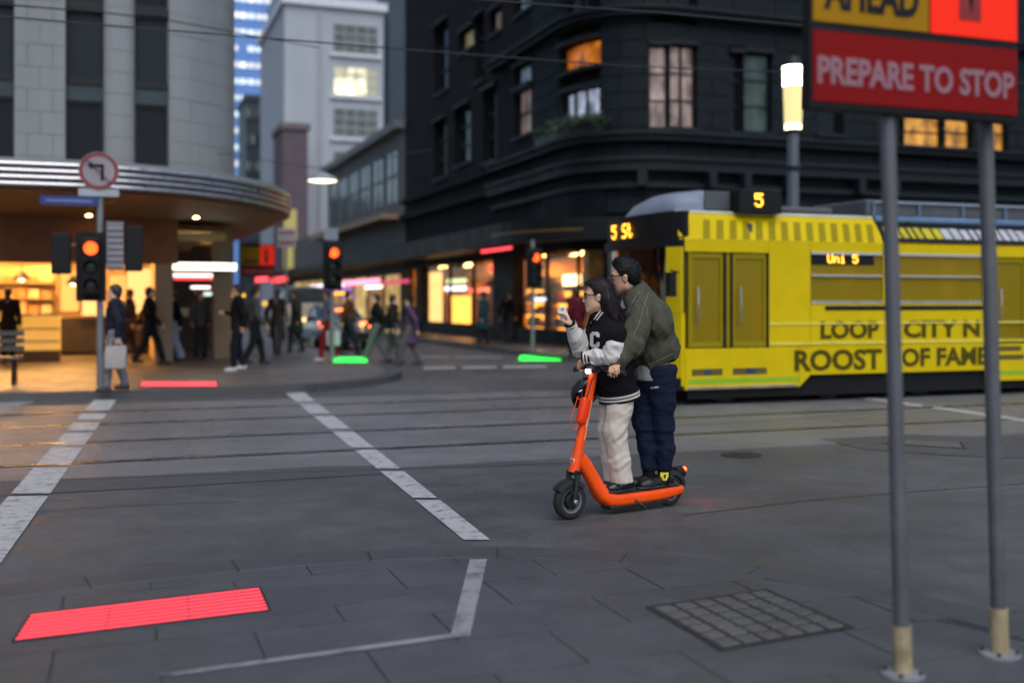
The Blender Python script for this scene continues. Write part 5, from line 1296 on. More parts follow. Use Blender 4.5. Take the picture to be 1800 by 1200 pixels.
# ================================================================== E-SCOOTER
SR = Vector((1.175,8.12,0)); SF_ = Vector((.405,7.61,0)); sdir = (SF_-SR).normalized(); sleft = Vector((-sdir.y, sdir.x, 0)); WBASE = (SF_-SR).length
def S(x, y, z): return SR+sdir*x+sleft*y+Vector((0,0,z))
def YP(px):
    k = (px-CX)/F; t = (SR.x-SR.y*k)/((SR.x-SF_.x)-(SR.y-SF_.y)*k); return SR.y-(SR.y-SF_.y)*t
def J(px, py, dy=0): return P(px, py, YP(px)+dy)
m_or_p = mat('scooter_orange', (.95,.085,.003), .32, var=.05, vs=6, spec=.3, coat=.15)
m_rub = mat('tyre_rubber', (.013,.013,.013), .75, var=.2, vs=20, bump=.2, bs=120)
m_blk = mat('scooter_black', (.014,.014,.015), .4); m_grey = mat('scooter_grey', (.18,.18,.19), .4, .5)
scoot = thing('electric_scooter', 'bright orange electric scooter carrying the two riders', 'scooter', tuple(SR), uv=False)
def wheel(x, r, wd):
    c = S(x,0,r); mb = MB()
    prof = [(r*.66,-wd*.5),(r*.86,-wd*.52),(r*.97,-wd*.34),(r,0),(r*.97,wd*.34),(r*.86,wd*.52),(r*.66,wd*.5)]
    mb.lathe(prof+[prof[0]], c, 40, sleft, caps=False); w_ = part('wheel', mb, m_rub, scoot, smooth=True)
    mb = MB(); mb.lathe([(r*.66,-wd*.45),(r*.56,-wd*.4),(r*.50,-wd*.2),(r*.50,wd*.2),(r*.56,wd*.4),(r*.66,wd*.45)], c, 32, sleft, caps=False); part('rim', mb, m_grey, w_, smooth=True)
    mb = MB(); mb.lathe([(.001,-wd*.5),(r*.34,-wd*.48),(r*.40,-wd*.3),(r*.40,wd*.3),(r*.34,wd*.48),(.001,wd*.5)], c, 24, sleft); part('hub', mb, m_blk, w_, smooth=True)
    for k in range(5):
        q = 2*math.pi*k/5+.3; d = sdir*math.cos(q)+Vector((0,0,1))*math.sin(q); mb = MB(); mb.bar(c+d*r*.38, c+d*r*.54, .03, .03, sleft); part('spoke', mb, m_blk, w_)
    return w_
wheel(WBASE, .131, .068); wheel(0, .122, .064)
def srr(c, ax, ay, hw, hh, p=4, n=20):
    out = []
    for j in range(n):
        q = 2*math.pi*j/n; cx, sx = math.cos(q), math.sin(q); f = (abs(cx)**p+abs(sx)**p)**(-1/p); out.append(c+ax*(cx*f*hw)+ay*(sx*f*hh))
    return out
ZU = Vector((0,0,1))
def slope_ring(x, z, tx, tz, hw, hh, p=4):                   # ring across the frame's length, tilted to its direction
    t = (sdir*tx+ZU*tz).normalized(); up = sleft.cross(t)*-1
    return srr(S(x,0,z), sleft, up, hw, hh, p)
rings = [slope_ring(*q) for q in ((-.105,.125,1,0,.055,.022,4),(-.08,.122,1,0,.080,.034,4),(.0,.116,1,0,.086,.042,4),(.12,.108,1,0,.088,.046,5),(.35,.104,1,0,.088,.047,5),(.53,.104,1,.05,.087,.048,5),
    (.60,.115,.9,.35,.080,.052,4),(.645,.150,.6,.8,.066,.055,3.5),(.69,.215,.42,.9,.052,.052,3),(.745,.305,.5,.86,.043,.050,3),(.800,.385,.5,.86,.041,.052,3),(.835,.430,.45,.9,.038,.046,3))]
mb = MB(); mb.loft(rings); part('frame', mb, m_or_p, scoot, smooth=True, sharp=60)
mb = MB(); mb.loft([srr(S(x,0,.1525), sdir, sleft, .001, .001) if False else srr(S(x,0,.150+.002), sleft, ZU, hw, .006, 6) for x, hw in ((-.07,.055),(-.03,.072),(.52,.076),(.56,.06))]); part('deck_grip', mb, mat('deck_rubber', (.02,.02,.021), .8, bump=.6, bs=200), scoot)
mb = MB(); mb.loft([srr(S(x,0,.052), sleft, ZU, hw, .018, 5) for x, hw in ((.08,.06),(.12,.072),(.56,.072),(.60,.055))]); part('battery_tray', mb, m_blk, scoot, smooth=True)
# head tube, stem, fork
H0, H1 = S(.886,0,.325), S(.846,0,.470); ST = S(.702,0,1.055)
mb = MB(); mb.tube([H0,H1], [.040,.038], 18); part('head_tube', mb, m_or_p, scoot, smooth=True)
sdn = (ST-H1).normalized()
mb = MB(); mb.loft([srr(H1.lerp(ST,f), sleft, sleft.cross(sdn), w_, d_, 3) for f, w_, d_ in ((0,.030,.036),(.05,.028,.034),(.5,.026,.031),(.92,.025,.029),(1,.024,.027))]); stem = part('stem', mb, m_or_p, scoot, smooth=True)
mb = MB(); pr = sleft*.0275
mb.extr([H1.lerp(ST,.14)+pr-sdir*.008, H1.lerp(ST,.62)+pr-sdir*.008, H1.lerp(ST,.62)+pr-sdir*.016, H1.lerp(ST,.14)+pr-sdir*.016], sleft*.002); part('highlight_strip', mb, mat('stem_highlight', (.8,.35,.2), .3), stem)  # paler orange strip paints a highlight down the stem
mb = MB(); mb.extr([H1.lerp(ST,f)+sleft*.027+sdir*d for f, d in ((.30,-.016),(.40,-.016),(.40,.002),(.30,.002))], sleft*.002); part('sticker', mb, mat('pale_sticker', (.7,.45,.38), .5), stem)
mb = MB(); fr0 = S(.888,0,.40); q = S(.93,0,.36)
mb.extr([S(.888,y,z) for y, z in ((-.022,.365),(.022,.365),(.022,.425),(-.022,.425))], sdir*.012); bd = part('badge_plate', mb, mat('badge_white', (.75,.72,.70), .5), scoot)
for k in range(3):
    mb = MB(); mb.extr([S(.901,y,z) for y, z in ((-.014,.374+k*.017),(.012-.006*k,.374+k*.017),(.012-.006*k,.384+k*.017),(-.014,.384+k*.017))], sdir*.002); part('badge_mark', mb, m_blk, bd)
ax_ = S(WBASE,0,.131)
for s_ in (-1,1):
    mb = MB(); mb.tube([S(.888,.052*s_,.315),S(.905,.055*s_,.22),ax_+sleft*.056*s_], [.019,.017,.014], 10); part('fork_leg', mb, m_blk, scoot, smooth=True)
    mb = MB(); mb.lathe([(.016,0),(.016,.012),(.008,.016)], ax_+sleft*.066*s_, 12, sleft*s_); part('axle_nut', mb, m_alu, scoot)
mb = MB(); mb.tube([S(.888,-.055,.318),S(.886,0,.335),S(.888,.055,.318)], .024, 10); part('fork_crown', mb, m_blk, scoot, smooth=True)
def fender(cx, r, cz, t0, t1, hw, name):
    mb = MB(); n = 14; rr = []
    for i in range(n+1):
        q = t0+(t1-t0)*i/n; o = S(cx+r*math.cos(q),0,cz+r*math.sin(q)); d = (sdir*math.cos(q)+ZU*math.sin(q))
        rr.append([o+sleft*hw-d*.03, o+sleft*hw*.85+d*.004, o+d*.012, o-sleft*hw*.85+d*.004, o-sleft*hw-d*.03, o-sleft*hw*.8-d*.002, o+d*.004, o+sleft*hw*.8-d*.002])
    mb.loft(rr); return part(name, mb, m_blk, scoot, smooth=True, sharp=60)
fender(WBASE,.146,.131, math.radians(35), math.radians(140), .042, 'front_fender')
rf = fender(0,.140,.125, math.radians(60), math.radians(172), .045, 'rear_fender')
mb = MB(); mb.loft([srr(S(x,0,z), sleft, ZU, .03, hh, 4) for x, z, hh in ((-.06,.262,.02),(-.125,.255,.035),(-.15,.235,.03))]); part('lamp_bracket', mb, m_blk, rf, smooth=True)
mb = MB(); mb.loft([srr(S(x,0,.262), sleft, ZU, .024, hh, 3) for x, hh in ((-.146,.016),(-.158,.016))]); part('tail_light', mb, glow('scooter_tail', (1,.004,.001), 160), scoot)
# handlebar
HB = S(.695,0,1.055)
bar_pts = [S(.655,-.285,1.03),S(.675,-.17,1.052),S(.697,-.08,1.062),S(.70,0,1.062),S(.697,.08,1.062),S(.675,.17,1.052),S(.655,.285,1.03)]
mb = MB(); mb.tube(bar_pts, .0145, 12); hbar = part('handlebar', mb, m_blk, scoot, smooth=True)
for s_ in (-1,1):
    mb = MB(); mb.tube([S(.676,.165*s_,1.051),S(.654,.29*s_,1.029)], .0185, 12); part('grip', mb, m_rub, hbar, smooth=True)
    mb = MB(); mb.tube([S(.705,.10*s_,1.052),S(.722,.15*s_,1.042),S(.712,.235*s_,1.022)], .007, 8); part('brake_lever', mb, m_blk, hbar, smooth=True)
    mb = MB(); mb.tube([S(.71,.08*s_,1.05),S(.77,.06*s_,.98),S(.80,.02*s_,.80),S(.85,.012*s_,.52)], .004, 6); part('cable', mb, m_blk, hbar, smooth=True)
mb = MB(); mb.loft([srr(S(x,0,1.06), sleft, ZU, hw, hh, 4) for x, hw, hh in ((.655,.035,.028),(.69,.055,.036),(.735,.050,.036),(.752,.035,.028))]); hd_ = part('display_head', mb, m_blk, scoot, smooth=True)
mb = MB(); mb.loft([srr(S(x,0,1.035), sleft, ZU, hw, hh, 2) for x, hw, hh in ((.745,.016,.015),(.772,.017,.016))]); part('headlight', mb, glow('scooter_headlight', (1,.9,.92), 8), scoot)
mb = MB(); mb.ell(S(.705,-.04,1.112), (.03,.03,.022)); part('indicator_cap', mb, m_or_p, scoot, smooth=True)
mb = MB(); mb.tube([S(.706,0,1.03),S(.700,0,1.058)], .038, 16); part('stem_clamp', mb, m_or_p, scoot, smooth=True)
# helmet-lock case and hanging strap on the front of the stem
L0, L1 = J(1021,742,-.02), J(1029,702,-.02)
mb = MB(); d = (L1-L0).normalized()
mb.loft([srr(L0.lerp(L1,f), sleft, sleft.cross(d), w_, h_, 3) for f, w_, h_ in ((-.10,.016,.018),(0,.030,.034),(.15,.033,.037),(.85,.033,.037),(1,.030,.034),(1.10,.014,.016))]); lk_ = part('lock_case', mb, mat('lock_orange_red', (.90,.045,.003), .3, spec=.3, coat=.15), scoot, smooth=True)
mb = MB(); pts = [J(px,py,-.01) for px,py in ((1016,696),(1013,706),(1008,720),(1004,735),(1005,748),(1009,755),(1014,752),(1019,745))]
for i in range(len(pts)-1): mb.bar(pts[i],pts[i+1],.004,.016,(0,-1,0))
part('strap', mb, m_or_p, scoot)
mb = MB(); mb.tube([S(.40,.08,.10),S(.36,.13,.06),S(.34,.14,.04)], .008, 8); part('kickstand', mb, m_blk, scoot)
# helmet
hc = P(1029,690,7.82); t = thing('helmet', 'black helmet hanging at the front of the scooter stem', 'helmet', tuple(hc), uv=False)
Rh = head_frame(math.radians(120), math.radians(-50))
m_hel = mat('helmet_black', (.012,.012,.013), .3)
s_ = SDF(np.array(hc)-.16, np.array(hc)+.16, .006)
s_.ell(np.array(hc), (.128,.106,.10), Rh, .01); s_.cut(np.array(hc)-Rh[:,2]*.022, -Rh[:,2], .02); s_.ell(np.array(hc)-Rh[:,2]*.012, (.112,.092,.086), Rh, .01, True)
for k in (-.045,0,.045): s_.ell(np.array(hc)+Rh[:,0]*.02+Rh[:,1]*k+Rh[:,2]*.10, (.06,.010,.03), Rh, .006, True)
sdf_part('shell', s_, m_hel, t, 1)
c0 = np.array(hc)
mb = MB(); q = [Vector(c0+Rh@np.array((.126*math.cos(a),.104*math.sin(a),-.022))) for a in np.linspace(0,2*math.pi,25)]; mb.tube(q, .006, 6); part('rim', mb, m_rub, t, smooth=True)
mb = MB(); q = [Vector(c0+Rh@np.array((.02,.085*s2,-.02))) for s2 in (1,)]+[Vector(c0+Rh@np.array((.0,.03,-.12))), Vector(c0+Rh@np.array((.02,-.085,-.02)))]; mb.tube(q, .005, 5); part('strap', mb, m_or_p, t)
mb = MB(); e = P(1021,686,7.66); mb.ell(P(1020,687,7.69), (.017,.004,.006), 10, 6, R=Matrix.Rotation(math.radians(-25),3,'Y')); part('sticker', mb, mat('helmet_sticker', (.55,.55,.58), .4), t)

# ================================================================== RIDERS
m_skin = mat('skin', (.58,.33,.21), .5, var=.06, vs=8, sss=.15); m_skin2 = mat('skin_fair', (.70,.42,.29), .5, var=.06, vs=8, sss=.15)
def cloth(name, col, rough=.85, weave=350, bump=.25, var=.12, vs=9):
    return mat(name, col, rough, var=var, vs=vs, bump=bump, bs=weave, spec=.12)
m_jkt = cloth('olive_twill', (.074,.074,.053)); m_shirt = cloth('pale_blue_shirt', (.42,.46,.55)); m_grey_t = cloth('grey_shirt', (.32,.31,.30))
m_navy_t = cloth('navy_tracksuit', (.010,.014,.036), .8); m_blk_c = cloth('black_wool', (.009,.009,.011), .9); m_white_l = mat('cream_leather', (.58,.55,.52), .45, var=.08, vs=9, bump=.2, bs=90)
m_cream_t = cloth('cream_trousers', (.62,.55,.47)); m_knit = cloth('white_knit', (.62,.58,.52)); m_hair_b = mat('black_hair', (.006,.006,.007), .5, spec=.2, var=.3, vs=40, bump=.5, bs=120); m_hair_r = mat('dark_plum_hair', (.012,.006,.008), .45, spec=.25, var=.3, vs=40, bump=.4, bs=140)
m_shoe = mat('black_shoe', (.010,.010,.011), .45); m_sole = mat('shoe_sole', (.03,.03,.03), .7); m_stitch = cloth('pale_stitching', (.26,.27,.23))
CAMP = Vector((0,0,HC))
def v3(p): return np.array(p, float)
def project(name, pxpts, target, r, m, parent, lift=.003, closed=False, n=6):    # lay a thin cord on a garment, following photo points
    v, f = BV[target, parent.name if parent.parent is None else parent.parent.name]
    key = ('bvh', target, parent.name)
    if key not in BV: BV[key] = BVHTree.FromPolygons([Vector(x) for x in v], [tuple(int(i) for i in q) for q in f])
    bv = BV[key]; out = []
    for i in range(len(pxpts)-1):
        for k in range(n):
            f_ = k/n; px = pxpts[i][0]*(1-f_)+pxpts[i+1][0]*f_; py = pxpts[i][1]*(1-f_)+pxpts[i+1][1]*f_
            d = Vector(((px-CX)/F, 1, -(py-YH)/F)).normalized(); h = bv.ray_cast(CAMP, d)
            if h[0] is not None and (not out or (h[0]-out[-1]).length < .06): out.append(h[0]+h[1]*lift)
    if len(out) < 2: return None
    mb = MB(); mb.tube(out, r, 5); return part(name, mb, m, parent, smooth=True)
def decal(name, polys, target, m, parent, lift=.004):                            # flat emblem pieces laid on a garment
    v, f = BV[target, parent.name]; key = ('bvh', target, parent.name)
    if key not in BV: BV[key] = BVHTree.FromPolygons([Vector(x) for x in v], [tuple(int(i) for i in q) for q in f])
    bv = BV[key]; mb = MB()
    for poly in polys:
        pts = []
        for px, py in poly:
            d = Vector(((px-CX)/F, 1, -(py-YH)/F)).normalized(); h = bv.ray_cast(CAMP, d)
            if h[0] is not None: pts.append(h[0]-d*lift)
        if len(pts) == len(poly): mb.extr(pts, (pts[0]-CAMP).normalized()*.006)
    return part(name, mb, m, parent) if mb.v else None
def shoe(parent, heel, toe, h, m, sole=m_sole, wd=.042, name='shoe'):
    heel, toe = v3(heel), v3(toe); d = toe-heel; L = np.linalg.norm(d[:2]); d = d/np.linalg.norm(d); up = np.array([0,0,1.]); l = np.cross(up,d)
    c = (heel+toe)/2; s = SDF(c-.24, c+.24, .007); z0 = min(heel[2],toe[2])
    q = lambda f, y, z: heel+(toe-heel)*f+l*y+up*z
    s.cone(q(.02,0,.045),wd*.85,q(.30,0,.042),wd*.85,.03); s.cone(q(.30,0,.042),wd*.9,q(.78,0,.028),wd*1.0,.03); s.cone(q(.78,0,.028),wd*.98,q(.96,0,.026),wd*.72,.03)
    s.cone(q(.12,0,.06),.040,q(.16,0,h),.043,.02)
    s.cut((0,0,z0+.004),(0,0,-1)); s.cut(q(0,0,h),(0,0,1))
    o = sdf_part(name, s, m, parent, 1)
    mb = MB(); mb.loft([srr(Vector(q(f,0,.008)), Vector(l), ZU, w_, .009, 3) for f, w_ in ((-.14,.02),(-.08,.036),(.3,.040),(.75,.048),(1.05,.036),(1.14,.016))]); part('sole', mb, sole, o, smooth=True)
    return o
DZ = .160                                                     # top of the deck
def on_deck(px, dy): p = J(px, 860, dy); return (p.x, p.y, DZ)

# ------------------------------------------------------------------ man
man = thing('person', 'man in an olive jacket and navy track trousers standing behind on the scooter', 'person', on_deck(1150,0), uv=False)
yawH = math.radians(176); RM = head_frame(yawH, math.radians(-6), math.radians(0)); hcm = v3(J(1097,488,.0))
pel = v3(J(1152,648)); nb = v3(J(1113,519,.01)); ch_ = v3(J(1134,562))
shL, shR = v3(J(1128,543,-.17)), v3(J(1100,540,.20))
elL, wrL = v3(J(1110,606,-.23)), v3(J(1082,642,-.185))
elR, wrR = v3(J(1088,606,.30)), v3(J(1070,640,.28))
hipL, hipR = v3(J(1160,660,-.085)), v3(J(1140,658,.085)); knL, knR = v3(J(1165,745,-.075)), v3(J(1132,740,.075)); anL, anR = v3(J(1167,834,-.05)), v3(J(1140,828,.05))
# body, one continuous surface
lo_, hi_ = v3((.4,7.3,.1)), v3((1.6,8.7,1.95))
s_ = SDF(lo_, hi_, .0058)
Tm = head_sdf(s_, hcm, RM, 1.0)
s_.cone(Tm((-.025,0,-.06)), .050, nb+v3((.012,0,0)), .058, .03); s_.chain([nb, ch_, pel], [.07,.115,.115], .05); s_.chain([nb,shL],[.06,.05],.04); s_.chain([nb,shR],[.06,.05],.04)
s_.chain([shL,elL,wrL],[.050,.038,.027],.02); s_.chain([shR,elR,wrR],[.050,.038,.027],.02)
for h_, k_, a_ in ((hipL,knL,anL),(hipR,knR,anR)): s_.chain([h_,k_,a_],[.080,.052,.036],.03)
s_.cone(anL, .034, anL+v3(sdir)*.04-v3((0,0,.075)), .012, .01); s_.cone(anR, .034, anR+v3(sdir)*.04-v3((0,0,.075)), .012, .01)
gl_ = v3(S(.668,.205,1.043)); fwd = gl_-wrL
hand_sdf(s_, wrL+fwd*.12, fwd+v3(sdir)*.02+v3((0,0,.03)), v3((0,0,-1))+v3(sdir)*-.25, -v3(sleft), (.75,.85,.55), 1.0, .1, .55)
hand_sdf(s_, wrR, v3((-.5,-.25,-.35)), v3((.2,-.9,0)), (0,0,1), (.25,.35,.3))
sdf_part('body', s_, m_skin, man, 1)
# hair: short, swept up, tapering to the neck
s_ = SDF(hcm-.19, hcm+.19, .005); E = lambda p, r, k=.02, sub=False: s_.ell(Tm(p), r, RM, k, sub)
E((-.022,0,.050),(.104,.082,.094)); E((-.062,0,.0),(.058,.074,.075),.03); E((.012,0,.112),(.056,.058,.030),.03); E((-.005,0,.126),(.064,.055,.024),.02)
E((.100,0,-.02),(.075,.15,.118),.008,True); E((.066,0,-.10),(.10,.2,.10),.02,True)
for sy in (1,-1): E((-.002,.082*sy,-.022),(.026,.03,.040),.01,True)
s_.cut(Tm((-.02,0,-.062)), RM@np.array((.15,0,-1.)), .015)
sdf_part('hair', s_, m_hair_b, man, 1, disp=lambda v: .004*np.abs(vnoise(v*np.array((60,60,60))))+.003*np.abs(vnoise(v*130)))
# glasses
def glasses(parent, T, R, m, r=.024, yw=.031, x=.098, z=.008):
    t = part('glasses', (lambda b: (b.tube([Vector(T((x,y,z+.004))) for y in (-.009,0,.009)], .0022, 6), b)[1])(MB()), m, parent)
    for sy in (1,-1):
        mb = MB(); mb.tube([Vector(T((x-.006*abs(math.cos(a)),yw*sy+r*1.05*math.cos(a),z+r*.8*math.sin(a)))) for a in np.linspace(0,2*math.pi,17)], .0040, 6); o = part('rim', mb, m, t)
        mb = MB(); vs_ = [Vector(T((x-.005,yw*sy+r*math.cos(a),z+r*.76*math.sin(a)))) for a in np.linspace(0,2*math.pi,13)[:-1]]; mb.add(vs_, [tuple(range(12))]); part('lens', mb, glass('spectacle_lens', (.86,.84,.80), .12), t)
        mb = MB(); mb.tube([Vector(T((x-.006,(yw+r)*sy,z+.008))), Vector(T((.05,.074*sy,z+.008))), Vector(T((-.005,.082*sy,z+.006))), Vector(T((-.02,.08*sy,z-.012)))], .0038, 6); part('temple', mb, m, t, smooth=True)
def lips(parent, T):
    mb = MB(); mb.ell(Vector(T((.090,0,-.062))), (.0065,.018,.0075)); part('lips', mb, mat('lip_tone', (.42,.17,.14), .45), parent, smooth=True)
def strands(parent, T, key, m, n, L, dirf, R):               # loose hairs that break up the outline
    v, f = BV[key, parent.name]; nn = vnormals(v,f); r_ = np.random.default_rng(n); mb = MB()
    for i in r_.choice(len(v), n, replace=False):
        p = v[i]; q = R.T@(p-T((0,0,0)))
        if q[0] > -.015 and q[2] < .10: continue
        d = dirf(p,nn[i]); d = d-nn[i]*min(0,d@nn[i])+r_.normal(0,.22,3); d /= np.linalg.norm(d); l_ = r_.uniform(*L); k = r_.normal(0,.25,3)
        a = p-nn[i]*.002; b = a+d*l_*.5+nn[i]*.003; c = a+d*l_*1.0+k*l_*.3-nn[i]*.002
        mb.tube([Vector(a),Vector(b),Vector(c)], [.0016,.0013,.0004], 4, caps=False)
    part('hair_strands', mb, m, parent, kind='stuff')
glasses(man, Tm, RM, mat('black_acetate', (.010,.010,.011), .3))
def eyes(parent, T):
    for sy in (1,-1):
        mb = MB(); mb.ell(Vector(T((.084,.031*sy,.007))), (.006,.008,.0045)); part('eye', mb, mat('dark_eye', (.03,.02,.015), .25), parent, smooth=True)
        mb = MB(); mb.tube([Vector(T((.091,.014*sy,.027))), Vector(T((.090,.030*sy,.032))), Vector(T((.078,.047*sy,.028)))], .0032, 6); part('eyebrow', mb, m_hair_b, parent)
eyes(man, Tm); lips(man, Tm); strands(man, Tm, 'hair', m_hair_b, 420, (.012,.026), lambda p, n_: n_*.8+RM[:,0]*.25+RM[:,2]*.35, RM)
# shirt collar and shirt tail, track trousers, jacket
s_ = SDF(nb-.2, nb+.2, .006); s_.cone(nb+v3((.01,0,.035)), .066, nb+v3((.004,0,-.06)), .092, .02); s_.cone(nb+v3((-.03,-.01,.0)), .05, nb+v3((-.055,-.03,-.09)), .05, .03)
s_.cut(nb+v3((0,0,.030)), (-.45,0,1), .008); s_.cut(nb+v3((0,0,-.10)), (0,0,-1)); s_.cone(nb+v3((-.09,0,.05)), .04, nb+v3((-.085,-.02,-.04)), .022, .01, True)
sdf_part('shirt_collar', s_, m_shirt, man, 1)
s_ = SDF(pel-.35, pel+.35, .008); s_.cone(pel+v3((0,0,.1)), .148, pel+v3((-.012,-.01,-.06)), .150, .04); s_.cut(J(1136,671,-.15), v3(J(1136,671,-.15)-J(1136,640,-.15))*1.0+v3((-.01,0,0)), .01); s_.cut(J(1150,640), (0,0,1))
s_.cut(J(1136,670,-.1), (-.12,-.1,-1), .01); sdf_part('shirt_tail', s_, m_grey_t, man, 1, [(.004,(18,18,6))])
s_ = SDF(v3((.75,7.5,.15)), v3((1.55,8.6,1.25)), .0075)
s_.chain([pel+v3((0,0,.09)), pel, pel-v3((0,0,.07))],[.136,.146,.14],.04)
for h_, k_, a_, sg in ((hipL,knL,anL,-1),(hipR,knR,anR,1)):
    s_.chain([h_+v3((0,0,.03)), h_*.5+k_*.5+v3((.004,0,0)), k_, k_*.5+a_*.5+v3((.012,.0,0)), a_+v3((.0,0,.03))],[.118,.096,.080,.068,.050],.03)
    s_.cone(a_+v3((0,0,.05)), .052, a_+v3((0,0,.015)), .050, .02)
s_.cut(J(1150,640), (0,0,1)); s_.cut(anR-v3((0,0,-.012)), (0,0,-1), .01)
sdf_part('track_trousers', s_, m_navy_t, man, 1, [(.006,(9,9,14)),(.003,(25,25,30))])
s_ = SDF(v3((.4,7.3,.75)), v3((1.6,8.65,1.75)), .0072)
Rb = head_frame(math.radians(200), math.radians(-28))
s_.ell(ch_+v3((.012,0,.0)), (.150,.225,.190), Rb, .03)
s_.chain([nb-v3((0,0,.01))+v3((.03,0,0)), ch_+v3((.02,0,-.02)), v3(J(1150,610)), pel+v3((.0,0,.06))],[.095,.150,.165,.162],.05)
s_.chain([nb+v3((.02,-.02,.0)),shL],[.080,.082],.05); s_.chain([nb+v3((.0,.02,-.0)),shR],[.080,.082],.05)
s_.chain([shL, shL*.45+elL*.55+v3((0,-.01,0)), elL, elL*.4+wrL*.6, wrL],[.086,.078,.069,.059,.046],.02)
s_.chain([shR, shR*.5+elR*.5, elR, wrR],[.086,.074,.066,.045],.02)
q0, q1 = v3(J(1119,659)), v3(J(1193,627)); nrm = np.cross(q1-q0, v3(P(1150,640,9)-P(1150,640,7))); nrm = nrm if nrm[2] < 0 else -nrm
sl, (X,Y,Z) = s_._sub(s_.lo, s_.lo+s_.h*s_.n)                 # hem: cut the torso only, not the sleeves
nrm = nrm/np.linalg.norm(nrm); dd = ((X-q0[0])*nrm[0]+(Y-q0[1])*nrm[1]+(Z-q0[2])*nrm[2]).astype(np.float32)
tor = np.sqrt((X-pel[0])**2+(Y-pel[1])**2)
keep = (np.sqrt((X-wrL[0])**2+(Y-wrL[1])**2+(Z-wrL[2])**2) < .15) | (np.sqrt((X-wrR[0])**2+(Y-wrR[1])**2+(Z-wrR[2])**2) < .12)
s_.d = np.where(keep, s_.d, np.maximum(s_.d, dd)).astype(np.float32)
s_.cut(wrL+ (wrL-elL)*.08, wrL-elL, .006) if False else None
s_.cone(nb+v3((-.02,0,.09)), .062, nb+v3((-.0,0,-.02)), .06, .015, True); s_.cone(nb+v3((-.06,.0,.05)), .045, nb+v3((-.10,-.02,-.12)), .045, .015, True)
s_.cone(wrL+(wrL-elL)*.30, .040, wrL+(wrL-elL)*.02, .028, .006, True)
def ridge(v, ax, across, along, seed):
    ax = np.array(ax,float); ax /= np.linalg.norm(ax); u = v@ax; q = v*across+ax[None,:]*(u*(along-across))[:,None]
    n_ = vnoise(q+seed); return (1-2*np.abs(n_))
def jfold(v):
    out = .012*ridge(v,(.5,.1,-.85),12,3.2,3.1)+.007*ridge(v,(-.2,.1,-.9),22,6,9.7)+.008*ridge(v,(.9,.1,.45),9,4,5.3)
    d_ = (wrL-elL)/np.linalg.norm(wrL-elL); x = v-elL; g_ = np.exp(-(x**2).sum(1)/(2*.10**2)); out += .007*g_*ridge(v,np.cross(d_,(0,1,0))+.5*d_,26,9,1.7)
    return out
sdf_part('jacket', s_, m_jkt, man, 1, disp=jfold)
# jacket collar
s_ = SDF(nb-.2, nb+.2, .006); cN = nb+v3((.022,0,.022)); s_.cone(cN+v3((.004,0,.03)), .083, cN-v3((-.012,0,.05)), .108, .02); s_.cone(cN+v3((-.01,0,.1)), .071, cN-v3((0,0,.08)), .086, .01, True)
s_.cut(cN+v3((0,0,.036)), (-.42,0,1), .008); s_.cut(cN-v3((0,0,.065)), (0,0,-1)); s_.cone(cN+v3((-.10,-.0,.07)), .06, cN+v3((-.10,0,-.1)), .055, .01, True)
sdf_part('collar', s_, m_jkt, man, 1)
for pts in ([(1127,512),(1118,520),(1113,531),(1104,549),(1097,560)], [(1140,515),(1134,530),(1129,548),(1123,570),(1112,592)], [(1113,532),(1122,528),(1130,530),(1137,541),(1137,556)],
            [(1121,649),(1135,644),(1160,632),(1189,618)], [(1125,608),(1133,613),(1143,632)], [(1128,612),(1118,628),(1109,634)]):
    project('stitching', pts, 'jacket', .0015, m_stitch, man)
shoe(man, on_deck(1178,-.045), on_deck(1128,-.06), .085, m_shoe); shoe(man, on_deck(1151,.055), on_deck(1101,.045), .085, m_shoe)
for a_ in (anL,anR):
    s_ = SDF(a_-.1, a_+.1, .006); s_.cone(a_+v3((0,0,.02)), .047, a_-v3((0,0,.05)), .046, .01); sdf_part('sock', s_, m_blk_c, man, 1)
mb = MB(); c_ = J(1168.5,837.5,-.128); mb.extr([c_+Vector((x,.012*abs(x)/.03,z)) for x, z in ((-.030,.028),(.030,.028),(.030,.0),(.012,-.030),(-.012,-.028),(-.032,.0))], (0,.03,0)); sp_ = part('sock_patch', mb, mat('yellow_patch', (.72,.58,.04), .6), man)
mb = MB(); mb.extr([c_+Vector((x,-.001,z)) for x, z in ((-.006,.016),(.010,.014),(.006,-.012),(-.006,-.006))], (0,.002,0)); part('patch_mark', mb, m_blk, sp_)
def puma():
    v, f = text_mb('PUMA', 4.2, .004, .12); v3d, tgt = [], BV['track_trousers',man.name]
    bv = BVHTree.FromPolygons([Vector(x) for x in tgt[0]], [tuple(int(i) for i in q) for q in tgt[1]]); mb = MB(); out = []
    for q in v:
        px, py = 1151+q[0]*1.35-q[1]*-.05, 681-q[1]*1.2-q[0]*.18; d = Vector(((px-CX)/F,1,-(py-YH)/F)).normalized(); h = bv.ray_cast(CAMP,d)
        out.append((h[0]-d*.004) if h[0] is not None else CAMP+d*7.9)
    mb.add(out,f); part('trouser_print', mb, mat('print_white', (.75,.75,.78), .5), man)
puma()

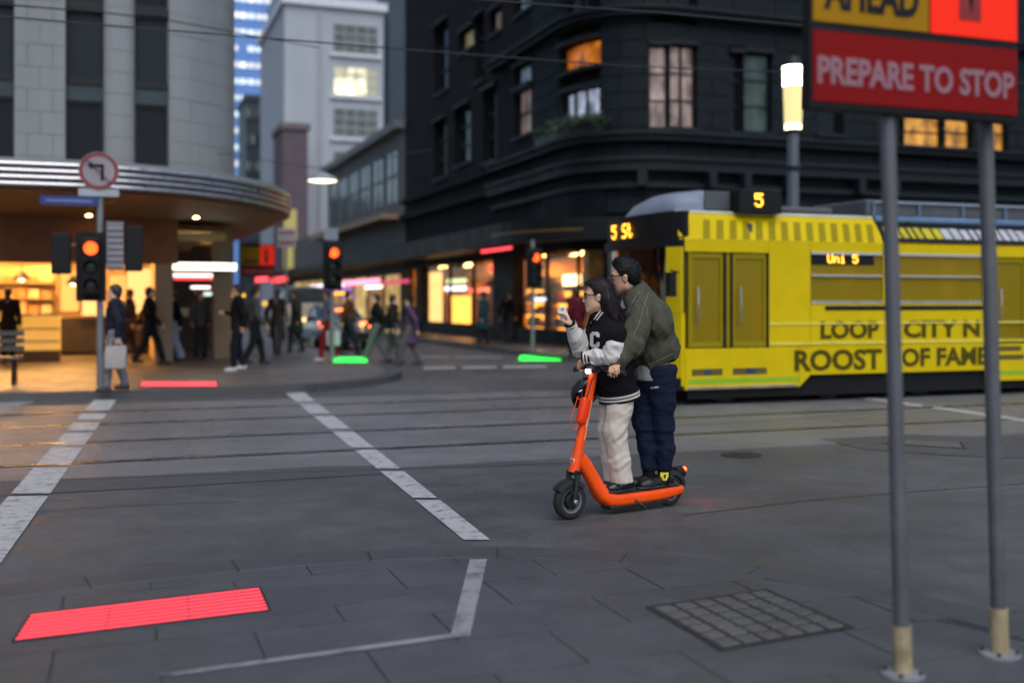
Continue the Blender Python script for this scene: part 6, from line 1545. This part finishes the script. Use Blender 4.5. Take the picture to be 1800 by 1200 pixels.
# ------------------------------------------------------------------ woman
wom = thing('person', 'woman in a black and white varsity jacket holding a phone, front rider', 'person', on_deck(1085,0), uv=False)
RW = head_frame(math.radians(178), math.radians(-4)); hcw = v3(J(1050,521,-.01)); HK = .95
pel = v3(J(1088,672)); nb = v3(J(1058,559)); ch_ = v3(J(1066,596))
shL, shR = v3(J(1079,586,-.155)), v3(J(1052,582,.15))
elL, wrL = v3(J(1076,626,-.17)), v3(J(1028,628,.02)); elR, wrR = v3(J(1021,611,.12)), v3(J(1003,571,.06))
hipL, hipR = v3(J(1095,682,-.07)), v3(J(1080,682,.075)); knL, knR = v3(J(1081,757,-.05)), v3(J(1071,757,.07)); anL, anR = v3(J(1094,842,-.045)), v3(J(1082,838,.05))
s_ = SDF(v3((.15,7.1,.1)), v3((1.3,8.4,1.85)), .0058)
Tw = head_sdf(s_, hcw, RW, HK)
s_.cone(Tw((-.025,0,-.06)), .043, nb, .050, .03); s_.chain([nb, ch_, pel], [.06,.10,.105], .05); s_.chain([nb,shL],[.05,.042],.04); s_.chain([nb,shR],[.05,.042],.04)
s_.chain([shL,elL,wrL],[.042,.034,.024],.02); s_.chain([shR,elR,wrR],[.042,.034,.024],.02)
for h_, k_, a_ in ((hipL,knL,anL),(hipR,knR,anR)): s_.chain([h_,k_,a_],[.075,.050,.034],.03)
s_.cone(anL, .032, anL+v3(sdir)*.03-v3((0,0,.07)), .012, .01); s_.cone(anR, .032, anR+v3(sdir)*.03-v3((0,0,.07)), .012, .01)
gr_ = v3(S(.668,-.215,1.043)); f_ = gr_-wrL
hand_sdf(s_, wrL+f_*.25, f_+v3((0,0,.015)), v3((0,0,-1))+v3(sdir)*-.3, v3(sdir), (.8,.85,.55), .90, .1, .5)
phc = v3(P(990.5,553,YP(1000)+.045)); hand_sdf(s_, wrR, phc-wrR+v3((.012,0,.01)), v3((-.75,-.1,.35)), v3((.6,-.6,.3)), (.35,.55,.45), .90, .1, .35)
sdf_part('body', s_, m_skin2, wom, 1)
s_ = SDF(hcw-.30, hcw+.22, .005); E = lambda p, r, k=.02, sub=False: s_.ell(Tw(p), [x*HK for x in r], RW, k, sub)
E((-.022,0,.046),(.108,.084,.096)); E((-.060,0,-.03),(.072,.082,.10),.04); E((-.085,0,-.10),(.060,.082,.09),.04); E((.025,0,.098),(.06,.062,.032),.03)
s_.cone(Tw((-.075,.045,-.03)), .045, Tw((-.11,.05,-.17)), .038, .03); s_.cone(Tw((-.075,-.045,-.03)), .045, Tw((-.11,-.05,-.17)), .038, .03); s_.cone(Tw((-.09,.0,-.06)), .055, Tw((-.125,0,-.20)), .045, .04)
E((.102,0,-.015),(.085,.2,.118),.010,True); E((.062,0,-.14),(.085,.2,.12),.02,True)
for sy in (1,-1): E((.006,.085*sy,-.020),(.022,.03,.034),.008,True)
sdf_part('hair', s_, m_hair_r, wom, 1, disp=lambda v: .0035*np.abs(vnoise(v*np.array((70,70,9))))+.002*np.abs(vnoise(v*np.array((150,150,14)))))
glasses(wom, lambda p: Tw(p), RW, mat('black_acetate', (.010,.010,.011), .3)); eyes(wom, Tw); lips(wom, Tw); strands(wom, Tw, 'hair', m_hair_r, 420, (.05,.13), lambda p, n_: n_*.10-RW[:,2]*1.0-RW[:,0]*.25, RW)
# trousers (wide leg, pressed)
s_ = SDF(v3((.55,7.3,.15)), v3((1.3,8.3,1.2)), .007)
s_.chain([pel+v3((0,0,.08)), pel, pel-v3((0,0,.05))],[.10,.11,.10],.04)
for h_, k_, a_ in ((hipL,knL,anL),(hipR,knR,anR)):
    s_.chain([h_, h_*.5+k_*.5, k_, k_*.4+a_*.6, a_+v3((0,0,-.03))],[.098,.090,.080,.076,.080],.03)
s_.cut(anL-v3((0,0,.022)), (0,0,-1), .008); s_.cut(J(1088,694), (0,0,1))
def tfold(v):
    out = .004*ridge(v,(.25,.1,-.9),11,2.5,4.4)+.003*ridge(v,(.6,.1,-.7),20,7,2.2)
    for c_, am in ((knL+v3((.05,-.05,-.01)),.0045),(knL+v3((.03,-.05,-.20)),.003),(hipL+v3((.05,-.08,-.08)),.003)):
        x = v-c_; g_ = np.exp(-(x**2).sum(1)/(2*.07**2)); out += am*g_*np.sin((x[:,2]*1.0-x[:,0]*.7)/.075*6.28+2.5*vnoise(v*9))
    return out
sdf_part('trousers', s_, m_cream_t, wom, 1, disp=tfold)
project('crease', [(1074,705),(1073,730),(1074,760),(1080,800),(1088,832)], 'trousers', .0028, m_cream_t, wom, .0)
# varsity jacket: black body, cream leather sleeves, striped cuffs and hem
s_ = SDF(v3((.25,7.1,.75)), v3((1.35,8.45,1.65)), .0068)
hemc = v3(J(1087,690))
Rb = head_frame(math.radians(200), math.radians(-12))
s_.ell(ch_+v3((.0,0,-.01)), (.132,.195,.165), Rb, .03)
s_.chain([nb-v3((-.01,0,.02)), ch_, v3(J(1076,640)), hemc],[.085,.132,.145,.142],.05); s_.chain([nb,shL],[.070,.078],.05); s_.chain([nb,shR],[.070,.078],.05)
s_.cone(nb+v3((-.005,0,.10)), .055, nb-v3((0,0,.01)), .052, .012, True); s_.cone(nb+v3((-.06,0,.04)), .035, nb+v3((-.085,-.01,-.06)), .03, .015, True)
s_.cut(hemc, hemc-v3(J(1082,660)), .008)
sdf_part('jacket', s_, m_blk_c, wom, 1, [(.006,(8,8,10)),(.003,(22,22,24))])
def sleeve(sh, el, wr, name='sleeve'):
    s_ = SDF(np.minimum(np.minimum(sh,el),wr)-.15, np.maximum(np.maximum(sh,el),wr)+.15, .006)
    a = sh*.72+el*.28; s_.chain([a, sh*.35+el*.65, el, el*.5+wr*.5, el*.12+wr*.88],[.075,.071,.060,.055,.041],.03)
    s_.cut(sh*.86+el*.14, sh-el, .01)
    def fo(v):
        x = v-el; g_ = np.exp(-(x**2).sum(1)/(2*.09**2)); d_ = (wr-sh)/np.linalg.norm(wr-sh)
        return .006*(1-2*np.abs(vnoise(v*np.array((11,11,11)))))+.003*(1-2*np.abs(vnoise(v*26)))+.003*g_*np.sin((x@d_)/.04*6.28+3*vnoise(v*12))
    o = sdf_part(name, s_, m_white_l, wom, 1, disp=fo)
    d = (wr-el)/np.linalg.norm(wr-el); mb = MB(); c0 = Vector(wr-d*.045); c1 = Vector(wr+d*.022)
    mb.tube([c0,c0.lerp(c1,.1),c0.lerp(c1,.9),c1],[.036,.043,.041,.034],18); cf = part('cuff', mb, m_blk_c, wom, smooth=True)
    for f in (.28,.62): mb = MB(); mb.tube([c0.lerp(c1,f),c0.lerp(c1,f+.16)],.0445,18); part('cuff_stripe', mb, m_knit, cf, smooth=True)
sleeve(shL,elL,wrL); sleeve(shR,elR,wrR)
# hem band with two pale stripes, collar stripes, buttons, chest letter
def hem_ring(c, d, r1, r2, z0, z1, m, name, parent):
    d = d/np.linalg.norm(d); l = np.cross(d,(0,0,1)); 
    ux = Vector((math.cos(math.radians(205)), math.sin(math.radians(205)), 0)); dv = Vector(d); ux = (ux-dv*ux.dot(dv)).normalized(); uy = dv.cross(ux)
    mb = MB(); mb.loft([[Vector(c)+dv*z+ux*math.cos(q)*r1+uy*math.sin(q)*r2 for q in np.linspace(0,2*math.pi,37)[:-1]] for z in (z0,(z0+z1)/2,z1)]); return part(name, mb, m, parent, smooth=True, sharp=60)
hd = hemc-v3(J(1082,660)); hb = hem_ring(hemc,hd,.148,.165,-.020,.050,m_blk_c,'hem_band',wom)
hem_ring(hemc,hd,.1495,.1665,-.004,.010,m_knit,'hem_stripe',hb); hem_ring(hemc,hd,.1495,.1665,.019,.033,m_knit,'hem_stripe',hb)
cw = nb+v3((.004,0,.012)); mb = MB()
ring_ = lambda r, z: [Vector(cw+v3((r*math.cos(q)*1.0, r*math.sin(q), z+.018*math.cos(q)*1.3))) for q in np.linspace(-2.35,2.35,30)]
for i, (r, z, m, w_) in enumerate(((.074,-.010,m_blk_c,.018),(.083,-.014,m_knit,.0055),(.084,.004,m_knit,.0055))):
    mb = MB(); mb.tube(ring_(r,z), w_, 8); part('collar', mb, m, wom, smooth=True) if i == 0 else part('collar_stripe', mb, m, wom, smooth=True)
for pts in ([(1060,549),(1054,556),(1048,564)], [(1056,547),(1049,555),(1044,562)]): project('collar_stripe', pts, 'jacket', .0050, m_knit, wom, .002)
for px, py in ((1039,567),):
    e = project('snap_button', [(px-.6,py),(px+.6,py)], 'jacket', .0085, mat('pearl_button', (.75,.74,.68), .3), wom, .003, n=2)
# block letter C with an inner outline
def blockC(cx, cy, w_, h_, t_):
    L, R_, T_, B_ = cx-w_/2, cx+w_/2, cy-h_/2, cy+h_/2; c = w_*.24
    return [[(L+c,T_),(R_-c*.6,T_),(R_-c*.6,T_+t_),(L+c+t_*.4,T_+t_)], [(L+c,T_),(L+c+t_*.4,T_+t_),(L+t_,T_+c+t_*.5),(L,T_+c)], [(L,T_+c),(L+t_,T_+c+t_*.5),(L+t_,B_-c-t_*.5),(L,B_-c)], [(L,B_-c),(L+t_,B_-c-t_*.5),(L+c+t_*.4,B_-t_),(L+c,B_)], [(L+c,B_),(L+c+t_*.4,B_-t_),(R_-c*.6,B_-t_),(R_-c*.6,B_)],
            [(R_-c*.6,T_),(R_,T_+c),(R_,T_+h_*.36),(R_-t_,T_+h_*.36),(R_-t_,T_+t_)], [(R_-c*.6,B_),(R_-c*.6,B_-t_),(R_-t_,B_-t_-1),(R_-t_,B_-h_*.36),(R_,B_-h_*.36),(R_,B_-c)]]
decal('chest_letter', blockC(1045.5,597,17,28,6.0), 'jacket', m_knit, wom, .005)
decal('letter_outline', [[(1044,592),(1052,592),(1052,593.4),(1045.4,593.4),(1045.4,600),(1051,600),(1051,601.6),(1044,601.6)]], 'jacket', m_blk_c, wom, .008)
decal('chest_print', [[(1040,613),(1046,612),(1047,616),(1041,617)], [(1049,612),(1052,612),(1052,615),(1049,616)]], 'jacket', m_knit, wom, .005)
shoe(wom, on_deck(1108,-.04), on_deck(1070,-.05), .07, mat('black_leather_shoe', (.010,.010,.012), .22), wd=.038); shoe(wom, on_deck(1092,.05), on_deck(1054,.045), .07, MATS['black_leather_shoe'], wd=.038)
key = [k for k in BV if k[0] == 'shoe' and k[1] == wom.name]
mb = MB(); e = J(1092,849,-.105); mb.lathe([(.013,0),(.016,.003),(.013,.006),(.011,.003),(.013,0)], e, 16, (.15,-1,.35)); mb.bar(e+Vector((-.012,-.006,-.008)), e+Vector((.012,-.004,.008)), .003, .004); part('shoe_emblem', mb, m_alu, wom)
# phone
t = thing('phone', 'white mobile phone held up in the woman\'s raised hand', 'phone', tuple(phc), uv=False)
pu = (Vector(P(985,542,7.6))-Vector(P(996,565,7.6))).normalized(); pn = Vector((-.35,-.92,.1)); pn = (pn-pu*pn.dot(pu)).normalized(); px_ = pu.cross(pn)
mb = MB(); mb.loft([srr(Vector(phc)+pn*z, px_, pu, .031*k, .056*k, 7, 28) for z, k in ((-.004,.94),(-.003,1),(.003,1),(.004,.94))]); part('case', mb, mat('phone_white', (.72,.72,.72), .25), t, smooth=True)
mb = MB(); mb.loft([srr(Vector(phc)+pn*.0042-px_*-.012+pu*.038, px_, pu, .012, .012, 4, 16), srr(Vector(phc)+pn*.0058-px_*-.012+pu*.038, px_, pu, .012, .012, 4, 16)]); part('camera_block', mb, mat('phone_blue_grey', (.3,.42,.6), .2), t)
mb = MB(); mb.loft([srr(Vector(phc)-pn*.0042, px_, pu, .028, .052, 6, 20), srr(Vector(phc)-pn*.0048, px_, pu, .028, .052, 6, 20)]); part('screen', mb, glow('phone_screen', (.6,.7,.9), .8), t)

# ================================================================== PEDESTRIANS
def ped(label, px, py, z, yaw, h=1.70, top=(.02,.02,.025), low=(.03,.03,.035), hair=(.015,.012,.01), shoes=(.03,.03,.03), stride=.22, coat=False, skirt=False, hat=None, lead=1, bag=None, backpack=None, arm=0):
    c = G(px,py,z); t = thing('person', label, 'person', (0,0,0), 'pedestrians around the crossing', uv=False); k = h/1.72
    t.location = c; t.rotation_euler = (0,0,math.radians(yaw))
    V3 = lambda *p: np.array(p,float)*k
    hp = {s: V3(0,.09*s,.92) for s in (1,-1)}; an, kn = {}, {}
    for s in (1,-1):
        f = 1 if s == lead else -1
        an[s] = V3(stride*f, .085*s, .09 if f > 0 else .12); kn[s] = V3(stride*f*.45+.05, .09*s, .50)
    sh = {s: V3(0.0,.175*s,1.40) for s in (1,-1)}
    el = {s: V3(-.05+.10*(-1 if s == lead else 1)*(stride/.22), .235*s, 1.13) for s in (1,-1)}; wr = {s: V3(.02+.20*(-1 if s == lead else 1)*(stride/.22), .235*s, .91) for s in (1,-1)}
    if arm: el[arm] = V3(.04,.24*arm,1.13); wr[arm] = V3(.24,.17*arm,1.16)
    R = np.eye(3); hc = V3(.03,0,1.60); vx = .0115
    s = SDF(V3(-.55,-.42,-.03), V3(.60,.42,1.80), vx)
    T = head_sdf(s, hc, R, k*.95, False); s.cone(T((-.025,0,-.06)), .05*k, V3(0,0,1.42), .055*k, .03); s.chain([V3(0,0,1.40),V3(0,0,1.2),V3(0,0,.95)],[.10*k,.115*k,.11*k],.05)
    for q in (1,-1):
        s.chain([sh[q],el[q],wr[q]],[.045*k,.036*k,.026*k],.02); s.chain([hp[q],kn[q],an[q]],[.08*k,.052*k,.036*k],.02); s.cone(an[q]-V3(.02,0,.03), .034*k, an[q]+V3(.11,0,-.055), .026*k, .02)
        d = wr[q]-el[q]; hand_sdf(s, wr[q], d, (0,-q,0), (1,0,0), (.25,.35,.3), k*1.05)
    sdf_part('body', s, m_skin if px % 2 else m_skin2, t, 1)
    nm = 'ped%d' % px
    s = SDF(hc-.17*k, hc+.17*k, .010); E = lambda p, r, kk=.02, sub=False: s.ell(T(p), [x*k for x in r], R, kk, sub)
    E((-.024,0,.044),(.105,.084,.094)); E((-.065,0,-.02),(.055,.076,.085),.03); E((.10,0,-.03),(.085,.2,.108),.012,True); sdf_part('hair', s, mat('hair_'+nm, hair, .5, bump=.4, bs=100), t, 1, disp=lambda v: .004*np.abs(vnoise(v*50)))
    if hat:
        mb = MB(); c0 = Vector(T((-.02,0,.07))); mb.lathe([(.155*k,.0),(.15*k,.012),(.105*k,.018),(.10*k,.08),(.06*k,.10),(.001,.10)], c0, 18); part('hat', mb, cloth('hat_'+nm, hat), t, smooth=True)
    s = SDF(V3(-.5,-.42,.4), V3(.55,.42,1.6), .0125)
    s.chain([V3(0,0,1.44),V3(.005,0,1.28),V3(0,0,1.05),V3(0,0,.84 if not coat else .98)],[.085*k,.135*k,.135*k,.145*k],.05)
    if coat: s.chain([V3(0,0,.98),V3(0,0,.55)],[.145*k,.20*k],.05); s.cut(V3(0,0,.55),(0,0,-1))
    else: s.cut(V3(0,0,.82),(0,0,-1))
    for q in (1,-1): s.chain([V3(0,.05*q,1.42),sh[q]],[.075*k,.070*k],.04); s.chain([sh[q],el[q],wr[q]],[.070*k,.058*k,.042*k],.03)
    s.cone(V3(.02,0,1.60), .055*k, V3(.012,0,1.44), .055*k, .01, True)
    sdf_part('coat' if coat else 'jacket', s, cloth('top_'+nm, top, var=.35 if coat else .15, vs=14 if coat else 8), t, 1, [(.010,(7,7,9)),(.005,(18,18,22))])
    s = SDF(V3(-.5,-.3,.05), V3(.55,.3,1.05), .0125)
    s.chain([V3(0,0,.98),V3(0,0,.86)],[.12*k,.125*k],.04)
    for q in (1,-1):
        fl = 1.7 if skirt else 1.0
        s.chain([hp[q],kn[q],an[q]+V3(0,0,.02)],[.105*k,.075*k*(1.15 if skirt else 1),.058*k*fl],.03)
    s.cut(V3(0,0,.075),(0,0,-1)); sdf_part('trousers', s, cloth('low_'+nm, low), t, 1, [(.008,(8,8,10)),(.004,(20,20,22))])
    for q in (1,-1):
        s = SDF(an[q]-.2, an[q]+.25, .010); a_ = an[q]; s.cone(a_+V3(-.035,0,-.045), .042*k, a_+V3(.07,0,-.055), .044*k, .02); s.cone(a_+V3(.07,0,-.055), .044*k, a_+V3(.15,0,-.062), .033*k, .02); s.cone(a_, .046*k, a_+V3(0,0,.03), .046*k, .02)
        s.cut((0,0,max(0,a_[2]-.09*k)),(0,0,-1)); sdf_part('shoe', s, mat('shoe_'+nm, shoes, .5), t, 1)
    Rz = rotz(math.radians(yaw)); wp = lambda p: tuple(v3(c)+Rz@p)
    if bag:
        q, col, lab = bag; p = wr[q]+V3(.02,.02*q,-.10); b_ = thing('shopping_bag', lab, 'bag', wp(p-V3(0,0,.42)), uv=False); b_.rotation_euler = (0,0,math.radians(yaw)); ORG[b_.name] = tuple(p-V3(0,0,.42))
        mb = MB(); mb.loft([[Vector(p+V3(x*f,y*f2,zz)) for x, y in ((-.16,-.05),(.16,-.05),(.17,0),(.16,.05),(-.16,.05),(-.17,0))] for f, f2, zz in ((.9,1,-.42),(1,1.2,-.38),(1.0,.8,-.15),(.95,.35,-.06))]); part('pouch', mb, cloth('bag_%d'%px, col), b_, smooth=True)
        for o in (-.03,.03): mb = MB(); mb.tube([Vector(p+V3(-.09,o,-.07)),Vector(p+V3(-.06,o*.5,.05)),Vector(p+V3(0,0,.09)),Vector(p+V3(.06,o*.5,.05)),Vector(p+V3(.09,o,-.07))], .008, 6); part('handle', mb, cloth('bag_%d'%px, col), b_)
    if backpack:
        col, lab = backpack; p = V3(-.22,0,1.20); b_ = thing('backpack', lab, 'backpack', wp(p), uv=False); b_.rotation_euler = (0,0,math.radians(yaw)); ORG[b_.name] = tuple(p)
        s = SDF(p-.3, p+.3, .0125); s.ell(p, (.10*k,.16*k,.24*k), None, .02); s.ell(p+V3(-.07,0,-.08), (.06*k,.12*k,.12*k), None, .03); sdf_part('pack', s, cloth('pack_%d'%px, col), b_, 1, [(.006,(9,9,9))])
        for q in (1,-1): mb = MB(); mb.tube([Vector(p+V3(.06,.09*q,.2)),Vector(V3(.0,.11*q,1.50)),Vector(V3(.15,.11*q,1.36)),Vector(V3(.12,.15*q,1.1)),Vector(p+V3(.08,.12*q,-.15))], .02, 6); part('strap', mb, cloth('pack_%d'%px, col), b_, smooth=True)
    return t
blk = (.010,.010,.012)
ped('pedestrian in a dark jacket and grey-lilac trousers before the cafe counter', 204, 688, KZ, 185, 1.66, (.016,.018,.026), (.16,.15,.17), stride=.12, bag=(1,(.34,.31,.30),'pale tote bag carried by the pedestrian before the cafe counter'))
ped('pedestrian in black walking right past the end of the cafe counter', 262, 640, KZ, 10, 1.72, blk, (.02,.02,.022), stride=.28)
ped('pedestrian in a black top and pale blue wide trousers at the corner entrance', 306, 636, KZ, 200, 1.64, blk, (.34,.40,.52), skirt=True, stride=.16)
ped('pedestrian all in black with white sneakers near the kerb under the numbered sign', 419, 652, KZ, 200, 1.74, blk, (.012,.013,.02), shoes=(.6,.58,.58), stride=.10, arm=-1)
ped('pedestrian in red trousers and grey-blue top at the lane mouth', 578, 634, KZ, 186, 1.66, (.14,.18,.24), (.22,.012,.018), shoes=(.5,.5,.55), stride=.18, bag=(1,(.42,.46,.48),'pale grey bag carried by the pedestrian in red trousers'))
ped('pedestrian in black top and grey trousers stepping off the kerb, left of a pair', 662, 640, 0, 190, 1.72, blk, (.10,.105,.11), stride=.27)
ped('pedestrian in dark top and grey trousers beside the purple coat', 690, 638, 0, 30, 1.70, (.018,.018,.016), (.09,.095,.10), stride=.12, lead=-1)
ped('pedestrian in a long purple patterned coat and dark hat crossing the lane', 720, 643, 0, 182, 1.66, (.075,.045,.085), (.10,.09,.09), coat=True, hat=(.015,.014,.016), stride=.24, backpack=((.012,.012,.014),'black backpack worn over the purple coat'))
ped('dim pedestrian in dark brown by the distant warning sign', 487, 626, KZ, 80, 1.72, (.035,.028,.025), (.05,.045,.04), stride=.1)
ped('customer in dark brown at the left display case', 14, 640, KZ, 100, 1.70, (.03,.016,.012), (.015,.014,.014), stride=.04)
ped('pedestrian in a teal coat and grey hat by the lane shop window', 850, 607, KZ, 150, 1.70, (.012,.05,.055), (.02,.02,.022), coat=True, hat=(.08,.08,.09), stride=.1)
ped('pedestrian in a maroon coat standing behind the phone at the corner shop', 1012, 629, KZ, 120, 1.74, (.075,.008,.014), blk, stride=.06, coat=True)
ped('pedestrian in grey just inside the corner entrance', 352, 629, KZ, 300, 1.68, (.12,.12,.13), (.05,.05,.055), stride=.08)
ped('pedestrian in a grey jacket walking right beside the black sneakers', 447, 640, KZ, 20, 1.70, (.10,.095,.10), (.02,.02,.024), stride=.2)
ped('pedestrian in a dark green coat behind the parking sign', 521, 620, KZ, 170, 1.72, (.018,.028,.02), (.03,.03,.032), coat=True, stride=.15)
ped('pedestrian in rust brown walking right between the signal and the sedan', 612, 625, KZ, 15, 1.68, (.10,.035,.015), (.02,.022,.03), stride=.24, lead=-1)
ped('pedestrian in dark navy at the far end of the cafe opening', 228, 632, KZ, 190, 1.70, (.02,.024,.04), (.03,.03,.035), stride=.15)
ped('person in black among the shelves right of the dark pier', 892, 604, KZ, 60, 1.72, blk, (.03,.03,.03), stride=.12)
